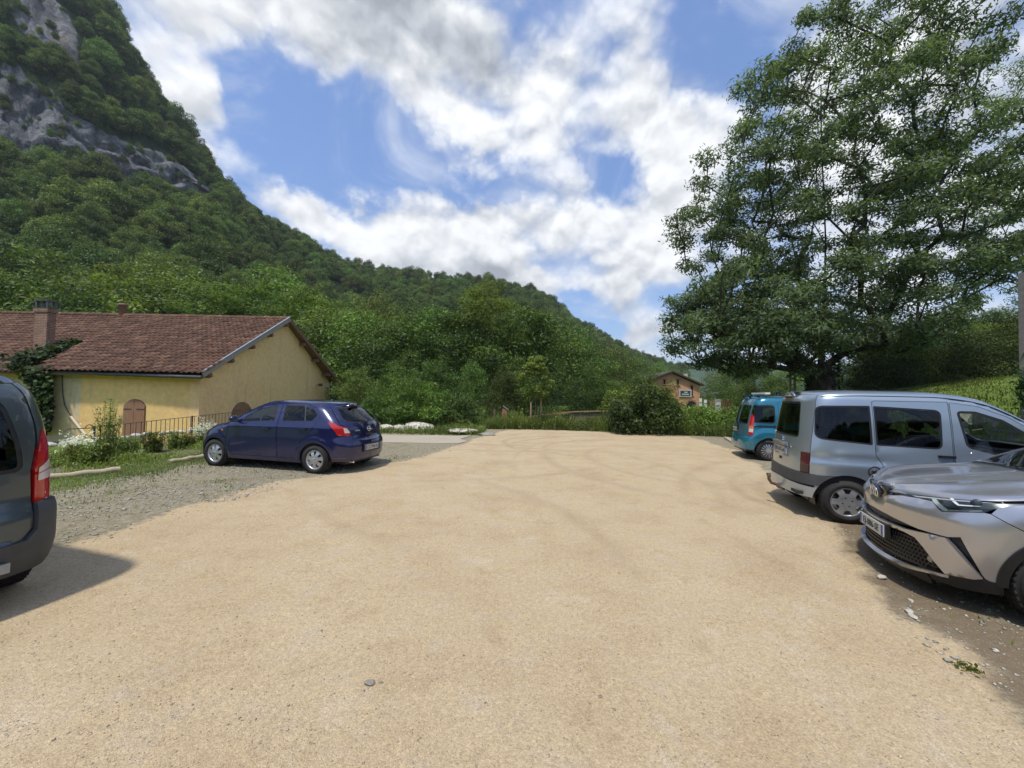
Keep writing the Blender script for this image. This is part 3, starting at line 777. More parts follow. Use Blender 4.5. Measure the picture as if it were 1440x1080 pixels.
def house():
    UL = (R1 - R0).dot(_dr); UE1 = (E1 - R0).dot(_dr); UE0 = (E0 - R0).dot(_dr)
    rows = 22; dv = SLOPE_L / rows
    tiles('roof_tiles', lambda f: UE0 * f, lambda f: UL + (UE1 - UL) * f, .10, rows, dv, .235, 1)
    tiles('roof_tiles', lambda f: UL + (UE1 - UL) * f - .35, lambda f: 26, -.02, rows, dv, .235, 2)
    # boarded slopes under the tiles
    def slab(a, b, c, d, th, name, mat):
        V = [a, b, c, d] + [p - _N * th if name != 'rear_roof' else p - Vector((0, 0, th)) for p in (a, b, c, d)]
        m = MB().add(V, [[0, 1, 2, 3], [7, 6, 5, 4], [0, 4, 5, 1], [1, 5, 6, 2], [2, 6, 7, 3], [3, 7, 4, 0]]); return hp(name, m, mat)
    far = 26
    slab(R0 - _N * .03, R0 + _dr * far - _N * .03, R0 + _dr * far + _ds * SLOPE_L - _N * .03, E0 - _N * .03, .07, 'roof', M_BEAM)
    e2 = E2; 
    slab(R0 + Vector((0, 0, .03)), R0 + _dr * far + Vector((0, 0, .03)), e2 + _dr * far, e2, .12, 'rear_roof', M_BEAM)
    # ridge tiles
    mb = MB()
    for k in range(int(far / .38)):
        a = R0 + _dr * (k * .38) + Vector((0, 0, .06)); b = a + _dr * .42
        mb.tube([a, b], [.13, .115], 8, cap=False)
    o = hp('ridge_tiles', mb, M_TILE); o['kind'] = 'stuff'
    # verge: zinc flashing over a brown bargeboard, front slope then rear slope
    g = -_dr
    hp('verge_flashing', MB().bar(R0 + g * .03 + _N * .16, E0 + g * .03 + _N * .16, .09, .035, _N), M_METAL_G)
    hp('bargeboard', MB().bar(R0 + g * .02 + _N * .03, E0 + g * .02 + _N * .03, .045, .20, _N), wood('grey_board', (.28, .24, .20), (.38, .34, .29)))
    hp('bargeboard', MB().bar(R0 + g * .02 - Vector((0, 0, .05)), E2 + g * .02 - Vector((0, 0, .02)), .045, .2), M_BEAM)
    # walls
    ov = .42; gx = lambda p: p + _dr * ov
    base = -1.0
    yw0, yw1 = E0.y + .40, E2.y - .5
    def roofz(y):
        if y < R0.y: t_ = (y - E0.y) / (R0.y - E0.y); return E0.z + (R0.z - E0.z) * t_ - .12
        t_ = (y - R0.y) / (E2.y - R0.y); return R0.z + (E2.z - R0.z) * t_ - .14
    xg = E0.x - ov
    ys = np.linspace(yw0, yw1, 13)
    ys = sorted(list(ys) + [R0.y])
    top = [(xg, y, roofz(y) - (.0 if True else 0)) for y in ys]
    m = MB(); n = len(ys)
    V = [(xg, y, base) for y in ys] + top + [(xg - .4, y, base) for y in ys] + [(x - .4, y, z) for x, y, z in top]
    F = []
    for i in range(n - 1):
        F += [[i, i + 1, n + i + 1, n + i], [2 * n + i + 1, 2 * n + i, 3 * n + i, 3 * n + i + 1]]
    F += [[0, n, 3 * n, 2 * n], [n - 1, 3 * n - 1, 4 * n - 1, 2 * n - 1]]
    hp('gable_wall', m.add(V, F), M_PLASTER_G)
    xl = E1.x + .25
    zt = roofz(yw0) + .02
    slope = (R1.z - R0.z) / (R1.x - R0.x)
    zl = lambda x: zt + (x - E0.x) * slope
    xs_ = [xg - .402, -15.0, -17.0, xl - .0]
    def wall(name, x0, x1, mat, dy=0):
        V = [(x0, yw0 + dy, base), (x1, yw0 + dy, base), (x1, yw0 + dy, zl(x1)), (x0, yw0 + dy, zl(x0))]
        V += [(x, y + .4, z) for x, y, z in V]
        return hp(name, MB().add(V, [[0, 1, 2, 3], [7, 6, 5, 4], [0, 4, 5, 1], [1, 5, 6, 2], [2, 6, 7, 3], [3, 7, 4, 0]]), mat)
    wall('front_wall', xg - .405, -17.9, M_PLASTER)
    wall('front_wall', -17.9, xl - 1.0, M_PLASTER_OLD, .003)
    wall('front_wall', xl - 1.0, E0.x - 25, M_PLASTER_OLD, .16)
    # gutter, purlins
    ea = E0 + _ds * .05 - Vector((0, 0, .05)); eb = E1 + _ds * .05 - Vector((0, 0, .05))
    hp('gutter', MB().tube([ea, eb], .075, 8), M_GUTTER)
    hp('gutter', MB().tube([eb + _dr * .3 + Vector((0, -.05, .0)), eb + _dr * 9 + Vector((0, -.05, 0))], .075, 8), M_GUTTER)
    for f in (.04, .27, .5, .73, .94):
        p = R0 + (E0 - R0) * f - _N * .20
        hp('purlin', MB().bar(p + _dr * .02 - g * .0, p + _dr * (ov + .3), .15, .19, _N), M_BEAM)
    for f in (.26, .5, .73, .92):
        p = R0 + (E2 - R0) * f - Vector((0, 0, .27))
        hp('purlin', MB().bar(p + _dr * .02, p + _dr * (ov + .3), .17, .2), M_BEAM)
    # arched double doors
    def arch_door(c, w, h, ax, nrm, name='door'):
        """c: foot of the door, ax: direction along the wall, nrm: outwards"""
        c = Vector(c); ax = Vector(ax); nrm = Vector(nrm)
        r = w / 2 * 1.12; cz = h - (r - sqrt(r * r - w * w / 4)) ; zc = h - r
        def outline(s):
            pts = [(0.006 * s, 0), (s * w / 2, 0)]
            for k in range(9):
                x = w / 2 * (1 - k / 8); pts.append((s * max(x, .006), zc + sqrt(r * r - x * x)))
            return pts if s > 0 else pts
        fr = MB()
        out = [(-w / 2 - .0, 0)] + [(w / 2 * q / 8, zc + sqrt(r * r - (w / 2 * q / 8) ** 2)) for q in range(-8, 9)] + [(w / 2, 0)]
        f = lambda d: (lambda u, v: c + ax * u + Vector((0, 0, v)) + nrm * d)
        o = hp(name, fr.prism([(u * 1.04, v * 1.012) for u, v in out], f(-.05), f(.012)), M_BEAM)
        for s in (1, -1):
            lf = MB().prism(outline(s), f(.012), f(.05)); l = lf.build('leaf', M_SHUTTER, o)
            for hh in (.22, .80):
                l2 = MB(); l2.bar(c + ax * (s * w * .49) + Vector((0, 0, h * hh)) + nrm * .056, c + ax * (s * w * .12) + Vector((0, 0, h * hh)) + nrm * .056, .012, .035, (0, 0, 1))
                l2.build('hinge', M_GUTTER, o)
    pdl = at(174, 600, yw0); pdr = at(203.5, 600, yw0); ptop = at(188, 562, yw0)
    arch_door(((pdl.x + pdr.x) / 2, yw0, -.75), pdr.x - pdl.x, ptop.z + .75, (1, 0, 0), (0, -1, 0))
    arch_door((xg, 18.55, -.75), 1.25, at(343, 566, 18.5).z + .75, (0, 1, 0), (1, 0, 0))
    # cable and pipe down the old plaster, junction boxes at the far corner of the gable
    cpts = [at(87, 523, yw0 - .03), at(88, 553, yw0 - .03), at(91, 570, yw0 - .03), at(100, 586, yw0 - .05), at(110, 599, yw0 - .2)]
    hp('cable', MB().tube(cpts[:4], .018, 6), M_GUTTER)
    hp('waste_pipe', MB().tube(cpts[3:] + [at(121, 612, yw0 - .5)], .05, 8), plain('cream_pvc', (.55, .47, .33), .5))
    p = Vector((xg + .07, 27.05, at(465, 541, 27.05).z)); hp('junction_box', MB().box(p, (.14, .3, .3)), plain('white_plastic', (.75, .75, .72), .45))
    hp('downpipe', MB().tube([p + Vector((0, .1, -.15)), p + Vector((0, .1, -2.9))], .05, 8), plain('cream_pipe', (.6, .53, .4), .5))
    q = Vector((xg + .02, 25.6, at(453, 541, 25.6).z))
    hp('floodlight', MB().bar(q, q + Vector((.25, 0, 0)), .04, .04).box(q + Vector((.28, -.12, -.02)), (.1, .34, .18)), M_GUTTER)
    # chimneys
    c = on_plane(54, 492); cl = at(41, 440, c.y); cr = at(68, 440, c.y); wd = (cr.x - cl.x) * .72; ztop = at(55, 433, c.y).z
    mb = MB().box((c.x, c.y + .2, (c.z - .6 + ztop) / 2), (wd * .92, .34, ztop - c.z + .6))
    mb.box((c.x, c.y + .2, ztop - .09), (wd * 1.08, .42, .16))
    hp('chimney', mb, brick_mat())
    cap = MB().box((c.x, c.y + .2, ztop + .36), (wd * 1.0, .40, .05))
    for sx in (-.4, .4):
        for sy in (-.13, .13): cap.box((c.x + sx * wd, c.y + .2 + sy, ztop + .165), (.09, .09, .33))
    hp('chimney_cap', cap, M_GUTTER)
    c2 = at(172, 443, 21.8); hp('chimney_pot', MB().lathe([(.19, -.3), (.17, .5), (.21, .52), (.21, .62), (.12, .66)], 12, Matrix.Translation(c2)), plain('terracotta', (.24, .13, .09), .85, var=.3))
    fl = on_plane(40, 499)
    hp('flashing', MB().bar(fl + _N * .12, fl + _N * .12 + Vector((-.9, -.1, -.3)), .3, .02, _N), M_METAL_G)
def brick_mat():
    m, t, b = material('chimney_brick'); P = geopos(t)
    sp = t.node('ShaderNodeSeparateXYZ'); t.put(sp.inputs[0], P); cb = t.node('ShaderNodeCombineXYZ')
    t.put(cb.inputs[0], t.math('ADD', sp.outputs[0], sp.outputs[1])); t.put(cb.inputs[1], sp.outputs[2])
    br = t.node('ShaderNodeTexBrick'); t.put(br.inputs['Vector'], cb.outputs[0]); br.inputs['Scale'].default_value = 1
    br.inputs['Brick Width'].default_value = .26; br.inputs['Row Height'].default_value = .075; br.inputs['Mortar Size'].default_value = .012
    br.inputs['Color1'].default_value = (.27, .125, .075, 1); br.inputs['Color2'].default_value = (.20, .09, .06, 1); br.inputs['Mortar'].default_value = (.30, .24, .18, 1)
    n = t.noise(P, 4, 5, .65)
    t.put(b.inputs['Base Color'], t.vec('SCALE', br.outputs['Color'], sc=t.mapr(n, .3, .7, .7, 1.25, False)))
    b.inputs['Roughness'].default_value = .9; t.put(b.inputs['Normal'], bump(t, br.outputs['Fac'], -.5, .01)); return m
house()

def ivy_on_house():
    rg = np.random.default_rng(5); C = []
    a, b = on_plane(112, 482, .12), on_plane(28, 516, .12); L = b - a
    for k in range(1500):
        f = rg.random() ** .8; w = .18 + .62 * f
        p = a + L * f + _ds * rg.normal(-.1, .35) * w * 1.2 + _dr * rg.normal(0, .3) * w + _N * abs(rg.normal(0, .10 + .12 * f)); C.append(tuple(p))
    for k in range(3600):
        py = 515 + 92 * rg.random(); cx = np.interp(py, [515, 540, 570, 600], [44, 56, 59, 54]); hw = np.interp(py, [515, 545, 580, 607], [28, 15, 14, 16])
        p = at(cx + hw * (rg.random() * 2 - 1) * (.7 + .5 * rg.random()), py, E0.y + .40 - abs(rg.normal(0, .22)) - .05); C.append(tuple(p))
    V = leaf_quads(np.array(C), .17, rg, up=.1, out=np.tile([[0.1, -1, .2]], (len(C), 1)), wid=.8)
    e = empty('ivy', (E1.x, E1.y, -.6), 0, 'thick green ivy climbing the house wall and spilling over the roof valley', 'ivy')
    o = link('leaves', quads_mesh('leaves', V, M_IVY), e); o.matrix_parent_inverse = Matrix.Translation(-e.location)
    st = MB(); g0 = at(60, 612, E0.y + .38)
    for k in range(5): st.tube([g0 + Vector((rg.normal(0, .15), 0, 0)), at(58 + rg.normal(0, 6), 560, E0.y + .38), at(50 + rg.normal(0, 10), 520, E0.y + .36)], [.04, .03, .015], 5)
    o = st.build('stem', M_BARK_DARK, e); o.matrix_parent_inverse = Matrix.Translation(-e.location)
ivy_on_house()

# ------------------------------------------------------------------ railing, edging, path, stones
def railing():
    A = at(133, 600.5, 10.3); B = at(325, 580, 15.4); d = (B - A); d.z = 0; L0 = d.length; d.normalize(); slope = (B.z - A.z) / L0
    L = 13.0; P = lambda s, z=0: A + d * s + Vector((0, 0, slope * s + z))
    e = empty('iron_railing', (A.x, A.y, -.45), 0, 'rusty iron railing with thin balusters in front of the yellow house', 'railing')
    def ch(mb, name):
        o = mb.build(name, M_RUST, e); o.matrix_parent_inverse = Matrix.Translation(-e.location); return o
    ch(MB().bar(P(0), P(L), .045, .014), 'top_rail')
    hb = .88
    ch(MB().bar(P(0, -hb), P(L, -hb), .04, .012), 'bottom_rail')
    bm = MB().tube([(0, 0, -hb), (0, 0, 0)], .0085, 6, cap=False); me = None
    n = int(L / .165)
    for k in range(1, n):
        if me is None:
            o = bm.build('baluster', M_RUST, e); me = o.data
        else: o = link('baluster', me, e)
        o.location = P(k * .165) - e.location
    for s in (0.0, 3.2, 6.4, 9.6, 12.9):
        ch(MB().bar(P(s, -hb - .35), P(s, .03), .035, .035, (1, 0, 0)), 'post')
    # scrolls at the near end
    for (r, off, sgn) in ((.115, .0, 1), (.10, -.24, -1)):
        pts = []
        for k in range(22):
            a = k / 21 * 1.6 * pi; rr = r * (1 - .6 * k / 21)
            pts.append(P(-.0 - .12 + 0) + d * (-cos(a) * rr) + Vector((0, 0, off + sgn * (-r + rr * 0) + sgn * sin(a) * rr + (r if sgn > 0 else -r) - .02)))
        ch(MB().tube(pts, .011, 6), 'scroll')
    ch(MB().tube([P(0, -.02), P(-.35, -.0), P(-.62, .02), P(-.75, -.05)], .012, 6), 'scroll')
    ch(MB().tube([P(0, -.30), P(-.4, -.30)], .011, 6), 'scroll')
railing()
M_TIMBER = wood('pale_timber', (.36, .28, .17), (.48, .39, .25), 5, (.15, 1, 1))
def edging():
    pa = [gnd(60, 675.5), gnd(168, 663)]; pb = [gnd(238, 652.5), gnd(292, 643)]
    for a, b, lab in ((pa[0], pa[1], 'pale round timber edging the grass beside the grey van'), (pb[0], pb[1], 'pale timber edging by the front wheel of the blue car')):
        d = (b - a); mb = MB(); n = 9
        mb.tube([a + d * (k / n) + Vector((0, 0, .035 + .01 * sin(k * 1.7))) for k in range(n + 1)], .062, 10)
        tag(mb.build('timber_edging', M_TIMBER), lab, 'edging', 'timber edging of the verge')
edging()
def path():
    m, t, b = material('concrete_path'); P = geopos(t); n = t.noise(P, 1.5, 6, .6); f = t.noise(P, 60, 4, .6)
    t.put(b.inputs['Base Color'], t.vec('SCALE', t.mix(n, (.34, .285, .205), (.44, .38, .285)), sc=t.mapr(f, .3, .7, .9, 1.08, False))); b.inputs['Roughness'].default_value = .9
    t.put(b.inputs['Normal'], bump(t, f, .3, .005))
    q = [gnd(664, 612.6), gnd(649, 624.0)]
    pts = [(q[0].x, q[0].y), (q[0].x - .3, 14.3), (q[1].x + .15, 13.6), (q[1].x - .1, 13.05), (-2.6, 12.92), (-3.6, 12.98), (-5.0, 12.85), (-10.2, 12.6), (-10.2, 14.7), (-5.0, 15.2), (-4.0, 15.1), (-3.0, 15.35), (-2.2, 15.2)]
    o = MB().prism(pts, lambda x, y: Vector((x, y, -.15)), lambda x, y: Vector((x, y, .022))).build('concrete_path', m)
    tag(o, 'pale concrete path leading off the lot behind the blue car', kind='structure')
    k = MB()
    a, b2 = gnd(1021, 617), gnd(1046, 633)
    k.bar(a + Vector((0, 0, .03)), b2 + Vector((0, 0, .03)), .16, .10); k.bar(b2 + Vector((0, 0, .03)), b2 + Vector((1.2, .1, .03)), .16, .10)
    tag(k.build('kerb', m), 'low white kerb beside the teal van', 'kerb')
path()
def rock_mesh(seed, mat, sub=2):
    rg = np.random.default_rng(seed); bm = bmesh.new(); bmesh.ops.create_icosphere(bm, subdivisions=sub, radius=1)
    k = rg.normal(size=(7, 3)); k /= np.linalg.norm(k, axis=1, keepdims=True); dd = rg.uniform(.55, .95, 7)
    for v in bm.verts:
        c = np.array(v.co)
        for a, b in zip(k, dd):
            e = c @ a - b
            if e > 0: c = c - a * e * .85
        v.co = Vector(c + rg.normal(0, .03, 3))
    me = bpy.data.meshes.new('rock'); bm.to_mesh(me); bm.free(); me.materials.append(mat); return me
def stone_mat(name, c0, c1, isl=True):
    m, t, b = material(name); P = objco(t); n = t.noise(P, 3 if not isl else 20, 6, .65)
    c = t.mix(t.mapr(n, .3, .7), c0, c1)
    if isl: c = t.vec('SCALE', c, sc=t.mapr(t.node('ShaderNodeNewGeometry').outputs['Random Per Island'], 0, 1, .6, 1.3, False))
    t.put(b.inputs['Base Color'], c); b.inputs['Roughness'].default_value = .9; b.inputs['Specular IOR Level'].default_value = .2
    t.put(b.inputs['Normal'], bump(t, n, .5, .03)); return m
M_ROCK = stone_mat('limestone', (.40, .36, .28), (.66, .61, .51), False)
M_ROCK_D = stone_mat('grey_rock', (.20, .18, .15), (.36, .33, .28), False)
def rocks():
    meshes = [rock_mesh(s, M_ROCK) for s in range(5)]
    line = [(70, 638), (88, 637), (106, 634), (140, 631), (156, 629), (174, 627), (190, 624.5), (206, 621), (228, 619.5), (240, 618), (255, 616.5), (268, 614.5), (281, 613), (296, 612)]
    for i, (px, py) in enumerate(line):
        p = gnd(px, py + 2, -.25); r = .09 + .05 * rnd.random()
        o = link('rock', meshes[i % 5]); o.location = (p.x, p.y, -.12 + .17); o.rotation_euler = (rnd.random() * .5, rnd.random() * .5, rnd.random() * 6)
        o.scale = (r * rnd.uniform(1.2, 1.8), r * 1.1, r * rnd.uniform(.7, 1.1))
        o.rotation_euler = (rnd.uniform(-.2, .2), rnd.uniform(-.2, .2), 1.2 + rnd.uniform(-.4, .4))
        tag(o, ['first', 'second', 'third', 'fourth', 'fifth', 'sixth', 'seventh', 'eighth', 'ninth', 'tenth', 'eleventh', 'twelfth', 'thirteenth', 'last'][i] + ' white limestone block under the railing, counted from its scrolled end', 'rock', 'white rocks under the railing')
    far = [(520, 603, .30, 'pale limestone block close behind the blue car'), (541, 604, .26, 'small pale limestone block in the group beyond the path'), (562, 604, .28, 'middle pale limestone block in the group beyond the path'), (588, 603.5, .48, 'longest pale limestone block, right end of the group under the shrub'),
           (648, 607, .5, 'flat grey stone slab lying in the weeds beyond the path')]
    for i, (px, py, r, lab) in enumerate(far):
        p = gnd(px, py + 4); o = link('rock', meshes[(i + 2) % 5]); o.location = (p.x, p.y + .2, .14); o.scale = (r * 1.5, r, r * .72 if i < 4 else .10); o.rotation_euler = (0, 0, rnd.uniform(-.3, .3)); tag(o, lab, 'rock', 'pale rocks beyond the path')
    p = gnd(684, 612); o = link('rock', rock_mesh(9, M_ROCK_D)); o.location = (p.x, p.y, .03); o.scale = (.38, .22, .09); tag(o, 'low grey rubble stone at the corner of lot and path', 'rock')
    # a few loose stones lying on the gravel
    for i, (px, py, r, lab) in enumerate([(520, 961.5, .022, 'small dark stone lying alone on the gravel in front'), (536, 960, .009, 'tiny dark pebble beside the dark stone'), (1240, 813, .035, 'flat pale stone in the shade of the silver car bumper'),
                                     (1278, 861, .03, 'broken grey stone beside the silver car shadow'), (1284, 868, .028, 'flat grey stone just below the broken one'), (1281, 845, .018, 'small stone uppermost of those by the silver car shadow')]):
        p = gnd(px, py); o = link('stone', rock_mesh(20 + i, M_ROCK_D if i < 2 else M_ROCK, 2)); o.location = (p.x, p.y, r * .3); o.scale = (r * 1.6, r, r * .6); o.rotation_euler = (0, 0, .3 * i); tag(o, lab, 'stone')
    p = gnd(1362, 943); C = np.array([(p.x, p.y, .02)]) + NR.normal(0, 1, (60, 3)) * (.035, .03, .01); C[:, 2] = np.abs(C[:, 2])
    tag(link('moss_tuft', quads_mesh('moss_tuft', leaf_quads(C, .035, NR), M_GRASS)), 'small green moss tuft on the gravel by the lower right edge', 'moss')
rocks()
def stones():
    """loose stones as real geometry: octahedral chips"""
    base = np.array([(1, 0, 0), (0, 1, 0), (-1, 0, 0), (0, -1, 0), (0, 0, 1), (0, 0, -1)], float)
    tri = np.array([(0, 1, 4), (1, 2, 4), (2, 3, 4), (3, 0, 4), (1, 0, 5), (2, 1, 5), (3, 2, 5), (0, 3, 5)])
    def chips(P, s, rg):
        n = len(P); a = rg.uniform(0, 2 * pi, n); R = np.zeros((n, 3, 3)); R[:, 0, 0] = np.cos(a); R[:, 0, 1] = -np.sin(a); R[:, 1, 0] = np.sin(a); R[:, 1, 1] = np.cos(a); R[:, 2, 2] = 1
        sh = base[None] * rg.uniform(.55, 1.25, (n, 6, 1)); sh = sh + rg.normal(0, .13, sh.shape); sh[:, :, 2] *= .55
        V = np.einsum('nij,nkj->nki', R, sh) * s[:, None, None] + P[:, None, :]
        F = tri[None] + (np.arange(n) * 6)[:, None, None]
        return V.reshape(-1, 3), F.reshape(-1, 3)
    rg = np.random.default_rng(3)
    def edge(y, tab): return np.interp(y, tab[:, 0], tab[:, 1])
    # left strip
    y = rg.uniform(1.5, 13, 60000); x = edge(y, LOT_L) - rg.uniform(-.35, 5.2, len(y))
    w = fbm(x * 1.1, y * 1.1, 51) ; k = (rg.random(len(y)) < np.clip((w - .33) * 4, .12, 1)) & (x > -9.0 + .105 * y + .25) & (rg.random(len(y)) < np.interp(y, [2, 6, 13], [1, .8, .35]))
    x, y = x[k], y[k]; s = np.exp(rg.normal(-4.75, .5, len(x))).clip(.004, .045)
    P = np.stack([x, y, lot_relief(x, y) + s * .2], -1); V, F = chips(P, s, rg)
    tag(link('loose_stones', mesh_np('loose_stones', V, F, stone_mat('verge_stone', (.27, .25, .195), (.54, .51, .42)))), 'grey and white loose stones strewn over the left verge', kind='stuff')
    y = rg.uniform(.9, 13, 13000); x = edge(y, LOT_R) + rg.uniform(-.15, 3.5, len(y)); w = fbm(x * 1.1, y * 1.1, 57)
    k = (rg.random(len(y)) < np.clip((w - .36) * 3.2, .05, 1)) & (rg.random(len(y)) < np.interp(y, [1, 3.4, 4, 13], [1, 1, .6, .3]))
    x, y = x[k], y[k]; s = np.exp(rg.normal(-4.7, .5, len(x))).clip(.004, .035)
    P = np.stack([x, y, lot_relief(x, y) + s * .2], -1); V, F = chips(P, s, rg)
    tag(link('loose_stones', mesh_np('loose_stones', V, F, MATS['verge_stone'])), 'grey loose stones strewn beside the parked silver cars', kind='stuff')
    # fine grit of the lot
    n = 60000; d = 1.2 + 8.0 * rg.random(n) ** 1.7; px = rg.uniform(-1.35, 1.35, n); x = px * d; y = d
    s = np.exp(rg.normal(-5.85, .42, n)).clip(.0016, .012); P = np.stack([x, y, lot_relief(x, y) + s * .15], -1); V, F = chips(P, s, rg)
    m = stone_mat('grit', (.30, .235, .165), (.62, .52, .40))
    tag(link('grit', mesh_np('grit', V, F, m)), 'fine pale grit scattered over the tan gravel', kind='stuff')
stones()
# ------------------------------------------------------------------ plants near the lot
def blades(P, h, rg, w=.012, lean=.35):
    n = len(P); a = rg.uniform(0, 2 * pi, n); d = np.stack([np.cos(a), np.sin(a), np.zeros(n)], 1); s = np.stack([-np.sin(a), np.cos(a), np.zeros(n)], 1)
    h = h[:, None]; l = lean * rg.uniform(.2, 1.4, (n, 1)) * h; ww = w * rg.uniform(.6, 1.4, (n, 1))
    z = np.array([[0, 0, 1.]])
    b0 = P - s * ww; b1 = P + s * ww; m0 = P + d * l * .35 + z * h * .6 - s * ww * .7; m1 = P + d * l * .35 + z * h * .6 + s * ww * .7; t0 = P + d * l + z * h; 
    V = np.stack([b0, b1, m1, m0, m0, m1, t0 + s * ww * .1, t0 - s * ww * .1], 1).reshape(-1, 3)
    F = np.concatenate([np.arange(n)[:, None] * 8 + np.array([[0, 1, 2, 3]]), np.arange(n)[:, None] * 8 + np.array([[4, 5, 6, 7]])])
    return V, F
def weeds():
    rg = np.random.default_rng(77)
    def patch(name, P, h, w, lab, leafn=0, ls=.08, mat=M_GRASS, lean=.4):
        V, F = blades(P, h, rg, w, lean)
        if leafn:
            k = rg.integers(0, len(P), leafn); C = P[k] + rg.normal(0, .05, (leafn, 3)); C[:, 2] = P[k][:, 2] + h[k] * rg.uniform(.1, .95, leafn)
            q = leaf_quads(C, ls, rg); F = np.concatenate([F, np.arange(len(q)).reshape(-1, 4) + len(V)]); V = np.concatenate([V, q])
        tag(link(name, mesh_np(name, V, F, mat)), lab, kind='stuff')
    # far edge of the lot
    n = 15000; x = rg.uniform(-6.5, 10.5, n); y = far_edge(x) + .12 + rg.gamma(1.6, .55, n); y = np.where(x < -1.2, 15.5 + rg.gamma(2.2, .9, n), y)
    h = (.18 + .62 * fbm(x * .9, y * .9, 7) * rg.uniform(.5, 1.5, n)) * np.interp(y - far_edge(x), [0, .5, 1.5], [.55, .9, 1.25]); P = np.stack([x, y, gh(x, y) - .02], 1)
    patch('weeds', P, h * 1.1, .013, 'rough green weeds along the far edge of the car park', 14000, .11)
    # verge by the railing
    n = 9000; x = rg.uniform(-11.9, -8.2, n); y = rg.uniform(3.5, 13.0, n); w = fbm(x * .8, y * .8, 17)
    tim = -8.85 + .105 * y
    k = (x < tim + .9 * rg.random(n)) & (rg.random(n) < np.clip((w - .30) * 4.5, .06, 1)); x, y, w = x[k], y[k], w[k]
    h = (.06 + .45 * np.clip(w - .35, 0, 1) * rg.uniform(.4, 1.6, len(x))) * np.interp(x - (-8.85 + .105 * y), [-2.2, -.8, 0, .8], [1.2, 1, .35, .16]); P = np.stack([x, y, gh(x, y)], 1)
    patch('weeds', P, h, .011, 'green weeds on the verge between the railing and the timber edging', 11000, .065)
    # thin grass between the stones
    n = 16000; y = rg.uniform(3.0, 11.5, n); x = -8.85 + .105 * y + rg.normal(.25, .5, n); P = np.stack([x, y, lot_relief(x, y) - .005], 1)
    patch('grass', P, rg.uniform(.02, .07, n), .006, 'short green grass along both sides of the timber edging', 0)
    n = 9000; y = rg.uniform(2.2, 11, n); x = np.interp(y, LOT_L[:, 0], LOT_L[:, 1]) - rg.uniform(.1, 4.2, n); w = fbm(x * 1.3, y * 1.3, 21)
    k = (rg.random(n) < np.clip((w - .47) * 6, 0, 1)) & (x > -9 + .105 * y); x, y = x[k], y[k]; P = np.stack([x, y, lot_relief(x, y) - .005], 1)
    patch('grass', P, rg.uniform(.015, .05, len(x)), .006, 'thin short grass between the stones of the left verge', 0)
    n = 5000; y = rg.uniform(1.6, 14, n); x = np.interp(y, LOT_R[:, 0], LOT_R[:, 1]) + rg.uniform(.3, 4.0, n); w = fbm(x * 1.3, y * 1.3, 22); k = rg.random(n) < np.clip((w - .45) * 5, 0, 1); x, y = x[k], y[k]
    patch('grass', np.stack([x, y, lot_relief(x, y) - .005], 1), rg.uniform(.015, .055, len(x)), .006, 'thin short grass under and around the parked cars on the right', 0)
    # bank
    n = 30000; x = rg.uniform(10.9, 24, n); y = rg.uniform(4, 26, n); k = rg.random(n) < .9; x, y = x[k], y[k]; P = np.stack([x, y, gh(x, y) - .03], 1)
    patch('grass', P, rg.uniform(.05, .16, len(x)) * (.5 + fbm(x * .6, y * .6, 4)), .02, 'long green grass covering the bank behind the vans', 5000, .09, M_LAWN)
weeds()
def bushy(name, center, rx, ry, rz, nc, cr, leaves, ls, mat, label, cat, seed, base_z=None, flat=.75, wid=.5, tint=(1, 1, 1), trunk=True, lobes=True):
    rg = np.random.default_rng(seed); C = []
    tries = 0
    while len(C) < nc and tries < 5000:
        tries += 1
        d = rg.normal(size=3); d /= np.linalg.norm(d); r = rg.uniform(.35, 1) ** .6
        q = d * r * (1 + .2 * sin(3 * atan2(d[1], d[0]) + seed)); q[2] = q[2] if q[2] > -.75 else -.75
        c = np.array(center) + q * np.array([rx, ry, rz])
        if all(np.linalg.norm(c - p) > cr * .55 for p in C) or tries > 2500: C.append(c)
    C = np.array(C); bz = base_z if base_z is not None else center[2] - rz
    e = empty(name, (center[0], center[1], bz), 0, label, cat)
    V = clump_leaves(C, cr * rg.uniform(.7, 1.25, len(C)), leaves, ls, rg, flat, wid=wid)
    V[:, 2] = np.maximum(V[:, 2], bz + .01 * rg.random(len(V)))
    o = link('foliage', quads_mesh('foliage', V - np.array(e.location), mat), e); o.color = (*tint, 1)
    b0 = np.array([center[0], center[1], bz - .05])
    nd, pr, ra = skeleton(None, [b0, b0 + [0.02, 0, .15], b0 + [.03, .02, (center[2] - bz) * .6]], C, rg, .008)
    o = link('stems', limb_mesh('stems', nd - np.array(e.location), pr, ra, M_BARK, .004, 5), e)
    return e
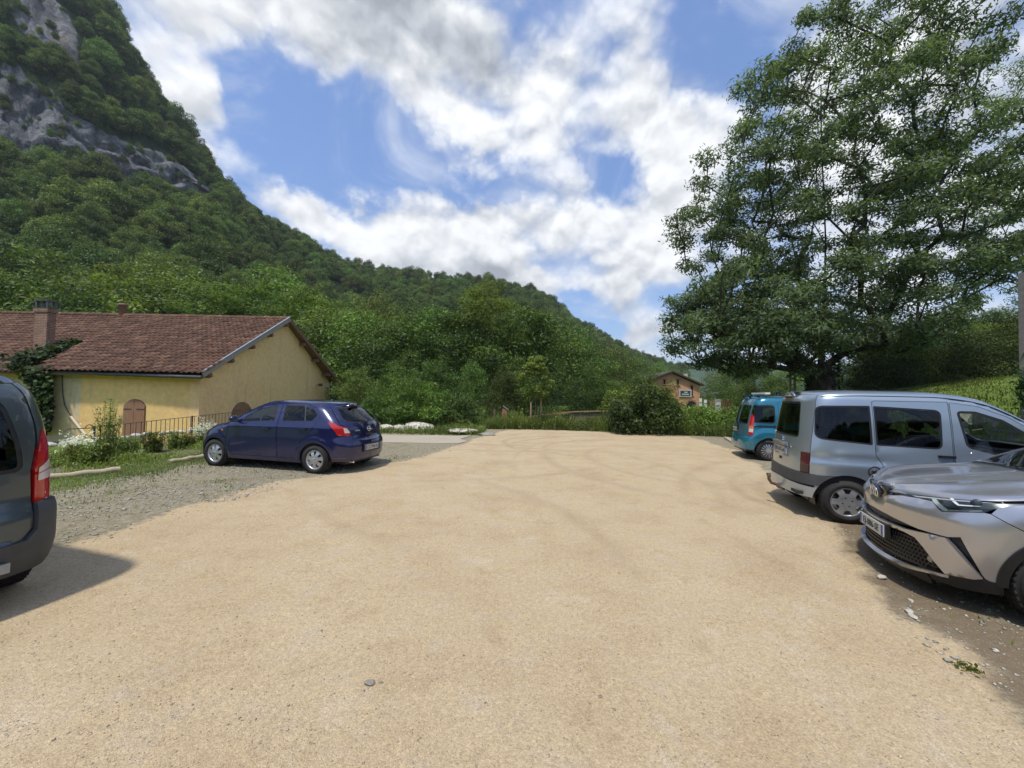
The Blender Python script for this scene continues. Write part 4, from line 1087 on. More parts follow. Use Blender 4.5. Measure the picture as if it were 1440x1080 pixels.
def near_shrubs():
    p = at(907, 575, 17.9); bushy('bush', (p.x, p.y, 1.10), 1.62, 1.2, 1.12, 46, .50, 170, .135, M_LEAF, 'rounded dark green glossy bush at the far edge of the gravel', 'bush', 3, 0, wid=.55, tint=(.72, .85, .85))
    p = at(905, 552, 20.2); bushy('shrub', (p.x, p.y, 1.15), 1.8, 1.2, 1.05, 36, .55, 130, .15, M_LEAF_LIGHT, 'lighter green loose shrub rising behind the dark rounded bush', 'bush', 4, -.1, tint=(1.15, 1.15, .95))
    p = at(582, 570, 18.4); bushy('shrub', (p.x, p.y, 1.15), 1.75, 1.3, 1.25, 54, .48, 150, .17, M_LEAF, 'spreading feathery shrub above the pale rocks behind the blue car', 'bush', 5, 0, flat=.55, wid=.25, tint=(1.35, 1.35, 1.0))
    p = at(652, 590, 19.0); bushy('shrub', (p.x, p.y, .75), .9, .7, .8, 22, .38, 110, .13, M_LEAF, 'low grey green shrub right of the feathery shrub', 'bush', 6, 0, tint=(1.2, 1.3, 1.3))
    p = at(525, 588, 18.2); bushy('shrub', (p.x, p.y, .7), .7, .6, .75, 18, .34, 110, .12, M_LEAF_LIGHT, 'small leafy shrub just behind the blue car rear end', 'bush', 7, 0, tint=(.8, .9, .8))
    # hedge
    rg = np.random.default_rng(8); a, b = at(945, 590, 18.5), at(1062, 590, 18.0); C = []
    for k in range(110):
        f = rg.random(); C.append((a.x + (b.x - a.x) * f, a.y + (b.y - a.y) * f + rg.uniform(-.55, 1.1), .2 + 1.0 * rg.random() ** .8))
    C = np.array(C); V = clump_leaves(C, .36 * rg.uniform(.7, 1.3, len(C)), 95, .10, rg); V[:, 2] = np.maximum(V[:, 2], .0)
    e = empty('hedge', (a.x, a.y, 0), 0, 'low rough green hedge left of the teal van', 'hedge')
    o = link('foliage', quads_mesh('foliage', V - np.array(e.location), M_LEAF), e); o.color = (1.1, 1.15, .9, 1)
    nd, pr, ra = skeleton(None, [np.array([a.x, a.y, 0]), np.array([(a.x + b.x) / 2, a.y, .1]), np.array([b.x, b.y, .1])], C[:40], rg, .008)
    link('stems', limb_mesh('stems', nd - np.array(e.location), pr, ra, M_BARK, .004, 4), e)
    # flowers and herbs of the verge
    M_PETAL = leaf_material('white_petal', (.50, .51, .48), (.58, .59, .56), (.66, .67, .64), .3, False)
    for px, py, dep, r, n, lab in ((114, 628, 9.7, .42, 260, 'white flowering plant under the near end of the railing'), (287, 604, 12.4, .33, 170, 'white flowering plant in front of the blue car bonnet'), (176, 629, 10.6, .2, 50, 'small white flowers beside the tall weed')):
        c = at(px, py, dep); z0 = gz(c.x, c.y); rg = np.random.default_rng(int(px))
        e = empty('flowering_plant', (c.x, c.y, z0), 0, lab, 'flowers', 'white flowering plants')
        hh = c.z - z0
        d = rg.normal(size=(n, 3)) * np.array([r * .55, r * .45, r * .38]); P0 = d + np.array([0, 0, hh]); 
        Cf = (P0[:, None, :] + rg.normal(0, .022, (n, 5, 3))).reshape(-1, 3)
        link('petals', quads_mesh('petals', leaf_quads(Cf, .042, rg, up=.8, wid=.9), M_PETAL), e)
        V, F = blades(np.stack([rg.normal(0, r * .25, n), rg.normal(0, r * .25, n), np.zeros(n)], 1), rg.uniform(.5, 1.05, n) * hh, rg, .006, .5)
        q = leaf_quads(P0 * np.array([1, 1, .75]), .06, rg); link('leaves', mesh_np('leaves', np.concatenate([V, q]), np.concatenate([F, np.arange(len(q)).reshape(-1, 4) + len(V)]), M_GRASS), e)
    for px, pyb, dep, h, n, lab in ((151, 655, 9.0, 1.42, 40, 'tall feathery weed standing up in front of the railing'), (145, 655, 8.6, .75, 30, 'shorter leafy weed at the foot of the tall one'), (215, 640, 10.2, .55, 60, 'leafy weed in front of the shuttered door'), (246, 632, 10.8, .5, 60, 'bushy low weed right of the shuttered door'),
                                    (128, 660, 8.4, .5, 60, 'low weed near the timber edging'), (105, 655, 8.6, .42, 50, 'low weed beside the grey van tail light'), (178, 645, 9.6, .5, 60, 'leafy weed right of the tall feathery one'), (265, 628, 11.2, .4, 50, 'low weed left of the blue car bonnet')):
        p = gnd(px, pyb); c = at(px, pyb - 10, dep); x, y = c.x, c.y; z0 = gz(x, y); rg = np.random.default_rng(int(px * 3))
        e = empty('weed', (x, y, z0 - .02), 0, lab, 'plant', 'tall weeds of the verge')
        st = MB(); L = []
        for k in range(n):
            a = rg.uniform(0, 6.28); r0 = rg.uniform(0, .09); sp = rg.uniform(.02, .16) * (h if h < 1 else 1.0); hh = h * rg.uniform(.45, 1.05)
            p0 = Vector((r0 * cos(a) * n / 26, r0 * sin(a) * n / 26, 0)); p1 = p0 + Vector((cos(a) * sp, sin(a) * sp, hh)); pm = (p0 + p1) / 2 + Vector((0, 0, hh * .08)) - Vector((cos(a), sin(a), 0)) * sp * .25
            st.tube([p0, pm, p1], [.006, .005, .002], 4, cap=False)
            for q in range(int(34 * hh) + 6):
                f = rg.random() ** .7; b_ = p0 * (1 - f) ** 2 + pm * 2 * f * (1 - f) + p1 * f * f; L.append((b_.x + rg.normal(0, .035), b_.y + rg.normal(0, .035), b_.z))
        st.build('stems', M_GRASS, e)
        link('leaves', quads_mesh('leaves', leaf_quads(np.array(L), .075 if h < 1 else .06, rg, wid=.32), M_GRASS), e)
near_shrubs()

# ------------------------------------------------------------------ sapling, stakes, posts, fences
M_STAKE = wood('stake_wood', (.26, .18, .10), (.38, .28, .17))
M_OLDWOOD = wood('weathered_wood', (.12, .085, .06), (.24, .18, .13))
M_REDWOOD = wood('red_wood', (.26, .125, .06), (.36, .19, .10))
def sapling():
    p = gnd(752, 602.5); rg = np.random.default_rng(12); x, y = p.x, p.y
    e = empty('young_tree', (x, y, 0), 0, 'young staked tree with light green crown at the end of the lot', 'tree')
    H = at(752, 497, y).z; C = []
    for k in range(46):
        h = rg.random(); th = rg.uniform(0, 6.28); r = .82 * (sin(pi * min(1, h * .85 + .15)) ** .7) * sqrt(rg.uniform(.1, 1)); C.append((r * cos(th), r * sin(th), 1.55 + h * (H - 1.7)))
    C = np.array(C)
    link('crown', quads_mesh('crown', clump_leaves(C, .22 * rg.uniform(.7, 1.3, len(C)), 80, .13, rg, .5), M_LEAF_LIGHT), e)
    nd, pr, ra = skeleton(None, [np.array([0, 0, -.05]), np.array([.01, 0, .8]), np.array([.02, .01, 1.5]), np.array([0, 0, 2.4]), np.array([0, 0, H - .4])], C, rg, .005)
    link('trunk', limb_mesh('trunk', nd, pr, ra, M_BARK, .003, 6), e)
    for px, top, lab in ((746, 566, 'shorter wooden stake on the left of the young tree'), (760, 558, 'taller wooden stake on the right of the young tree')):
        g = gnd(px, 602); h = at(px, top, g.y - .1).z
        s = MB().tube([(g.x, g.y - .1, -.1), (g.x, g.y - .1, h)], .045, 8); o = s.build('tree_stake', M_STAKE); tag(o, lab, 'stake', 'stakes of the young tree')
    a = gnd(746, 602); b = gnd(760, 602)
    z = at(753, 572, a.y).z
    tag(MB().bar((a.x, a.y - .11, z), (b.x, b.y - .11, z), .012, .035).build('tree_tie', M_GUTTER), 'dark strap tying the young tree between its stakes', 'strap')
sapling()
def posts():
    g = at(709.5, 590, 19.6); t = at(709.5, 575, 19.6); zt = t.z
    e = empty('information_post', (g.x, g.y, 0), 0, 'short rust orange post with a slanted grey top in the weeds', 'post')
    MB().box((0, 0, zt / 2 - .05), (.24, .2, zt + .1)).build('post', M_REDWOOD, e)
    MB().box((.05, -.02, zt + .06), (.36, .26, .035), Matrix.Rotation(.6, 3, 'Y')).build('slanted_top', M_METAL_G, e)
    g = at(695.5, 590, 20.2); zt = at(695.5, 576, 20.2).z
    tag(MB().tube([(g.x, g.y, -.1), (g.x, g.y, zt)], .06, 8).build('wooden_post', M_OLDWOOD), 'thin weathered post left of the orange one', 'post')
    # sloping handrail and plank fence of the footbridge ramp
    A = at(729, 588.3, 20.6); B = at(804, 579.6, 21.2)
    e = empty('ramp_handrail', (A.x, A.y, -.3), 0, 'sloping wooden handrail rising behind the young tree', 'handrail')
    def ch(mb, name, mat=M_STAKE):
        o = mb.build(name, mat, e); o.matrix_parent_inverse = Matrix.Translation(-e.location)
    ch(MB().bar(A, B, .16, .07), 'rail', M_REDWOOD)
    for f in (.05, .35, .65, .97):
        q = A + (B - A) * f; ch(MB().box((q.x, q.y + .02, (q.z - .6) / 2 - .04), (.11, .11, q.z + .6)), 'post', M_OLDWOOD)
    for f in np.arange(.30, 1.0, .055):
        q = A + (B - A) * f; ch(MB().box((q.x, q.y + .09, (q.z - .5) / 2 - .06), (.155, .03, q.z + .36)), 'plank', M_OLDWOOD)
    A = at(804, 579, 21.3); B = at(868, 577.5, 21.3)
    e = empty('plank_fence', (A.x, A.y, -.3), 0, 'weathered vertical plank fence left of the dark bush', 'fence')
    n = 15; d = (B - A)
    for k in range(n):
        q = A + d * ((k + .5) / n); zz = q.z - .06 + rnd.uniform(-.03, .03)
        ch(MB().box((q.x, q.y, (zz - .6) / 2), (d.length / n - .03, .035, zz + .6)), 'plank', M_OLDWOOD)
    ch(MB().bar(A + Vector((0, -.05, .0)), B + Vector((0, -.05, 0)), .1, .06), 'top_rail', M_STAKE)
    ch(MB().bar(A + Vector((0, .05, -.5)), B + Vector((0, .05, -.5)), .05, .08), 'bottom_rail', M_OLDWOOD)
posts()

# ------------------------------------------------------------------ brick building at the end of the valley road
def brick_house():
    D = 58.0; m, t, b = material('far_brick'); P = geopos(t); br = t.node('ShaderNodeTexBrick')
    sp = t.node('ShaderNodeSeparateXYZ'); t.put(sp.inputs[0], P); cb = t.node('ShaderNodeCombineXYZ'); t.put(cb.inputs[0], sp.outputs[0]); t.put(cb.inputs[1], sp.outputs[2]); t.put(br.inputs['Vector'], cb.outputs[0])
    br.inputs['Scale'].default_value = 1; br.inputs['Brick Width'].default_value = .34; br.inputs['Row Height'].default_value = .1; br.inputs['Mortar Size'].default_value = .012
    br.inputs['Color1'].default_value = (.60, .27, .135, 1); br.inputs['Color2'].default_value = (.50, .215, .11, 1); br.inputs['Mortar'].default_value = (.38, .28, .2, 1)
    n = t.noise(P, .9, 5, .6); t.put(b.inputs['Base Color'], t.vec('SCALE', t.mix(.25, br.outputs['Color'], (.62, .36, .20)), sc=t.mapr(n, .3, .7, .8, 1.2, False))); b.inputs['Roughness'].default_value = .9
    al = at(908, 537, D); ap = at(944.5, 523.5, D); ar = at(985.5, 541.5, D); zb = -2.0
    xl, xr = al.x + .15, ar.x - .15
    e = empty('brick_house', (ap.x, D, zb), 0, 'red brick gabled building with slit windows far behind the bush', 'house')
    def ch(mb, name, mat, par=e):
        o = mb.build(name, mat, par)
        if par is e: o.matrix_parent_inverse = Matrix.Translation(-e.location)
        return o
    wall = [(xl, zb), (xr, zb), (xr, ar.z - .1), (ap.x, ap.z - .12), (xl, al.z - .1)]
    ch(MB().prism(wall, lambda x, z: Vector((x, D, z)), lambda x, z: Vector((x, D + 14, z))), 'wall', m)
    dk = plain('dark_roof', (.07, .05, .042), .85, var=.3)
    for a in (al, ar):
        s = -1 if a is al else 1
        V = [Vector((ap.x, D - .5, ap.z)), Vector((a.x + s * .3, D - .5, a.z - .12)), Vector((a.x + s * .3, D + 14.4, a.z - .12)), Vector((ap.x, D + 14.4, ap.z))]
        V += [v + Vector((0, 0, .24)) for v in V]
        ch(MB().add(V, [[0, 1, 2, 3], [7, 6, 5, 4], [0, 4, 5, 1], [1, 5, 6, 2], [2, 6, 7, 3], [3, 7, 4, 0]]), 'roof', dk)
    glass = plain('dark_glass', (.02, .022, .025), .12)
    fr = plain('brick_trim', (.30, .15, .09), .9)
    for px, y0, y1, w in ((934.5, 534, 540, 2.6), (953.5, 534, 541.5, 2.6), (973, 542.5, 556, 2.8)):
        c0 = at(px, y0, D - .04); c1 = at(px, y1, D - .04); ww = w / FPX * D
        o = ch(MB().box((c0.x, D - .02, (c0.z + c1.z) / 2), (ww, .04, c0.z - c1.z)), 'window', glass)
        ch(MB().box((c0.x, D - .05, c1.z - .07), (ww + .3, .14, .12)).box((c0.x, D - .05, c0.z + .07), (ww + .3, .10, .12)), 'sill', fr, o)
    # arched doorway
    c = at(972, 575, D); w2 = 6.2 / FPX * D; zt = at(972, 564, D).z; out = [(-w2, zb)] + [(w2 * cos(a), zt - w2 * .7 + w2 * .7 * sin(a)) for a in np.linspace(pi, 0, 12)] + [(w2, zb)]
    ch(MB().prism(out, lambda x, z: Vector((c.x + x, D - .03, z)), lambda x, z: Vector((c.x + x, D + .02, z))), 'doorway', glass)
    ch(MB().prism([(x * 1.22, z + (.25 if z > zb else 0)) for x, z in out], lambda x, z: Vector((c.x + x, D - .015, z)), lambda x, z: Vector((c.x + x, D + .02, z))), 'arch', fr)
    cc = at(967.5, 529, D + 5); ch(MB().box((cc.x, D + 6, cc.z - .3), (.55, .55, 1.5)), 'chimney', plain('pale_render', (.5, .48, .44), .9))
    # signboard on the wall
    a = at(957, 549.3, D - .2); b_ = at(971, 556.6, D - .2); cx, cz = (a.x + b_.x) / 2, (a.z + b_.z) / 2
    s = empty('signboard', (cx, D - .12, cz), 0, 'dark signboard with pale border and lettering on the brick wall', 'sign')
    MB().box((0, 0, 0), (b_.x - a.x + .35, .06, a.z - b_.z + .35)).build('frame', plain('pale_frame', (.55, .53, .5), .7), s)
    MB().box((0, -.045, 0), (b_.x - a.x, .04, a.z - b_.z)).build('board', plain('slate', (.05, .055, .065), .6), s)
    w = b_.x - a.x; mb = MB()
    for row, (lo, hi, z) in enumerate(((-.12, .22, .14), (-.36, .36, -.16))):
        x = lo
        while x < hi - .03:
            k = rnd.uniform(.05, .09); mb.box(((x + k / 2) * w, -.069, z), (k * w * .8, .006, .17)); x += k + .02
    mb.build('lettering', plain('white_paint', (.75, .75, .73), .6), s)
brick_house()
def far_furniture():
    W_ = plain('white_board', (.78, .78, .75), .6); WP = MATS['white_paint']
    D = 40.0
    for i, (x0, x1, y0, y1) in enumerate(((983.2, 987, 560, 572.5), (990, 994, 562, 573))):
        a, b = at(x0, y0, D), at(x1, y1, D); e = empty('notice_board', ((a.x + b.x) / 2, D, -.7), 0, ['left white notice board on the grass by the brick building', 'right white notice board on the grass by the brick building'][i], 'notice board', 'white notice boards')
        h = a.z - b.z; cz = (a.z + b.z) / 2 + .7
        MB().box((0, 0, cz), (b.x - a.x, .05, h)).build('panel', W_, e)
        MB().box((0, -.03, cz), (b.x - a.x, .012, .12)).build('stripe', plain('grey_text', (.25, .25, .27), .7), e)
        MB().box((-.12, .05, cz / 2), (.06, .06, cz)).box((.12, .05, cz / 2), (.06, .06, cz)).build('post', M_GUTTER, e)
    D = 34.0; a, b = at(1007.3, 563, D), at(1012.3, 573.5, D)
    e = empty('electric_cabinet', ((a.x + b.x) / 2, D, -.6), 0, 'white utility cabinet standing left of the pale fence posts', 'cabinet')
    MB().box((0, 0, (a.z + .6) / 2), (b.x - a.x, .3, a.z + .6)).build('body', W_, e); MB().box((0, 0, a.z + .63), (b.x - a.x + .08, .38, .06)).build('lid', W_, e)
    a = at(1009.5, 552.5, D); e = empty('street_lamp', (a.x + .02, D + .5, -.6), 0, 'small grey lamp on a short pole above the white cabinet', 'lamp')
    MB().tube([(0, 0, 0), (0, 0, a.z + .55)], .035, 8).build('pole', M_METAL_G, e); MB().box((0, 0, a.z + .62), (.44, .25, .16)).build('lamp_head', M_METAL_G, e)
    for i, px in enumerate((1000, 1004.5, 1016.5, 1020, 1023.8, 1027.4)):
        g = at(px, 572, 33); zt = at(px, 563.5 - (1.5 if i % 2 else 0), 33).z
        o = MB().box((g.x, 33, (zt - .7) / 2), (.13, .1, zt + .7)).build('fence_post', M_REDWOOD if i > 1 else M_STAKE)
        tag(o, ['leftmost pale post beside the notice boards', 'pale post left of the white cabinet', 'first wooden post right of the white cabinet', 'second wooden post right of the white cabinet', 'third wooden post right of the white cabinet', 'last wooden post beside the teal van'][i], 'post', 'wooden posts beyond the hedge')
    # pedestrian crossing sign
    D = 27.0; c = at(1094.3, 555, D); e = empty('crossing_sign', (c.x, D, gz(c.x, D)), 0, 'square blue pedestrian crossing sign above the teal van roof', 'sign'); z0 = e.location.z
    s = 7.8 / FPX * D; h = c.z - z0
    MB().tube([(0, .05, -.2), (0, .05, h + s * .5)], .03, 8).build('pole', M_METAL_G, e)
    MB().box((0, 0, h), (s, .02, s)).build('plate_edge', WP, e)
    MB().box((0, -.013, h), (s * .9, .008, s * .9)).build('blue_plate', plain('sign_blue', (.02, .08, .33), .4), e)
    MB().prism([(-.37 * s, -.34 * s), (.37 * s, -.34 * s), (0, .36 * s)], lambda x, z: Vector((x, -.018, h + z)), lambda x, z: Vector((x, -.023, h + z))).build('white_triangle', WP, e)
    f = MB(); y = -.026; k = s
    f.box((0, y, h + .16 * k), (.06 * k, .004, .07 * k)); f.box((0, y, h + .02 * k), (.07 * k, .004, .18 * k))
    f.bar((0, y, h - .06 * k), (-.12 * k, y, h - .26 * k), .045 * k, .005, (0, 1, 0)); f.bar((0, y, h - .06 * k), (.12 * k, y, h - .26 * k), .045 * k, .005, (0, 1, 0)); f.bar((-.1 * k, y, h - .01 * k), (.11 * k, y, h + .05 * k), .035 * k, .004, (0, 1, 0))
    f.build('walking_figure', plain('sign_black', (.01, .01, .01), .6), e)
    # twin-post pole with rungs
    D = 30.0; z0 = gz(17, D); zt = at(1113, 500, D).z; a, b = at(1111, 540, D), at(1117.5, 540, D)
    e = empty('lattice_pole', ((a.x + b.x) / 2, D, z0), 0, 'pale brown twin legged lattice pole left of the big tree trunk', 'pole'); w = (b.x - a.x) / 2
    cm = plain('brown_concrete', (.30, .22, .15), .9, var=.2)
    for sx in (-1, 1): MB().box((sx * w, 0, (zt - z0) / 2), (.10, .14, zt - z0)).build('leg', cm, e)
    mb = MB(); z = .6
    while z < zt - z0: mb.box((0, 0, z), (2 * w - .1, .08, .07)); z += .42
    mb.build('rungs', cm, e)
    zc = at(1113, 552, D).z - z0
    MB().lathe([(.001, .14), (.16, .12), (.2, 0), (.16, -.12), (.001, -.14)], 12, Matrix.Translation((0, -.1, zc))).build('insulator', plain('pale_ceramic', (.55, .42, .3), .4), e)
    # ivy-clad concrete pole at the right edge
    D = 11.0; c = at(1444, 500, D); z0 = gz(c.x, D) - .2; zt = at(1441, 384, D).z
    e = empty('concrete_pole', (c.x, D, z0), 0, 'pale concrete utility pole with ivy at the right edge', 'pole')
    MB().box((0, 0, (zt - z0) / 2), (.24, .16, zt - z0)).build('shaft', plain('concrete', (.20, .185, .165), .9, var=.2, bmp=.3), e)
    mb = MB()
    for k in range(9): mb.box((-.005, -.076, .8 + k * .48), (.10, .02, .22))
    mb.build('recess', plain('recess', (.09, .08, .07), .95), e)
    rg = np.random.default_rng(2); zz = at(1437, 525, D).z - z0; n = 700
    C = np.stack([rg.normal(-.05, .11, n), rg.normal(-.05, .1, n), zz + rg.normal(-.45, .42, n)], 1)
    link('ivy', quads_mesh('ivy', leaf_quads(C, .11, rg, out=np.tile([[-.2, -1, 0]], (n, 1)), wid=.8), M_IVY), e)
far_furniture()

# ------------------------------------------------------------------ trees that can be told apart
def big_ash(px0, dep, outline, n, seed, label, leafn=270, crw=1.0, low=0):
    """outline: (py, left px, right px) of the crown at the distance of its trunk"""
    rg = np.random.default_rng(seed); base = at(px0, 556, dep); bx = base.x; z0 = gz(bx, dep) - .2
    e = empty('ash_tree', (bx, dep, z0), 0, label, 'tree', 'large ash trees on the right')
    rows = []
    for py, l, r in outline:
        a, b = at(l, py, dep), at(r, py, dep); rows.append((a.z - z0, a.x - bx, b.x - bx))
    rows = np.array(sorted(rows)); C = []; tries = 0
    while len(C) < n and tries < 40000:
        tries += 1
        z = rg.uniform(rows[0, 0], rows[-1, 0]); l = np.interp(z, rows[:, 0], rows[:, 1]); r = np.interp(z, rows[:, 0], rows[:, 2])
        c0, hw = (l + r) / 2, (r - l) / 2
        if hw < .3: continue
        rr = rg.uniform(.12, 1) ** .5; th = rg.uniform(0, 2 * pi); x = c0 + (hw - .55) * rr * cos(th); y = min(hw, 8.0) * (.85 if sin(th) > 0 else .62) * rr * sin(th)
        if x * x + y * y < 9 + 6 * (x > 0) and z < 3.4 or y < -1 and abs(x) < 2.2 and z < 4.2: continue      # the trunk stands free below the lowest limbs
        if z > .6 * rows[-1, 0] and rg.random() < .25: continue
        c = np.array([x, y, z]); dmin = (1.30 if tries < 15000 else 1.0) * (1.18 if z > .55 * rows[-1, 0] else 1)
        if all(((c - q) ** 2 * np.array([1, 1, 1.6])).sum() > dmin * dmin for q in C[-5000:]): C.append(c)
    C += [np.array([bx_ - bx, rg.uniform(-5.5, 2.5), bz_ - z0]) for bx_, bz_ in [((lambda q: (q.x, q.z))(at(rg.uniform(948, 1100), rg.uniform(405, 505), dep))) for _ in range(low)]]
    C = np.array(C); rad = crw * rg.uniform(.6, 1.15, len(C))
    V = clump_leaves(C, rad, leafn, .235, rg, .62, shell=.35, wid=.36)
    link('crown', quads_mesh('crown', V, M_LEAF_ASH), e)
    H = rows[-1, 0]
    tr = [(0, 0, -.5), (.02, 0, .9), (.05, .02, 2.3), (.25, .1, 4.2), (.4, .1, 7.0), (.5, .2, 10.5), (.2, .1, H * .62), (.1, 0, H * .75)]
    nd, pr, ra = skeleton(None, tr, C, rg, .030, .05, .10, 2.15)
    ra[:3] = np.maximum(ra[:3], [1.0, .78, .68]); ra *= .95
    link('trunk', limb_mesh('trunk', nd, pr, ra, M_BARK_DARK, .018, 8), e)
    k = 1500; h = rg.uniform(0, 5.5, k); a = rg.uniform(0, 6.28, k); r = np.interp(h, [0, 1, 2.3, 5.5], [.98, .78, .70, .60]) + np.abs(rg.normal(0, .07, k))
    Ci = np.stack([r * np.cos(a) + np.interp(h, [0, 4.2], [0, .25]), r * np.sin(a), h], 1)
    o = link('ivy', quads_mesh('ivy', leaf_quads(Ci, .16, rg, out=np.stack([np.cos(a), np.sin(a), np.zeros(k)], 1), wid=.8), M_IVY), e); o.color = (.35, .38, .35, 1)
big_ash(1153, 22.0, [(-30, 1150, 1330), (5, 1125, 1365), (50, 1085, 1385), (85, 1062, 1385), (100, 1038, 1385), (150, 1022, 1370), (190, 1004, 1390), (215, 985, 1400), (260, 958, 1420), (300, 942, 1430), (330, 944, 1440), (360, 968, 1440), (385, 975, 1420), (400, 955, 1400), (430, 936, 1360), (460, 928, 1320), (485, 940, 1290), (510, 990, 1250), (524, 1035, 1215)], 480, 21,
        'huge old ash tree with dark spreading crown behind the parked vans', low=70)
big_ash(1500, 33.0, [(78, 1405, 1520), (105, 1385, 1560), (150, 1370, 1640), (200, 1370, 1700), (300, 1360, 1720), (400, 1350, 1700), (440, 1380, 1640), (480, 1420, 1560)], 230, 22,
        'second tall ash tree partly outside the right edge of the view', 200)
def tree_rows():
    def put(lst, group, labs):
        for i, (kind, sd, px, dep, top, wide, tint) in enumerate(lst):
            b = at(px, 560, dep); z = gz(b.x, dep) - .3; H = at(px, top, dep).z - z
            place_tree(kind, sd, b.x, dep, z, H, rnd.uniform(0, 6.28), labs[i] if isinstance(labs, list) else labs, group, tint, wide)
    G = lambda g, r=1.0, b=.9: (g * r, g, g * b)
    house_row = [('oak', 1, -45, 40, 372, 1.15, G(1.0)), ('round', 2, 15, 44, 385, 1.2, G(1.25)), ('tall', 1, 62, 46, 345, 1.2, G(.9)), ('oak', 2, 105, 42, 395, 1.2, G(1.1)), ('robinia', 1, 150, 48, 368, 1.2, G(1.1)),
                 ('round', 1, 200, 44, 398, 1.25, G(.9)), ('oak', 3, 245, 47, 372, 1.2, G(1.2)), ('round', 3, 292, 45, 402, 1.2, G(.85)), ('robinia', 2, 345, 44, 385, 1.3, G(1.1)), ('oak', 1, 385, 50, 378, 1.2, G(1.05)), ('robinia', 3, 425, 41, 400, 1.2, G(1.1)), ('oak', 3, 455, 38, 425, 1.2, G(1.1))]
    put(house_row, 'trees directly behind the house', ['leafy tree behind the far left end of the house roof', 'bushy tree behind the brick chimney', 'upright dark tree just right of the brick chimney', 'leafy tree left of the small chimney pot', 'light green tree behind the small chimney pot',
        'round dark tree right of the small chimney pot', 'bright leafy tree behind the middle of the roof ridge', 'low round tree behind the roof ridge', 'light feathery tree left of the gable peak', 'tall leafy tree behind the gable peak', 'pale feathery tree just right of the gable peak', 'leafy tree over the right slope of the gable'])
    mid = [('oak', 2, 500, 36, 430, 1.15, G(1.0)), ('round', 1, 538, 34, 452, 1.1, G(.95)), ('oak', 1, 575, 36, 438, 1.1, G(.8)), ('tall', 2, 612, 37, 420, 1.2, G(.9)), ('oak', 3, 648, 36, 428, 1.1, G(.85)), ('robinia', 1, 690, 40, 388, 1.25, G(1.1)),
           ('tall', 3, 735, 36, 425, 1.2, G(.8)), ('oak', 2, 775, 38, 446, 1.1, G(.8)), ('oak', 1, 808, 42, 458, 1.1, G(1.0)), ('round', 2, 838, 46, 476, 1.0, G(.9)), ('oak', 3, 866, 52, 484, 1.0, G(1.0)), ('round', 3, 893, 58, 497, 1.0, G(.9)), ('oak', 1, 925, 75, 510, 1.0, G(1.15))]
    put(mid, 'tall trees across the end of the lot', ['leafy tree just right of the house gable', 'rounded tree behind the blue car rear', 'dark tree behind the feathery shrub', 'slender tall tree right of the feathery shrub', 'dark tree left of the tallest pale tree', 'tallest pale yellow green tree in the middle of the wood',
        'slim dark tree behind the young staked tree', 'dark leafy tree right of the young staked tree', 'leafy tree above the sloping handrail', 'rounded tree above the plank fence', 'leafy tree above the dark bush', 'round tree left of the brick building', 'farthest leafy tree beside the brick building'])
    low = [('round', 2, 505, 27, 512, 1.0, G(1.0)), ('round', 1, 560, 25, 505, .9, G(.85)), ('oak', 2, 615, 26, 498, .9, G(.75)), ('round', 3, 662, 26, 505, .8, G(.9)), ('oak', 3, 705, 25, 515, .8, G(.8)), ('tall', 1, 730, 27, 500, 1.2, G(.8)), ('round', 1, 788, 27, 512, .9, G(.9)), ('oak', 1, 828, 28, 516, .9, G(1.1)), ('round', 2, 862, 29, 528, .9, G(1.1))]
    put(low, 'low bushy trees at the edge of the wood', ['low bushy tree beside the house corner', 'low dark tree over the feathery shrub', 'low dark tree with bare stems beyond the weeds', 'low rounded tree left of the orange post', 'small dark tree behind the orange post', 'narrow dark tree left of the young staked tree', 'low round tree behind the sloping handrail', 'low bright tree behind the plank fence', 'low round tree touching the dark bush'])
    right = [('round', 1, 1014, 66, 512, 1.0, G(.8)), ('oak', 2, 1035, 46, 505, 1.1, G(.8)), ('round', 3, 1072, 42, 508, 1.1, G(.9)), ('round', 2, 1108, 40, 512, 1.1, G(1.15)), ('oak', 1, 1190, 38, 512, 1.0, G(1.2)), ('robinia', 2, 1222, 36, 505, 1.2, G(1.1)), ('tall', 2, 1262, 38, 470, 1.4, G(.8)), ('oak', 3, 1300, 37, 455, 1.2, G(.75)),
             ('tall', 1, 1338, 38, 440, 1.5, G(.8)), ('robinia', 3, 1375, 34, 448, 1.3, G(1.1)), ('oak', 2, 1410, 36, 430, 1.2, G(.75)), ('round', 1, 1455, 33, 440, 1.2, G(.9)), ('oak', 1, 1500, 32, 410, 1.2, G(.8)), ('round', 3, 1285, 32, 505, .9, G(.7)), ('round', 2, 1345, 31, 500, .9, G(.7)), ('oak', 3, 1555, 30, 400, 1.2, G(.9)), ('tall', 3, 1240, 46, 450, 1.4, G(.8))]
    right += [('round', 1 + k % 3, 1225 + 32 * k, 27 + 2.5 * (k % 3), 478 - 9 * (k % 4) - 3 * k, 1.3, G(.5 + .45 * (k % 2))) for k in range(10)]
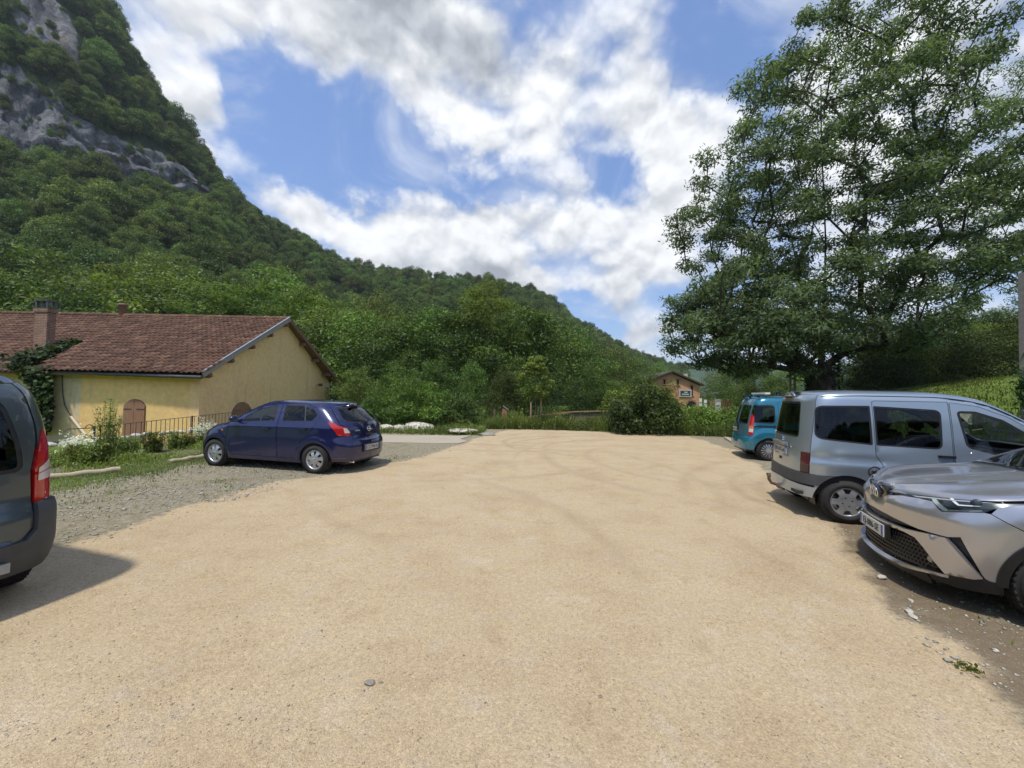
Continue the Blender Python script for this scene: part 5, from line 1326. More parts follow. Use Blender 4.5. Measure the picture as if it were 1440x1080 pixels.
    put(right, 'trees behind the bank on the right', ['round tree right of the brick building', 'dark leafy tree above the wooden posts', 'dark rounded tree behind the teal van', 'bright rounded tree left of the big ash trunk', 'light leafy tree just right of the big ash trunk', 'yellow green feathery tree right of the big ash trunk', 'slender tree at the left end of the grassy bank', 'dark leafy tree above the grassy bank',
        'tall slim dark tree above the middle of the bank', 'bright feathery tree above the right part of the bank', 'dark tree near the concrete pole', 'rounded tree behind the concrete pole', 'leafy tree beyond the right edge by the pole', 'low dark bushy tree at the left of the bank top', 'low dark bushy tree at the middle of the bank top', 'leafy tree farthest right beyond the bank', 'slim tree deep in the wood right of the ash'] + ['bushy tree edging the wood above the bank, %s' % w for w in ('nearest the ash trunk', 'second from the ash trunk', 'third from the ash trunk', 'left of the middle of the bank', 'over the middle of the bank', 'right of the middle of the bank', 'third from the concrete pole', 'second from the concrete pole', 'just left of the concrete pole', 'just right of the concrete pole')])
tree_rows()
# ------------------------------------------------------------------ car building kit
def inset(d, r):
    d = max(0.0, min(r, d)); return r - sqrt(max(0, r * r - (r - d) ** 2))
def rp(pts, n=5):
    """polygon with filleted corners: (u, v[, radius])"""
    out = []; N = len(pts)
    for i, p in enumerate(pts):
        r = p[2] if len(p) > 2 else 0
        P = Vector(p[:2])
        if r <= 0: out.append((P.x, P.y)); continue
        A = Vector(pts[i - 1][:2]) - P; B = Vector(pts[(i + 1) % N][:2]) - P
        la, lb = A.length, B.length; A.normalize(); B.normalize()
        ang = A.angle(B); t = min(r / max(tan(ang / 2), 1e-3), la * .49, lb * .49)
        a, b = P + A * t, P + B * t
        for k in range(n + 1):
            f = k / n; q = a * (1 - f) ** 2 + P * 2 * f * (1 - f) + b * f * f; out.append((q.x, q.y))
    return out
def arc(cx, cz, r, a0, a1, n=16): return [(cx + r * cos(radians(a0 + (a1 - a0) * k / n)), cz + r * sin(radians(a0 + (a1 - a0) * k / n))) for k in range(n + 1)]
def circ(cx, cz, r, n=20): return arc(cx, cz, r, 0, 360 - 360 / n, n - 1)
def dense(poly, step):
    out = []; N = len(poly)
    for i in range(N):
        a, b = Vector(poly[i]), Vector(poly[(i + 1) % N]); L = (b - a).length
        if L < 1e-6: continue
        n = max(1, int(math.ceil(L / step)))
        for k in range(n): out.append(tuple(a + (b - a) * (k / n)))
    return out
def sarea(P): return sum(P[i - 1][0] * P[i][1] - P[i][0] * P[i - 1][1] for i in range(len(P))) / 2
def shrink(poly, d):
    """offset an outline inwards by d"""
    P = [Vector(p) for p in poly]; s = 1 if sarea(poly) > 0 else -1; N = len(P); out = []
    for i in range(N):
        a, b, c = P[i - 1], P[i], P[(i + 1) % N]
        e1 = (b - a); e2 = (c - b)
        if e1.length < 1e-7 or e2.length < 1e-7: out.append(tuple(b)); continue
        e1.normalize(); e2.normalize()
        n1 = Vector((-e1.y, e1.x)) * s; n2 = Vector((-e2.y, e2.x)) * s; m = n1 + n2
        if m.length < 1e-4: m = n1
        m.normalize(); k = d / max(.4, m.dot(n1)); q = b + m * k; out.append((q.x, q.y))
    return out
def inside(pt, poly):
    x, y = pt; c = False; j = len(poly) - 1
    for i in range(len(poly)):
        xi, yi = poly[i]; xj, yj = poly[j]
        if (yi > y) != (yj > y) and x < (xj - xi) * (y - yi) / (yj - yi) + xi: c = not c
        j = i
    return c
def surf(fn, outline, holes=(), step=.06, off=0.0, flange=.018, ref=None):
    """triangulated piece of a surface fn(u, v) -> point, cut to an outline; returns verts, faces, smooth flags"""
    loops = [dense(outline, step)] + [dense(h, step) for h in holes]
    pts = []; edges = []
    for L in loops:
        o = len(pts); pts += L; edges += [(o + i, o + (i + 1) % len(L)) for i in range(len(L))]
    us = [p[0] for p in loops[0]]; vs = [p[1] for p in loops[0]]
    nu = int((max(us) - min(us)) / step) + 1; nv = int((max(vs) - min(vs)) / step) + 1
    inn = []
    for i in range(nu + 1):
        for j in range(nv + 1):
            q = (min(us) + i * step + (.5 * step if j % 2 else 0), min(vs) + j * step)
            if inside(q, loops[0]) and not any(inside(q, h) for h in loops[1:]):
                if min((q[0] - p[0]) ** 2 + (q[1] - p[1]) ** 2 for p in pts) > (step * .45) ** 2: inn.append(q)
    allp = [Vector(p) for p in pts + inn]
    V2, E2_, F2, *_ = delaunay_2d_cdt(allp, edges, [], 0, 1e-6)
    F = []
    for f in F2:
        c = sum((V2[i] for i in f), Vector((0, 0))) / len(f)
        if inside((c.x, c.y), loops[0]) and not any(inside((c.x, c.y), h) for h in loops[1:]): F.append(list(f))
    e = 2e-3; P3 = []; N3 = []
    for v in V2:
        p = fn(v.x, v.y); n = (fn(v.x + e, v.y) - fn(v.x - e, v.y)).cross(fn(v.x, v.y + e) - fn(v.x, v.y - e))
        if n.length < 1e-12: n = Vector((0, 0, 1))
        n.normalize()
        if ref is not None and n.dot(p - ref) < 0: n = -n
        P3.append(p + n * off); N3.append(n)
    F3 = []
    for f in F:
        n = (P3[f[1]] - P3[f[0]]).cross(P3[f[2]] - P3[f[0]])
        F3.append(f if n.dot(N3[f[0]]) > 0 else f[::-1])
    sm = [True] * len(F3)
    if flange:
        cnt = {}
        for f in F3:
            for a, b in zip(f, f[1:] + f[:1]): cnt[(a, b)] = 1
        for (a, b) in [k for k in cnt if (k[1], k[0]) not in cnt]:
            o = len(P3); P3 += [P3[a].copy(), P3[b].copy(), P3[b] - N3[b] * flange, P3[a] - N3[a] * flange]
            F3.append([o + 1, o, o + 3, o + 2]); sm.append(False)
    return P3, F3, sm
class Interp:
    """smooth interpolation through (x, y) knots"""
    def __init__(s, pts):
        s.x = [p[0] for p in pts]; s.y = [p[1] for p in pts]; n = len(pts)
        d = [(s.y[i + 1] - s.y[i]) / (s.x[i + 1] - s.x[i]) for i in range(n - 1)]
        m = [d[0]] + [0 if d[i - 1] * d[i] <= 0 else 2 * d[i - 1] * d[i] / (d[i - 1] + d[i]) for i in range(1, n - 1)] + [d[-1]]
        s.m = m
    def __call__(s, x):
        X = s.x
        if x <= X[0]: return s.y[0]
        if x >= X[-1]: return s.y[-1]
        import bisect
        i = bisect.bisect_right(X, x) - 1; h = X[i + 1] - X[i]; t = (x - X[i]) / h
        a, b = s.y[i], s.y[i + 1]; return a * (1 + 2 * t) * (1 - t) ** 2 + s.m[i] * h * t * (1 - t) ** 2 + b * t * t * (3 - 2 * t) + s.m[i + 1] * h * t * t * (t - 1)
def catmull(pts, n=10):
    P = [Vector(p) for p in pts]; out = []
    for i in range(len(P) - 1):
        a, b, c, d = P[max(i - 1, 0)], P[i], P[i + 1], P[min(i + 2, len(P) - 1)]
        for k in range(n):
            t = k / n; out.append(.5 * ((2 * b) + (c - a) * t + (2 * a - 5 * b + 4 * c - d) * t * t + (3 * b - a - 3 * c + d) * t ** 3))
    out.append(P[-1]); return out
class Body:
    """closed car body: 'wrap' runs round the half plan from the middle of the tail to the middle of the nose, 'cap' is bonnet, screens and roof"""
    def __init__(s, plan, wz, rear, front, top, r=.1, crown=.04, rb=1.0, fb=.8, bumps=None, mid=0.0):
        c = catmull(plan, 12); s.S = [0.0]
        for a, b in zip(c[:-1], c[1:]): s.S.append(s.S[-1] + (b - a).length)
        s.c = c; s.L = s.S[-1]; s.W = max(p.y for p in c); s.wz = Interp(wz); s.rear = Interp(rear); s.front = Interp(front); s.top = Interp(top)
        s.wmax = max(w for z, w in wz); s.r = r; s.crown = crown if callable(crown) else (lambda x: crown); s.bumps = bumps; s.mid = mid
        s.x0 = c[0].x; s.x1 = c[-1].x; s.rb = rb; s.fb = fb
        s._tab = {}
        s._edge()
    def plan(s, u):
        import bisect
        u = max(0, min(s.L - 1e-6, u)); i = max(0, min(len(s.c) - 2, bisect.bisect_right(s.S, u) - 1)); t = (u - s.S[i]) / max(1e-9, s.S[i + 1] - s.S[i])
        p = s.c[i].lerp(s.c[i + 1], t); j0, j1 = max(i - 1, 0), min(i + 2, len(s.c) - 1); d = (s.c[i + 1] - s.c[max(i - 1, 0)]).lerp(s.c[min(i + 2, len(s.c) - 1)] - s.c[i], t).normalized()
        return p, Vector((d.y, -d.x)) if False else Vector((-d.y, d.x)) * -1
    def wrap(s, u, z, bump=True):
        u_ = abs(u); p, n = s.plan(u_)
        # outward normal of the plan, x then y
        n = Vector((n.x, n.y))
        if n.dot(Vector((p.x - s.mid, p.y))) < 0 and p.y > .2: n = -n
        br = max(0, 1 - (p.x - s.x0) / s.rb); br = br * br * (3 - 2 * br); bf = max(0, 1 - (s.x1 - p.x) / s.fb); bf = bf * bf * (3 - 2 * bf)
        x = p.x + s.rear(z) * br - s.front(z) * bf; y = p.y * s.wz(z) / s.wmax
        zt = s.top(x); d = inset(zt - z, s.r) if zt - z < s.r else 0
        if s.bumps and bump: d -= s.bumps(u_, x, p.y, z)
        k = n.normalized(); x -= k.x * d; y -= k.y * d
        return Vector((x, y if u >= 0 else -y, z))
    def zlim(s, u):
        p, n = s.plan(abs(u)); br = max(0, 1 - (p.x - s.x0) / s.rb); br = br * br * (3 - 2 * br); bf = max(0, 1 - (s.x1 - p.x) / s.fb); bf = bf * bf * (3 - 2 * bf)
        z = 1.2
        for _ in range(25):
            x = p.x + s.rear(z) * br - s.front(z) * bf; z = .5 * z + .5 * (s.top(x) - .293 * s.r)
        return z
    def _edge(s):
        s.eu = [s.L * k / 240 for k in range(241)]; s.ez = [s.zlim(u) for u in s.eu]; s.ep = [s.wrap(u, z, False) for u, z in zip(s.eu, s.ez)]
        s.exa, s.exb = s.ep[0].x, s.ep[-1].x
        xs = np.array([p.x for p in s.ep]); ys = np.array([p.y for p in s.ep]); o = np.argsort(xs); s._ex = xs[o]; s._ey = ys[o]; s._ez = np.array(s.ez)[o]
    def zl(s, u): return float(np.interp(abs(u), s.eu, s.ez))
    def half(s, x): return float(np.interp(x, s._ex, s._ey))
    def cap(s, x, t):
        yb = max(.02, s.half(x)); y = t * yb; z = float(np.interp(x, s._ex, s._ez))
        d = min(yb * (1 - abs(t)), max(0, (x - s.exa)) * 1.0, max(0, s.exb - x)); r = s.r; q = .7071 * r
        z += (sqrt(max(0, r * r - (q - d) ** 2)) - q) if d < q else .293 * r
        z += s.crown(x) * (1 - t * t)
        return Vector((x, y, z))
    def u_of_x(s, x, z):
        """position along the wrap of a point on the flank"""
        k = round(z, 3)
        if k not in s._tab:
            us = np.linspace(s.L * .02, s.L * .98, 400); pts = [s.wrap(u, k, False) for u in us]
            s._tab[k] = (us, np.maximum.accumulate(np.array([p.x for p in pts])))
        us, xs = s._tab[k]; return float(np.interp(x, xs, us))
    def side(s, poly, step=.06):
        out = []
        for a, b in zip(poly[:-1], poly[1:]):
            n = max(1, int(math.ceil(math.hypot(b[0] - a[0], b[1] - a[1]) / step)))
            out += [(a[0] + (b[0] - a[0]) * k / n, a[1] + (b[1] - a[1]) * k / n) for k in range(n)]
        return [(s.u_of_x(x, z), z) for x, z in out + [poly[-1]]]
    def u_of_y(s, y, rear=True):
        us = s.eu[:100] if rear else s.eu[::-1][:100]; best = 0
        for a, b in zip(us[:-1], us[1:]):
            ya, yb = s.plan(a)[0].y, s.plan(b)[0].y
            if ya <= abs(y) <= yb: best = a + (b - a) * (abs(y) - ya) / max(1e-9, yb - ya); break
        return best
    def back(s, poly): return [((1 if y >= 0 else -1) * s.u_of_y(y), z) for y, z in dense(poly, .05)]
    def nose(s, poly):
        return [((1 if y >= 0 else -1) * s.u_of_y(y, False), z) for y, z in dense(poly, .05)]

class Car:
    def __init__(s, body, name, label, loc, yaw, scale=(1, 1, 1), group='cars parked round the gravel lot', cat='car'):
        s.b = body; s.root = empty(name, loc, yaw, label, cat, group); s.root.scale = scale; s.ref = Vector((body.mid, 0, .75))
    def join(s, pieces, name, mat, parent=None):
        V = []; F = []; sm = []
        for v, f, m in pieces:
            o = len(V); V += v; F += [[i + o for i in q] for q in f]; sm += m
        me = mesh_from(name, V, F, mat); me.polygons.foreach_set('use_smooth', sm); me.update()
        return link(name, me, parent or s.root)
    def wrap_piece(s, poly, holes=(), sg=1, **kw):
        fn = (lambda u, z: s.b.wrap(u, z)) if sg > 0 else (lambda u, z: Vector((lambda q: (q.x, -q.y, q.z))(s.b.wrap(u, z))))
        return surf(fn, poly, holes, ref=s.ref, **kw)
    def cross_piece(s, poly, holes=(), **kw):
        """piece across the middle of tail or nose, u may be negative"""
        return surf(lambda u, z: s.b.wrap(u, z), poly, holes, ref=s.ref, **kw)
    def nose_piece(s, poly, holes=(), **kw):
        L = s.b.L
        def fn(u, z):
            p = s.b.wrap(L - abs(u), z); return Vector((p.x, p.y if u >= 0 else -p.y, p.z))
        return surf(fn, poly, holes, ref=s.ref, **kw)
    def cap_piece(s, poly, holes=(), **kw): return surf(lambda x, t: s.b.cap(x, t), poly, holes, ref=Vector((s.b.mid, 0, .3)), **kw)
    def roof_pieces(s, x1):
        xa = s.b.exa + .0008; xm = s.b.exa + .16
        return [s.cap_piece([(xa, -1), (xm, -1), (xm, 1), (xa, 1)], (), step=.028, flange=0), s.cap_piece([(xm, -1), (x1, -1), (x1, 1), (xm, 1)], (), step=.09, flange=0)]
    def bonnet_pieces(s, x0):
        xb = s.b.exb - .0008; xm = s.b.exb - .14
        return [s.cap_piece([(xm, -1), (xb, -1), (xb, 1), (xm, 1)], (), step=.028, flange=0), s.cap_piece([(x0, -1), (xm, -1), (xm, 1), (x0, 1)], (), step=.08, flange=.012)]
    def frame(s, y, z, o=.006):
        """frame lying on the tail at that place: x to the right as seen from behind, y up, z outwards"""
        u = s.b.u_of_y(abs(y)) * (1 if y >= 0 else -1); e = .01
        p = s.b.wrap(u, z); X = (s.b.wrap(u - e, z) - s.b.wrap(u + e, z)).normalized(); Y = (s.b.wrap(u, z + e) - s.b.wrap(u, z - e)).normalized(); Zn = X.cross(Y).normalized(); Y = Zn.cross(X)
        M = Matrix((X, Y, Zn)).transposed().to_4x4(); M.translation = p + Zn * o; return M
    def raw(s, mb, name, mat, parent=None): return mb.build(name, mat, parent or s.root)

def paint(name, col, metal=.0, rough=.3, dust=.12, flake=0):
    m, t, b = material(name); P = objco(t)
    n = t.noise(P, 2.2, 6, .65); sp = t.node('ShaderNodeSeparateXYZ'); t.put(sp.inputs[0], P)
    low = t.mapr(sp.outputs[2], .75, .2, 0, 1)
    d = t.math('MULTIPLY', t.math('ADD', t.math('MULTIPLY', low, .5), .12), t.mapr(n, .35, .7, .1, 1.0, False))
    d = t.math('MULTIPLY', d, dust * 4, clamp=True)
    t.put(b.inputs['Base Color'], t.mix(d, col, (.36, .30, .23))); t.put(b.inputs['Metallic'], t.math('MULTIPLY', t.math('SUBTRACT', 1, d), metal))
    t.put(b.inputs['Roughness'], t.math('ADD', t.math('MULTIPLY', d, .5), rough)); b.inputs['Coat Weight'].default_value = .8
    t.put(b.inputs['Coat Roughness'], t.math('ADD', .03, t.math('MULTIPLY', d, .5)))
    return m
def glass_mat(name, tint, rough=.0):
    m, t, b = material(name); t.N.remove(b)
    tr = t.node('ShaderNodeBsdfTransparent'); tr.inputs[0].default_value = (*tint, 1); gl = t.node('ShaderNodeBsdfGlossy'); gl.inputs['Roughness'].default_value = .02; gl.inputs[0].default_value = (.95, .97, 1, 1)
    fr = t.node('ShaderNodeFresnel'); fr.inputs[0].default_value = 1.45; mx = t.node('ShaderNodeMixShader')
    t.put(mx.inputs[0], t.math('MULTIPLY', fr.outputs[0], .85, clamp=True)); t.L.new(tr.outputs[0], mx.inputs[1]); t.L.new(gl.outputs[0], mx.inputs[2])
    out = [n for n in t.N if n.type == 'OUTPUT_MATERIAL'][0]; t.L.new(mx.outputs[0], out.inputs[0]); return m
G_CLEAR = glass_mat('car_glass', (.80, .86, .83)); G_TINT = glass_mat('tinted_glass', (.30, .37, .33)); G_DARK = glass_mat('privacy_glass', (.12, .14, .13))
M_BLACK = plain('black_trim', (.012, .012, .013), .45); M_RUBBER = plain('tyre_rubber', (.030, .029, .028), .85, spec=.25, var=.35, vscale=5, bmp=.25, bscale=40); M_PLAST = plain('grey_bumper_plastic', (.052, .055, .058), .62, var=.15, bmp=.15, bscale=150)
M_INNER = plain('dark_cabin', (.022, .022, .024), .85); M_SEAT = plain('seat_cloth', (.035, .036, .042), .95); M_CHROME = plain('chrome', (.75, .76, .78), .12, 1.0); M_SILVER = plain('wheel_silver', (.52, .52, .52), .38, .75, var=.2, vscale=12)
M_RED = plain('red_lens', (.42, .010, .012), .15, coat=.8); M_DRED = plain('dark_red_lens', (.075, .012, .016), .2, coat=.8); M_CLEARL = plain('clear_lens', (.62, .55, .50), .15, coat=.8); M_ORANGE = plain('orange_lens', (.6, .18, .03), .2, coat=.6)
M_PLATE = plain('plate_white', (.52, .52, .50), .5); M_PTEXT = plain('plate_black', (.012, .012, .014), .5); M_PBLUE = plain('plate_blue', (.02, .06, .30), .45)
def disc_piece(poly, holes, dome, step=.03, flange=.012): return surf(lambda u, v: Vector((u, v, dome(sqrt(u * u + v * v)))), poly, holes, step=step, flange=flange, ref=Vector((0, 0, -10)))
def make_wheel(car, pos, R, width, rim_r, style, sg, name='wheel', steer=0):
    """sg = +1 when the outer face looks to +y"""
    w = empty(name, pos); w.parent = car.root
    w.rotation_euler = (radians(-90) if sg > 0 else radians(90), 0, steer)
    h = width / 2; tb = .018
    prof = [(rim_r, h * .80), (rim_r + .012, h * .98), (R * .80 + rim_r * .2, h * 1.0), (R - .03, h * .93), (R - .008, h * .80), (R, h * .6), (R, -h * .6), (R - .008, -h * .80), (R - .03, -h * .93), (rim_r + .01, -h), (rim_r, -h * .8)]
    mb = MB().lathe(prof, 44)
    # tread blocks
    for k in range(44):
        a = 2 * pi * k / 44
        for q in (-.62, -.2, .22, .64):
            M = Matrix.Rotation(a + (.03 if q > 0 else 0), 3, 'Z'); mb.box(M @ Vector((R - .002, 0, q * h)), (.012, .022, h * .34), M)
    mb.build('tyre', M_RUBBER, w)
    MB().lathe([(rim_r + .004, h * .80), (rim_r - .012, h * .86), (rim_r - .02, h * .55), (rim_r - .03, h * .2), (rim_r * .4, h * .12), (.001, h * .12)], 32).build('rim', M_SILVER if style != 'kangoo' else M_BLACK, w)
    MB().lathe([(rim_r * .62, h * .05), (rim_r * .62, h * .22), (.001, h * .22)], 24).build('brake', M_BLACK, w)
    if style == 'petal6':        # broad six armed cover
        dome = lambda r: h * .90 - .9 * (r - .09) ** 2; ro = rim_r - .006
        holes = []
        for k in range(6):
            a = radians(60 * k + 30); ri, rq = rim_r * .60, rim_r * .95
            hw0, hw1 = .20, .30
            holes.append(rp([(ri * cos(a - hw0), ri * sin(a - hw0), .012), (rq * cos(a - hw1), rq * sin(a - hw1), .012), (rq * 1.0 * cos(a), rq * sin(a)), (rq * cos(a + hw1), rq * sin(a + hw1), .012), (ri * cos(a + hw0), ri * sin(a + hw0), .012)], 3))
        for k in range(4):
            a = radians(90 * k + 20); holes.append(circ(.058 * cos(a), .058 * sin(a), .011, 8))
        car.join([disc_piece(circ(0, 0, ro, 48), holes, dome)], 'hubcap', M_SILVER, w)
    elif style == 'seven':
        dome = lambda r: h * .93 - .7 * max(0, r - .05) ** 1.6; ro = rim_r - .004; holes = []
        for k in range(7):
            a = 2 * pi * k / 7 + .2; ri, rq = rim_r * .48, rim_r * .88; holes.append(rp([(ri * cos(a - .13), ri * sin(a - .13), .01), (rq * cos(a - .20), rq * sin(a - .20), .02), (rq * cos(a + .20), rq * sin(a + .20), .02), (ri * cos(a + .13), ri * sin(a + .13), .01)], 3))
        car.join([disc_piece(circ(0, 0, ro, 44), holes, dome)], 'hubcap', M_SILVER, w)
        MB().lathe([(.035, h * .93), (.032, h * .955), (.001, h * .96)], 16).build('hub_badge', M_CHROME, w)
    elif style == 'kangoo':
        dome = lambda r: h * .9 - .5 * max(0, r - .04) ** 1.5; ro = rim_r; holes = []
        for k in range(15):
            a = 2 * pi * k / 15; ri, rq = rim_r * .33, rim_r * .90; holes.append(rp([(ri * cos(a - .11), ri * sin(a - .11), .004), (rq * cos(a - .125), rq * sin(a - .125), .008), (rq * cos(a + .125), rq * sin(a + .125), .008), (ri * cos(a + .11), ri * sin(a + .11), .004)], 2))
        car.join([disc_piece(circ(0, 0, ro, 44), holes, dome)], 'hubcap', M_SILVER, w)
    else:
        holes = []
        for k in range(5):
            a = 2 * pi * k / 5 + .3; ri, rq = rim_r * .35, rim_r * .9; holes.append(rp([(ri * cos(a - .25), ri * sin(a - .25), .01), (rq * cos(a - .42), rq * sin(a - .42), .02), (rq * cos(a + .42), rq * sin(a + .42), .02), (ri * cos(a + .25), ri * sin(a + .25), .01)], 3))
        car.join([disc_piece(circ(0, 0, rim_r - .004, 40), holes, lambda r: h * .86 - .3 * r * r)], 'spokes', M_SILVER, w)
    return w
def seat(car, x, y, z=.42, bench=None, back=.62):
    w = .48 if bench is None else bench
    e = empty('seat', (x, y, z)); e.parent = car.root
    def rb(c, d, M=None, name='cushion'):
        bm = bmesh.new(); bmesh.ops.create_cube(bm, size=1); bmesh.ops.scale(bm, vec=d, verts=bm.verts); bmesh.ops.bevel(bm, geom=bm.edges[:], offset=.045, segments=2, affect='EDGES')
        if M: bmesh.ops.transform(bm, matrix=M.to_4x4(), verts=bm.verts)
        bmesh.ops.translate(bm, vec=c, verts=bm.verts); me = bpy.data.meshes.new(name); bm.to_mesh(me); bm.free(); me.materials.append(M_SEAT); link(name, me, e)
    M = Matrix.Rotation(radians(-14), 3, 'Y')
    rb((0.02, 0, .10), (.50, w, .15)); rb((-.27, 0, .14 + back / 2), (.14, w * .96, back), M, 'backrest')
    for yy in ([0] if bench is None else [-bench * .3, bench * .3]): rb((-.37, yy, .24 + back), (.09, .26, .17), M, 'headrest')
def cabin(car, x_dash, z_dash, x_front, x_rear, wid, zsill=.42, drv=.36, rear_wall=None):
    MB().box(((x_rear + x_dash) / 2, 0, .36), (x_dash - x_rear + .6, wid * 1.9, .04)).build('cabin_floor', M_INNER, car.root)
    for sy in (-1, 1): seat(car, x_front, sy * drv, zsill)
    seat(car, x_front - .92, 0, zsill, bench=wid * 1.55)
    m = MB().prism([(x_dash - .32, z_dash - .05), (x_dash - .25, z_dash + .03), (x_dash + .25, z_dash - .02), (x_dash + .3, .4), (x_dash - .1, .4), (x_dash - .2, z_dash - .25)], lambda x, z: Vector((x, -wid * .93, z)), lambda x, z: Vector((x, wid * .93, z)))
    car.raw(m, 'dashboard', M_INNER)
    # steering wheel, left-hand drive
    c = Vector((x_dash - .42, drv, z_dash - .03)); M = Matrix.Translation(c) @ Matrix.Rotation(radians(-65), 4, 'Y')
    mb = MB().lathe([(.185 + .017 * cos(a), .017 * sin(a)) for a in np.linspace(0, 2 * pi, 9)[:-1]], 24, M, closed=True)
    for a in (0, 2.2, -2.2): mb.bar(M @ Vector((0, 0, 0)), M @ Vector((-.18 * cos(a), .18 * sin(a), 0)), .03, .02)
    mb.lathe([(.001, .02), (.06, .02), (.065, -.03), (.03, -.25)], 12, M); car.raw(mb, 'steering_wheel', M_BLACK)
def text_mesh(name, txt, size, mat, parent, M, depth=.002, xs=1.0):
    cu = bpy.data.curves.new('lettering', 'FONT'); cu.body = txt; cu.size = size; cu.extrude = depth; cu.align_x = 'CENTER'; cu.align_y = 'CENTER'; cu.resolution_u = 2
    ob = bpy.data.objects.new('lettering', cu); COL.objects.link(ob); dg = bpy.context.evaluated_depsgraph_get(); me = bpy.data.meshes.new_from_object(ob.evaluated_get(dg)); bpy.data.objects.remove(ob)
    me.transform(M @ Matrix.Diagonal((xs, 1, 1, 1))); me.materials.clear(); me.materials.append(mat); return link(name, me, parent)
def plate(car, M, txt, w=.52, h=.11, right_blue=True):
    """M: frame with x along the plate, y up, z out"""
    p = MB().add([M @ Vector(v) for v in [(-w / 2, -h / 2, 0), (w / 2, -h / 2, 0), (w / 2, h / 2, 0), (-w / 2, h / 2, 0), (-w / 2, -h / 2, -.012), (w / 2, -h / 2, -.012), (w / 2, h / 2, -.012), (-w / 2, h / 2, -.012)]], [[0, 1, 2, 3], [7, 6, 5, 4], [0, 4, 5, 1], [1, 5, 6, 2], [2, 6, 7, 3], [3, 7, 4, 0]]).build('number_plate', M_PLATE, car.root)
    mb = MB()
    for sx in (-1, 1):
        x0 = sx * (w / 2 - .022); mb.add([M @ Vector(v) for v in [(x0 - .018, -h / 2 + .004, .0015), (x0 + .018, -h / 2 + .004, .0015), (x0 + .018, h / 2 - .004, .0015), (x0 - .018, h / 2 - .004, .0015)]], [[0, 1, 2, 3]])
    mb.build('blue_band', M_PBLUE, p); text_mesh('lettering', txt, .092, M_PTEXT, p, M @ Matrix.Translation((0, -.002, .003)), .001, .98)
    return p
def bar_between(car, pts, name, mat, rad=.01, n=6): return car.raw(MB().tube(pts, rad, n), name, mat)
def arches(car, xs, R, W, depth=.24):
    for x in xs:
        for sg in (1, -1):
            mb = MB(); n = 18; V = []; F = []
            for k in range(n + 1):
                a = radians(-12 + 204 * k / n)
                for yy in (W - .035, W - depth): V.append((x + R * cos(a), sg * yy, .30 + R * sin(a)))
            for k in range(n): F.append([2 * k, 2 * k + 1, 2 * k + 3, 2 * k + 2])
            mb.add(V, F, True); o = len(V); mb.add([V[2 * k + 1] for k in range(n + 1)], [list(range(n + 1))]); mb.build('wheel_housing', M_BLACK, car.root)
def underbody(car, x0, x1, W, z0=.2, z1=.42):
    car.raw(MB().box(((x0 + x1) / 2, 0, (z0 + z1) / 2), (x1 - x0, 2 * W - .5, z1 - z0)), 'underbody', M_BLACK)
def lining(car, x0, x1, z0, z1, off=-.05):
    for sg in (1, -1): car.join([car.wrap_piece(car.b.side([(x0, z0), (x1, z0), (x1, z1), (x0, z1)], .15), (), sg, step=.12, off=off, flange=0)], 'door_lining', M_INNER)
def window(car, poly, sg, gmat, parent=None, edge=.022, name='window', back=False, cross=False):
    """pane in (u, z) with a black border"""
    f = (lambda P, H=(), **k: car.wrap_piece(P, H, sg, **k)) if not cross else (lambda P, H=(), **k: car.cross_piece(P, H, **k))
    ins = shrink(poly, edge)
    o = car.join([f(poly, [ins], step=.06, off=-.004, flange=.004)], name + '_seal', M_BLACK, parent)
    car.join([f(ins, (), step=.08, off=-.006, flange=0)], name, gmat, o)
    return o
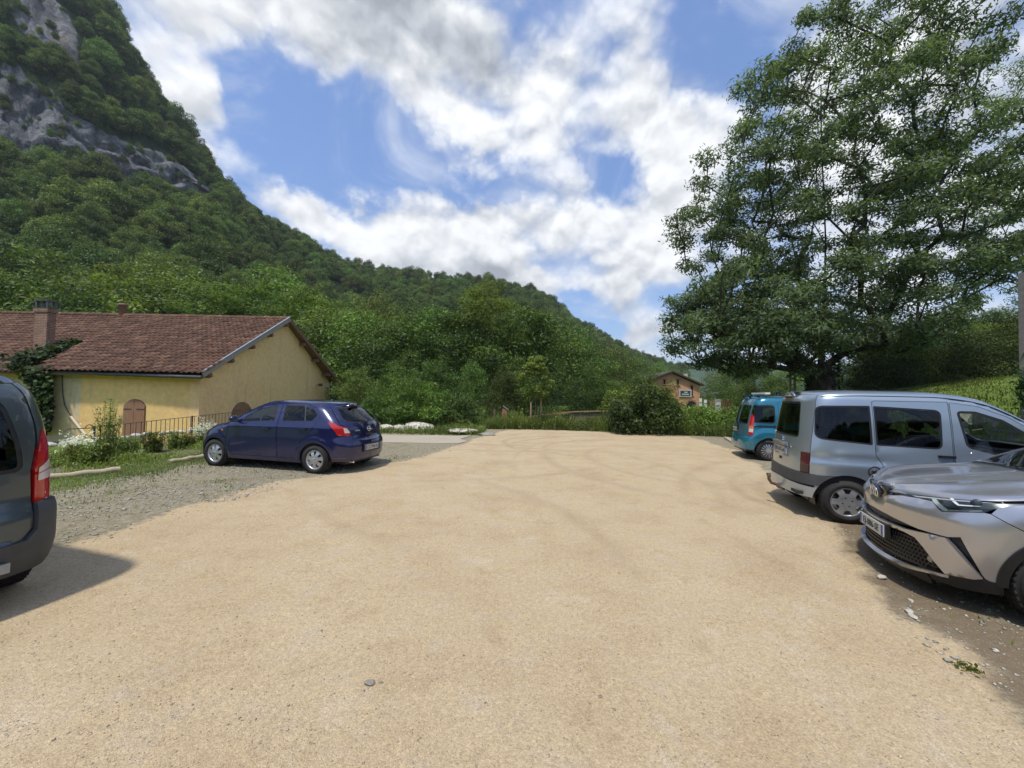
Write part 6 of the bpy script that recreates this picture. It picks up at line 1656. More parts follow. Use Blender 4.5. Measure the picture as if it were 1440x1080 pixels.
# ------------------------------------------------------------------ silver blue estate van (right)
def handle(car, x, z, sg, mat, L=.17, parent=None, th=.022):
    a, b = [car.b.wrap(car.b.u_of_x(xx, z), z) for xx in (x - L / 2, x + L / 2)]
    for p in (a, b): p.y = (p.y + .028) * sg
    m = MB().bar(a, b, th, .032)
    for p in (a, b):
        m.box((p.x, p.y - sg * .02, p.z), (.03, .03, .028))
    return car.raw(m, 'handle', mat, parent)
def blue_van():
    M = paint('silver_blue_paint', (.36, .42, .47), .72, .30, .10)
    b = Body([(-1.905, 0), (-1.885, .36), (-1.845, .57), (-1.775, .72), (-1.65, .808), (-1.35, .852), (-.4, .86), (.8, .86), (1.4, .85), (1.8, .80), (2.02, .62), (2.13, .3), (2.15, 0)],
             [(.2, .82), (.45, .86), (.8, .866), (1.02, .855), (1.2, .838), (1.45, .805), (1.65, .770), (1.83, .735)],
             [(.3, .0), (.66, .01), (.9, .02), (1.1, .04), (1.35, .075), (1.6, .115), (1.83, .15)], [(.3, .02), (.6, 0), (.8, .03), (1.0, .15), (1.2, .3)],
             [(-2.0, 1.78), (-1.6, 1.815), (-1.1, 1.835), (-.4, 1.83), (-.1, 1.80), (.15, 1.735), (.35, 1.625), (.55, 1.485), (.8, 1.285), (1.0, 1.14), (1.1, 1.09), (1.4, 1.035), (1.8, .935), (2.05, .82), (2.2, .68)],
             .10, lambda x: .035, 1.0, .7, lambda u, x, y, z: -.014 * exp(-((z - .885) / .045) ** 2) * float(sstep(-1.84, -1.68, x) * sstep(-.6, -.95, x)) + .010 * exp(-((z - .80) / .05) ** 2) * float(sstep(-1.84, -1.68, x) * sstep(-.4, -.9, x)))
    car = Car(b, 'car', 'silver blue estate van with roof down to grey bumpers and a tow hook', (6.202, 5.714, 0), -.32)
    qw = rp([(-1.655, 1.63, .09), (-1.065, 1.642, .02), (-1.065, 1.105, .02), (-1.70, 1.155, .10)]); sw = rp([(-1.03, 1.64, .02), (-.315, 1.605, .08), (-.335, 1.09, .08), (-1.03, 1.105, .02)])
    fw = rp([(-.165, 1.60, .05), (.03, 1.598, .06), (.28, 1.50, .1), (.50, 1.33, .1), (.80, 1.10, .05), (.78, 1.04, .05), (.22, 1.045, .18), (-.10, 1.13, .10)])
    RW = .375
    archR = arc(-1.345, .30, RW, 200, -20, 20); archF = arc(1.345, .30, RW, 200, -20, 20)
    zt = lambda x: b.top(x) - .075
    sd = rp([(-1.043, 1.715, .04), (-.232, 1.715, .02), (-.232, .36, .02), (-.86, .36, .02), (-.935, .50, .03), (-.90, .72, .05), (-1.043, .98, .05)])
    fd = rp([(-.224, 1.712, .02), (.06, 1.665, .05), (.33, 1.54, .05), (.60, 1.34, .03), (.86, 1.12, .03), (.90, .62, .06), (.86, .36, .05), (-.224, .36, .02)])
    side_u = b.side
    ztop = lambda u: b.zl(u)
    u0 = b.u_of_x(-1.80, 1.0)
    for sg in (-1, 1):
        # quarter panel, from the tailgate gap to the sliding door
        low = [(-1.0, .36), (-1.0, .40)] 
        us = np.linspace(u0 - .02, b.u_of_x(1.62, 1.0), 60)
        top = [(u, ztop(u)) for u in us]
        ub = b.u_of_y(.735)
        left = [(ub, .66), (ub, 1.2), (ub + .0, 1.5)]
        outline = [(ub, .648)] + side_u([(-1.70, .648)] + archR[2:] + [(-.93, .345), (.9, .345), (.98, .345)] + archF[:-1] + [(1.74, .40), (1.84, .44)])
        un = b.u_of_x(1.9, .6)
        outline = [(u, z) for u, z in outline if u < un] + [(un, .52), (un, .72)]
        us = np.linspace(un - .05, ub, 70); outline += [(u, ztop(u)) for u in us]
        holes = [side_u(sd), side_u(fd), side_u(qw)] if True else []
        body = car.join([car.wrap_piece(outline, holes, sg, step=.055)], 'body_side', M)
        window(car, side_u(qw), sg, G_DARK, body)
        d1 = car.join([car.wrap_piece(shrink(side_u(sd), .0065), [side_u(sw)], sg, step=.055)], 'sliding_door', M); window(car, side_u(sw), sg, G_DARK, d1); handle(car, -.305, 1.005, sg, M_BLACK, .14, d1, .03)
        d2 = car.join([car.wrap_piece(shrink(side_u(fd), .0065), [side_u(fw)], sg, step=.055)], 'front_door', M); window(car, side_u(fw), sg, G_CLEAR, d2, .03);
        p = b.wrap(b.u_of_x(-.06, 1.06), 1.06); car.raw(MB().lathe([(.013, -.01), (.013, .004), (.001, .006)], 10, Matrix.Translation((p.x, p.y * sg, p.z)) @ Matrix.Rotation(radians(-90 * sg), 4, 'X')), 'lock', M_CHROME, d2)
        # bumper corner and lower band
        car.join([car.wrap_piece([(0.001, .49)] + side_u([(-1.735, .49), (-1.70, .49)]) + side_u(arc(-1.345, .30, RW + .004, 150, 105, 5)) + [(b.u_of_x(-1.63, .65), .645), (0.001, .645)], (), sg, step=.05, off=.022, flange=.03)], 'bumper', M_PLAST)
        car.join([car.wrap_piece([(0.001, .32)] + side_u([(-1.74, .32), (-1.71, .32)]) + side_u(arc(-1.345, .30, RW, 177, 154, 4)) + [(0.001, .487)], (), sg, step=.05, off=.034, flange=.04)], 'bumper_band', M)
        ta, tb = b.u_of_y(.605), b.u_of_y(.728)
        o = car.join([car.wrap_piece(rp([(ta, .655, .01), (tb, .655, .01), (tb, .94, .01), (ta, .94, .01)]), (), sg, step=.04, off=.006, flange=.02)], 'tail_light', M_DRED)
        car.join([car.wrap_piece([(ta + .006, .66), (tb - .006, .66), (tb - .006, .765), (ta + .006, .765)], (), sg, step=.04, off=.008, flange=.0)], 'dark_lens', plain('smoked_lens', (.03, .012, .014), .15, coat=.6), o)
        # roof gutter and mirror
        us = np.linspace(b.u_of_x(-1.6, 1.7), b.u_of_x(.92, 1.1), 50)
        pts = []
        for u in us:
            q = b.wrap(u, b.zl(u) - .028); q.y = (q.y + .001) * sg; pts.append(q)
        bar_between(car, pts, 'roof_gutter', M_BLACK, .006)
        p = b.wrap(b.u_of_x(.86, 1.10), 1.10); m = MB(); m.bar((p.x, p.y * sg, p.z), (p.x + .02, (p.y + .09) * sg, p.z + .03), .05, .04)
        car.raw(m, 'mirror_arm', M_BLACK); bm = MB().lathe([(.001, -.07), (.07, -.06), (.10, 0), (.09, .05), (.001, .07)], 14, Matrix.Translation((p.x + .02, (p.y + .15) * sg, p.z + .08)) @ Matrix.Rotation(radians(90), 4, 'Y') @ Matrix.Diagonal((1.0, .9, .9, 1))); car.raw(bm, 'mirror', M_BLACK)
        m = plain('fuel_ring', (.03, .03, .032), .4)
        if sg < 0:
            p = b.wrap(b.u_of_x(-1.06, .755), .755); T = Matrix.Translation((p.x, -p.y, p.z)) @ Matrix.Rotation(radians(90), 4, 'X')
            o = car.raw(MB().lathe([(.074, -.01), (.074, .006), (.058, .006), (.052, -.004), (.001, -.004)], 24, T), 'fuel_cap', m); car.raw(MB().lathe([(.03, -.01), (.028, .012), (.001, .014)], 16, T).bar(T @ Vector((-.035, 0, .014)), T @ Vector((.035, 0, .014)), .012, .016, (0, 0, 1)), 'cap_grip', M_BLACK, o)
    # tailgate across the back
    ub = b.u_of_y(.729); tg = rp([(-ub, .668, .02), (ub, .668, .02), (ub, 1.50), (ub, b.zl(ub), .02), (0, b.zl(0)), (-ub, b.zl(ub), .02), (-ub, 1.5)])
    wy = b.u_of_y(.535); rw = rp([(-wy, 1.14, .07), (wy, 1.14, .07), (wy * .86, 1.68, .07), (-wy * .86, 1.68, .07)])
    t0, t1 = b.u_of_y(.60), ub
    cut = lambda s: [(s * t0, .67), (s * ub * 1.1, .67), (s * ub * 1.1, .96), (s * t0, .96)]
    gate = car.join([car.cross_piece([(-t0, .650), (t0, .650), (t0, .945), (ub, .945), (ub, 1.3), (ub, b.zl(ub)), (ub * .5, b.zl(ub * .5)), (0, b.zl(0)), (-ub * .5, b.zl(ub * .5)), (-ub, b.zl(ub)), (-ub, 1.3), (-ub, .945), (-t0, .945)], [rw], step=.06)], 'tailgate', M)
    window(car, rw, 1, G_TINT, gate, .03, 'rear_window', cross=True)
    x = b.wrap(0, 1.0).x
    car.raw(MB().box((x - .02, 0, 1.015), (.05, .56, .05)).box((x - .03, 0, 1.0), (.03, .56, .03)), 'gate_handle', M, gate)
    car.raw(MB().box((x - .002, 0, .905), (.012, .60, .17)), 'plate_recess', plain('recess_silver', (.22, .25, .28), .5, .5), gate)
    plate(car, Matrix.Translation((x - .024, 0, .905)) @ Matrix(((0, 0, -1, 0), (-1, 0, 0, 0), (0, 1, 0, 0), (0, 0, 0, 1))), 'BY-417-LA')
    for k in (0, 1):
        z = 1.075 + k * .028; xq = b.wrap(0, z).x - .006
        car.raw(MB().bar((xq, -.04, z - .014), (xq, 0, z + .010), .008, .016, (1, 0, 0)).bar((xq, .04, z - .014), (xq, 0, z + .010), .008, .016, (1, 0, 0)), 'badge', M_CHROME, gate)
    car.raw(MB().box((b.wrap(b.u_of_y(.33), .99).x - .004, -.33, .985), (.006, .16, .018)), 'script_badge', M_CHROME, gate)
    car.raw(MB().box((b.wrap(0, .78).x - .004, .0, .77), (.012, .07, .04)), 'gate_lock', M_BLACK, gate)
    zb = 1.745; p = b.wrap(0, zb); car.raw(MB().box((p.x + .004, 0, p.z), (.03, .26, .03)), 'high_brake_light', M_DRED, gate)
    # roof, screen, bonnet, nose
    car.join(car.roof_pieces(.175), 'roof', M)
    ws = rp([(.21, -.90, .06), (.245, 0), (.21, .90, .06), (1.02, .94, .06), (1.07, 0), (1.02, -.94, .06)])
    car.join([car.cap_piece([(.18, -1), (.18, 1), (1.08, 1), (1.08, -1)], [ws], step=.08)], 'screen_frame', M)
    car.join([car.cap_piece(ws, (), step=.1, off=-.006, flange=0)], 'windscreen', G_CLEAR)
    car.join(car.bonnet_pieces(1.085), 'bonnet', M)
    un = b.L - b.u_of_x(1.9, .6)
    car.join([car.nose_piece([(-un, .52), (un, .52), (un, .72)] + [(u, b.zl(b.L - abs(u))) for u in np.linspace(un, -un, 30)] + [(-un, .72)], (), step=.07)], 'nose', M)
    car.join([car.nose_piece([(-un - .2, .24), (un + .2, .24), (un + .2, .515), (-un - .2, .515)], (), step=.08, off=.02)], 'front_bumper', M_PLAST)
    un2 = b.L - b.u_of_y(.5, False)
    for s in (1, -1):
        car.join([car.nose_piece([(s * .42, .66), (s * .78, .66), (s * .78, .82), (s * .45, .80)], (), step=.06, off=.01)], 'headlight', M_CLEARL)
    # tow hook
    car.raw(MB().tube([(-1.70, 0, .34), (-1.92, 0, .31), (-2.02, 0, .34), (-2.055, 0, .40), (-2.055, 0, .44)], .024, 8).lathe([(.001, .03), (.022, .02), (.03, 0), (.022, -.025), (.016, -.04)], 12, Matrix.Translation((-2.055, 0, .455))).box((-1.90, -.05, .305), (.10, .12, .05)).tube([(-1.95, .03, .315), (-1.94, -.10, .305), (-1.91, -.22, .30)], .02, 8), 'tow_hook', M_RUST)
    for x in (-1.345, 1.345):
        for sg in (1, -1): make_wheel(car, (x, sg * .745, .30), .302, .185, .195, 'petal6', sg)
    arches(car, (-1.345, 1.345), RW - .004, .84); underbody(car, -1.72, 2.0, .85, .24, .5); lining(car, -1.65, .9, .36, 1.0)
    cabin(car, .86, 1.05, .02, -1.6, .74, .52)
    car.raw(MB().box((-1.3, 0, .62), (.75, 1.5, .5)), 'load_floor', M_INNER)
blue_van()

# ------------------------------------------------------------------ dark blue hatchback (left)
def blue_hatch():
    M = paint('dark_blue_paint', (.010, .013, .066), .25, .2, .015)
    b = Body([(-2.0, 0), (-1.975, .33), (-1.89, .60), (-1.73, .765), (-1.50, .835), (-1.2, .858), (-.5, .862), (.4, .862), (1.2, .855), (1.6, .80), (1.85, .62), (1.97, .33), (2.0, 0)],
             [(.18, .80), (.33, .84), (.5, .858), (.7, .865), (.88, .858), (1.0, .838), (1.1, .800), (1.25, .735), (1.38, .668), (1.5, .60)],
             [(.2, .09), (.34, .01), (.55, .0), (.68, .03), (.74, .075), (.86, .085), (.98, .11), (1.08, .17), (1.22, .32), (1.38, .50), (1.46, .58)], [(.2, .06), (.35, 0), (.55, .01), (.7, .08), (.8, .20), (1.0, .4)],
             [(-2.0, 1.30), (-1.6, 1.395), (-1.35, 1.442), (-.9, 1.478), (-.4, 1.488), (0, 1.468), (.25, 1.40), (.5, 1.275), (.75, 1.135), (.98, 1.00), (1.08, .965), (1.3, .92), (1.6, .84), (1.8, .755), (1.93, .66), (2.02, .52)],
             .12, lambda x: .03 + .02 * float(sstep(.9, 1.3, x)), 1.25, .9, lambda u, x, y, z: .012 * exp(-((z - .93 - .03 * float(sstep(1, -1.6, x))) / .035) ** 2) + .016 * sum(exp(-((sqrt((x - c) ** 2 + (z - .3) ** 2) - .40) / .045) ** 2) for c in (-1.2555, 1.2555)) * (1 if z > .3 else 0) * (abs(y) > .7))
    car = Car(b, 'car', 'dark blue five door hatchback parked nose in on the left verge', (-5.075, 9.035, -.01), 2.8975, (1.035, 1, 1))
    fw = rp([(.56, 1.015, .02), (.50, 1.14, .1), (.22, 1.30, .2), (-.20, 1.395, .04), (-.245, 1.05, .03)]); rw_ = rp([(-.385, 1.398, .04), (-.80, 1.405, .15), (-1.10, 1.33, .14), (-1.24, 1.20, .04), (-1.14, 1.075, .03), (-.445, 1.055, .02)])
    fdoor = rp([(.90, 1.00, .03), (.62, 1.16, .1), (.25, 1.352, .1), (-.30, 1.425, .02), (-.34, 1.0), (-.36, .30, .02), (.80, .30, .04), (.95, .55, .06)])
    rdoor = rp([(-.31, 1.425, .02), (-.85, 1.435, .1), (-1.18, 1.345, .1), (-1.30, 1.18, .06), (-1.20, .93, .1), (-.87, .58, .1), (-.80, .30, .04), (-.37, .30, .02), (-.35, 1.0)])
    RW = .345; side = b.side; AR = arc(-1.2555, .30, RW, 205, -25, 22); AF = arc(1.2555, .30, RW, 205, -25, 22)
    ut = b.u_of_y(.60)
    lampS = rp([(-1.475, 1.065, .02), (-1.62, 1.05, .04)]) 
    for sg in (-1, 1):
        uR = b.u_of_x(-1.66, 1.0)
        # outline in (u,z); the tail lamp and hatch are cut away at the back
        ub = b.u_of_y(.66)
        un = b.u_of_x(1.78, .6)
        lamp = [(b.u_of_x(-1.48, 1.06), 1.065), (b.u_of_x(-1.60, 1.06), 1.055), (b.u_of_y(.72), 1.0), (b.u_of_y(.60), .965), (b.u_of_y(.515), .80), (b.u_of_y(.60), .785), (b.u_of_y(.74), .80), (b.u_of_x(-1.66, .86), .87)]
        lamp = rp([(u, z, .015) for u, z in lamp], 3)
        outline = [(b.u_of_y(.001), .235), (b.u_of_y(.4), .24), (b.u_of_y(.70), .26)] + side(AR[2:-1] + [(-.86, .215), (.86, .215)] + AF[1:-2]) + [(un - .08, .27), (un, .33), (un, .6)]
        us = np.linspace(un, b.u_of_y(.69), 70); outline += [(u, b.zl(u)) for u in us]
        outline += [(b.u_of_y(.70), 1.28), (b.u_of_y(.715), 1.10), (b.u_of_y(.70), 1.02), (b.u_of_y(.52), .80), (b.u_of_y(.46), .70), (b.u_of_y(.2), .672), (b.u_of_y(.001), .668)]
        body = car.join([car.wrap_piece(outline, [side(fdoor), side(rdoor), lamp], sg, step=.05)], 'body_side', M)
        d1 = car.join([car.wrap_piece(shrink(side(fdoor), .0065), [side(fw)], sg, step=.05)], 'front_door', M); window(car, side(fw), sg, G_CLEAR, d1, .018); handle(car, -.10, .90, sg, M, .16, d1)
        d2 = car.join([car.wrap_piece(shrink(side(rdoor), .0065), [side(rw_)], sg, step=.05)], 'rear_door', M); w = window(car, side(rw_), sg, G_CLEAR, d2, .018); handle(car, -.98, .925, sg, M, .16, d2)
        q0, q1 = b.wrap(b.u_of_x(-1.0, 1.39), 1.39), b.wrap(b.u_of_x(-.985, 1.08), 1.08)
        car.raw(MB().bar((-.86, q0.y * sg, 1.39), (-.98, q1.y * sg - sg * .006, 1.08), .02, .012), 'window_bar', M_BLACK, d2)
        o = car.join([car.wrap_piece(shrink(lamp, .003), (), sg, step=.035, off=.006, flange=.02)], 'tail_light', M_RED)
        cl = rp([(b.u_of_y(.66), .955, .01), (b.u_of_y(.60), .945, .01), (b.u_of_y(.535), .845, .01), (b.u_of_y(.64), .845, .01)], 2)
        car.join([car.wrap_piece(cl, (), sg, step=.03, off=.010, flange=.006)], 'reversing_light', M_CLEARL, o)
        p = b.wrap(b.u_of_x(1.04, .82), .82); car.raw(MB().box((p.x, p.y * sg, p.z), (.05, .02, .025)), 'side_indicator', M_ORANGE)
        p = b.wrap(b.u_of_x(.62, 1.03), 1.03); c = Vector((p.x + .05, (p.y + .11) * sg, p.z + .05))
        mir = car.raw(MB().lathe([(.001, -.075), (.06, -.06), (.088, -.01), (.085, .03), (.07, .045)], 16, Matrix.Translation(c) @ Matrix.Rotation(radians(-90), 4, 'Y') @ Matrix.Diagonal((.80, 1.15, 1, 1))).bar(Vector((p.x + .04, p.y * sg, p.z)), c - Vector((0, sg * .04, .04)), .06, .035), 'mirror', M)
        car.raw(MB().lathe([(.07, 0), (.001, .001)], 16, Matrix.Translation(c - Vector((.046, 0, 0))) @ Matrix.Rotation(radians(-90), 4, 'Y') @ Matrix.Diagonal((.78, 1.12, 1, 1))), 'mirror_glass', M_CHROME, mir)
        # lower bumper trim crease
        car.join([car.wrap_piece([(b.u_of_y(.63), .325), (b.u_of_x(-1.66, .34), .335), (b.u_of_x(-1.66, .36), .352), (b.u_of_y(.63), .345)], (), sg, step=.05, off=.006)], 'reflector', plain('bumper_reflector', (.10, .06, .12), .3), body)
    # hatch
    pts = [(0, .672), (b.u_of_y(.2), .676), (b.u_of_y(.45), .704), (b.u_of_y(.51), .80), (b.u_of_y(.595), .965), (b.u_of_y(.69), 1.02), (b.u_of_y(.705), 1.10), (b.u_of_y(.69), 1.28), (b.u_of_y(.685), b.zl(b.u_of_y(.685)))]
    top = [(u, b.zl(u)) for u in np.linspace(b.u_of_y(.685), -b.u_of_y(.685), 24)]
    hatch_o = pts + top[1:-1] + [(-u, z) for u, z in pts[::-1]][:-1]
    ww = b.u_of_y(.62); wt = b.u_of_y(.57)
    win = rp([(-ww * .86, 1.065, .09), (0, 1.035), (ww * .86, 1.065, .09), (ww, 1.13, .05), (wt, 1.372, .06), (0, 1.385), (-wt, 1.372, .06), (-ww, 1.13, .05)])
    gate = car.join([car.cross_piece(hatch_o, [win], step=.055, off=-.001)], 'hatch', M); window(car, win, 1, G_TINT, gate, .03, 'rear_window', cross=True)
    xg = b.wrap(0, .93)
    T = lambda y, z, o=.006: car.frame(y, z, o)
    car.raw(MB().lathe([(.052 + .008 * cos(a), .006 * sin(a)) for a in np.linspace(0, 2 * pi, 9)[:-1]], 24, T(0, .90), closed=True).bar(T(0, .90) @ Vector((-.075, .010, .003)), T(0, .90) @ Vector((.02, .004, .004)), .010, .012, (1, 0, 0)).bar(T(0, .90) @ Vector((-.02, -.004, .004)), T(0, .90) @ Vector((.075, -.010, .003)), .010, .012, (1, 0, 0)), 'badge', M_CHROME, gate)
    text_mesh('script_badge', 'CORSA', .042, M_CHROME, gate, T(.37, .885, .007), .003, 1.0)
    car.raw(MB().box((b.wrap(0, .80).x - .005, 0, .795), (.015, .22, .035)), 'hatch_grip', M_BLACK, gate)
    wp = [b.wrap(0.0, 1.045), b.wrap(.22, 1.09), b.wrap(.43, 1.115)]; car.raw(MB().tube([q + Vector((-.02, 0, .01)) for q in wp], .010, 6).lathe([(.001, .04), (.03, .03), (.035, 0)], 10, Matrix.Translation(wp[0])), 'rear_wiper', M_BLACK, gate)
    car.raw(MB().box((b.wrap(0, 1.41).x - .01, 0, b.zl(0) + .005), (.04, .30, .02)), 'high_brake_light', M_DRED, gate)
    car.raw(MB().box((b.wrap(0, .52).x - .001, 0, .515), (.012, .60, .17)), 'plate_recess', M_BLACK); plate(car, T(0, .515, .014), 'CZ-798-VL')
    # roof and front
    car.join(car.roof_pieces(.105), 'roof', M)
    ws = rp([(.14, -.93, .05), (.195, 0), (.14, .93, .05), (.98, .95, .05), (1.05, 0), (.98, -.95, .05)])
    car.join([car.cap_piece([(.11, -1), (.11, 1), (1.06, 1), (1.06, -1)], [ws], step=.07)], 'screen_frame', M); car.join([car.cap_piece(ws, (), step=.09, off=-.006, flange=0)], 'windscreen', G_CLEAR)
    car.join(car.bonnet_pieces(1.065), 'bonnet', M)
    un = b.L - b.u_of_x(1.78, .6)
    car.join([car.nose_piece([(-un, .20), (un, .20), (un, .6)] + [(u, b.zl(b.L - abs(u))) for u in np.linspace(un, -un, 30)] + [(-un, .6)], (), step=.06)], 'nose', M)
    car.raw(MB().tube([(-.98, .0, 1.50), (-1.06, 0, 1.56), (-1.17, 0, 1.66)], [.008, .006, .003], 6).lathe([(.03, -.02), (.028, .02), (.001, .03)], 12, Matrix.Translation((-.97, 0, 1.495))), 'antenna', M_BLACK)
    for x in (-1.2555, 1.2555):
        for sg in (1, -1): make_wheel(car, (x, sg * .755, .30), .302, .185, .198, 'seven', sg)
    arches(car, (-1.2555, 1.2555), RW - .003, .85); underbody(car, -1.8, 1.85, .85, .2, .45); lining(car, -1.3, .9, .30, .98)
    car.raw(MB().tube([(-1.93, .52, .245), (-1.75, .52, .25)], .022, 8), 'exhaust', M_CHROME)
    cabin(car, .78, .98, .12, -1.3, .66, .38)
    car.raw(MB().box((-1.42, 0, .72), (.55, 1.2, .5)), 'parcel_shelf', M_INNER)
blue_hatch()
# ------------------------------------------------------------------ teal van (behind the silver blue one)
def teal_van():
    M = paint('teal_paint', (.012, .165, .245), .35, .25, .06)
    b = Body([(-1.90, 0), (-1.88, .38), (-1.84, .58), (-1.765, .72), (-1.62, .80), (-1.2, .832), (0, .836), (1.2, .83), (1.65, .76), (1.95, .5), (2.06, .25), (2.09, 0)],
             [(.2, .79), (.4, .825), (.75, .836), (1.0, .822), (1.3, .79), (1.55, .745), (1.8, .69)], [(.3, .0), (.55, .0), (.72, .04), (.95, .055), (1.3, .12), (1.55, .19), (1.8, .30)], [(.3, .02), (.6, 0), (.8, .05), (1.0, .2), (1.2, .35)],
             [(-1.95, 1.755), (-1.6, 1.79), (-1.0, 1.81), (.1, 1.80), (.5, 1.74), (.9, 1.50), (1.3, 1.18), (1.45, 1.10), (1.75, 1.0), (1.95, .86), (2.1, .72)], .11, .035, .9, .7,
             lambda u, x, y, z: .03 * float(sstep(.30, .40, sqrt((x + 1.30) ** 2 + (z - .3) ** 2)) * sstep(.62, .52, sqrt((x + 1.30) ** 2 + (z - .3) ** 2))) * float(sstep(.2, .45, z)) + .012 * exp(-((z - .58) / .06) ** 2) * (x < -1.7))
    g = gnd(1081, 648.8); yaw = -.26; lx, ly = -1.26, -.78; X = g.x - (cos(yaw) * lx - sin(yaw) * ly); Y = g.y - (sin(yaw) * lx + cos(yaw) * ly)
    car = Car(b, 'car', 'bright teal van with split rear doors parked beyond the silver blue one', (X, Y, 0), yaw, (.97, .97, .97))
    side = b.side; RW = .36; AR = arc(-1.30, .30, RW, 200, -20, 20); AF = arc(1.305, .30, RW, 200, -20, 20)
    sw = rp([(-1.70, 1.59, .10), (-1.13, 1.59, .10), (-1.13, 1.065, .10), (-1.69, 1.065, .10)]); sw2 = rp([(-.96, 1.59, .08), (-.12, 1.59, .06), (-.10, 1.07, .06), (-.96, 1.07, .08)]); fw = rp([(.08, 1.59, .05), (.50, 1.56, .1), (1.06, 1.16, .04), (1.06, 1.04, .05), (.08, 1.05, .05)])
    sd = rp([(-1.05, 1.69, .03), (-.01, 1.69, .03), (-.01, .36, .03), (-.85, .36, .03), (-.90, .62, .05), (-1.05, .90, .05)]); fd = rp([(.0, 1.69, .03), (.62, 1.64, .05), (1.16, 1.22, .05), (1.10, .72, .05), (.86, .36, .05), (.0, .36, .03)])
    ub = b.u_of_y(.665)
    for sg in (-1, 1):
        un = b.u_of_x(1.8, .6); o = [(ub, .66)] + side([(-1.72, .66)] + arc(-1.30, .30, RW, 104, -20, 14) + [(-.9, .33), (.9, .33)] + AF[:-1]) + [(un - .02, .40), (un, .5), (un, .72)] + [(u, b.zl(u)) for u in np.linspace(un - .04, ub, 60)]
        body = car.join([car.wrap_piece(o, [side(sd), side(fd), side(sw)], sg, step=.06)], 'body_side', M); window(car, side(sw), sg, G_TINT, body, .035)
        d = car.join([car.wrap_piece(shrink(side(sd), .005), [side(sw2)], sg, step=.07)], 'sliding_door', M); window(car, side(sw2), sg, G_TINT, d, .03); handle(car, -.14, .96, sg, M_BLACK, .15, d)
        d = car.join([car.wrap_piece(shrink(side(fd), .005), [side(fw)], sg, step=.07)], 'front_door', M); window(car, side(fw), sg, G_CLEAR, d, .03)
        car.join([car.wrap_piece([(.001, .30)] + side([(-1.75, .30), (-1.68, .30)] + arc(-1.30, .30, RW, 180, 106, 8)) + [(b.u_of_x(-1.66, .65), .655), (.001, .655)], (), sg, step=.06, off=.025, flange=.03)], 'bumper', M)
        car.join([car.wrap_piece(side([(-1.70, .955), (-1.07, .955), (-1.07, .99), (-1.70, .99)]), (), sg, step=.08, off=.012, flange=.014)], 'side_strip', plain('dark_blue_strip', (.012, .02, .05), .4))
        car.join([car.wrap_piece(side([(-1.70, .995), (-1.07, .995), (-1.07, 1.005), (-1.70, 1.005)]), (), sg, step=.08, off=.010, flange=.012)], 'pale_strip', M_CHROME)
        t0, t1 = b.u_of_y(.665), b.u_of_x(-1.65, 1.0)
        l = rp([(t0, .71, .01), (t1 - .01, .71, .02), (t1, 1.0), (t1 - .03, 1.24, .02), (t0 + .02, 1.33, .02), (t0, 1.2)]); L = car.join([car.wrap_piece(l, (), sg, step=.05, off=.008)], 'tail_light', M_RED)
        car.join([car.wrap_piece([(t0 + .008, .80), (t1 - .016, .80), (t1 - .012, .90), (t0 + .008, .90)], (), sg, step=.05, off=.011, flange=0)], 'reversing_light', M_CLEARL, L)
        car.join([car.wrap_piece([(t0 + .008, .91), (t1 - .012, .91), (t1 - .012, .98), (t0 + .008, .98)], (), sg, step=.05, off=.011, flange=0)], 'indicator_lens', M_ORANGE, L)
        car.raw(MB().tube([(-1.55, sg * .60, 1.85), (-.4, sg * .61, 1.875), (.3, sg * .60, 1.85)], .018, 6).box((-1.5, sg * .6, 1.83), (.08, .04, .06)).box((-.4, sg * .6, 1.84), (.08, .04, .06)).box((.26, sg * .6, 1.83), (.08, .04, .06)), 'roof_rail', M_BLACK)
    # rear doors, split
    G = paint('dull_teal', (.03, .13, .18), .3, .35, .30); ua = b.u_of_y(.66)  # rear doors get a duller, greyer teal than the sides
    for nm, a0, a1, w0, w1 in (('rear_door', -ua, .10, -b.u_of_y(.60), .03), ('rear_door', .106, ua, .17, b.u_of_y(.60))):
        win = rp([(w0, 1.02, .06), (w1, 1.02, .06), (w1, 1.58, .06), (w0, 1.58, .06)])
        us = np.linspace(a1, a0, 10); o = [(a0, .665), (a1, .665)] + [(u, b.zl(abs(u)) - .01) for u in us]
        d = car.join([car.cross_piece(o, [win], step=.07)], nm, G); window(car, win, 1, G_TINT, d, .025, 'rear_window', cross=True)
        if a1 == .10:
            car.raw(MB().box((b.wrap(0, .90).x - .02, -.02, .93), (.03, .06, .24)), 'door_handle', M_BLACK, d)
        q = b.wrap(abs((w0 + w1) / 2), 1.06); car.raw(MB().tube([(q.x - .02, (w0 + w1) / 2 - .12, 1.05), (q.x - .02, (w0 + w1) / 2 + .15, 1.09)], .008, 5), 'wiper', M_BLACK, d)
    plate(car, Matrix.Translation((b.wrap(0, .80).x - .014, .30, .82)) @ Matrix(((0, 0, -1, 0), (-1, 0, 0, 0), (0, 1, 0, 0), (0, 0, 0, 1))), '904 WQ 09', .40)
    car.join(car.roof_pieces(.505), 'roof', M)
    car.join([car.cap_piece([(.51, -1), (.51, 1), (1.44, 1), (1.44, -1)], [rp([(.55, -.92, .05), (.55, .92, .05), (1.38, .95, .05), (1.38, -.95, .05)])], step=.09)], 'screen_frame', M); car.join([car.cap_piece(rp([(.55, -.92, .05), (.55, .92, .05), (1.38, .95, .05), (1.38, -.95, .05)]), (), step=.1, off=-.006, flange=0)], 'windscreen', G_CLEAR)
    car.join(car.bonnet_pieces(1.445), 'bonnet', M)
    un = b.L - b.u_of_x(1.8, .6); car.join([car.nose_piece([(-un, .26), (un, .26), (un, .72)] + [(u, b.zl(b.L - abs(u))) for u in np.linspace(un, -un, 24)] + [(-un, .72)], (), step=.08)], 'nose', M)
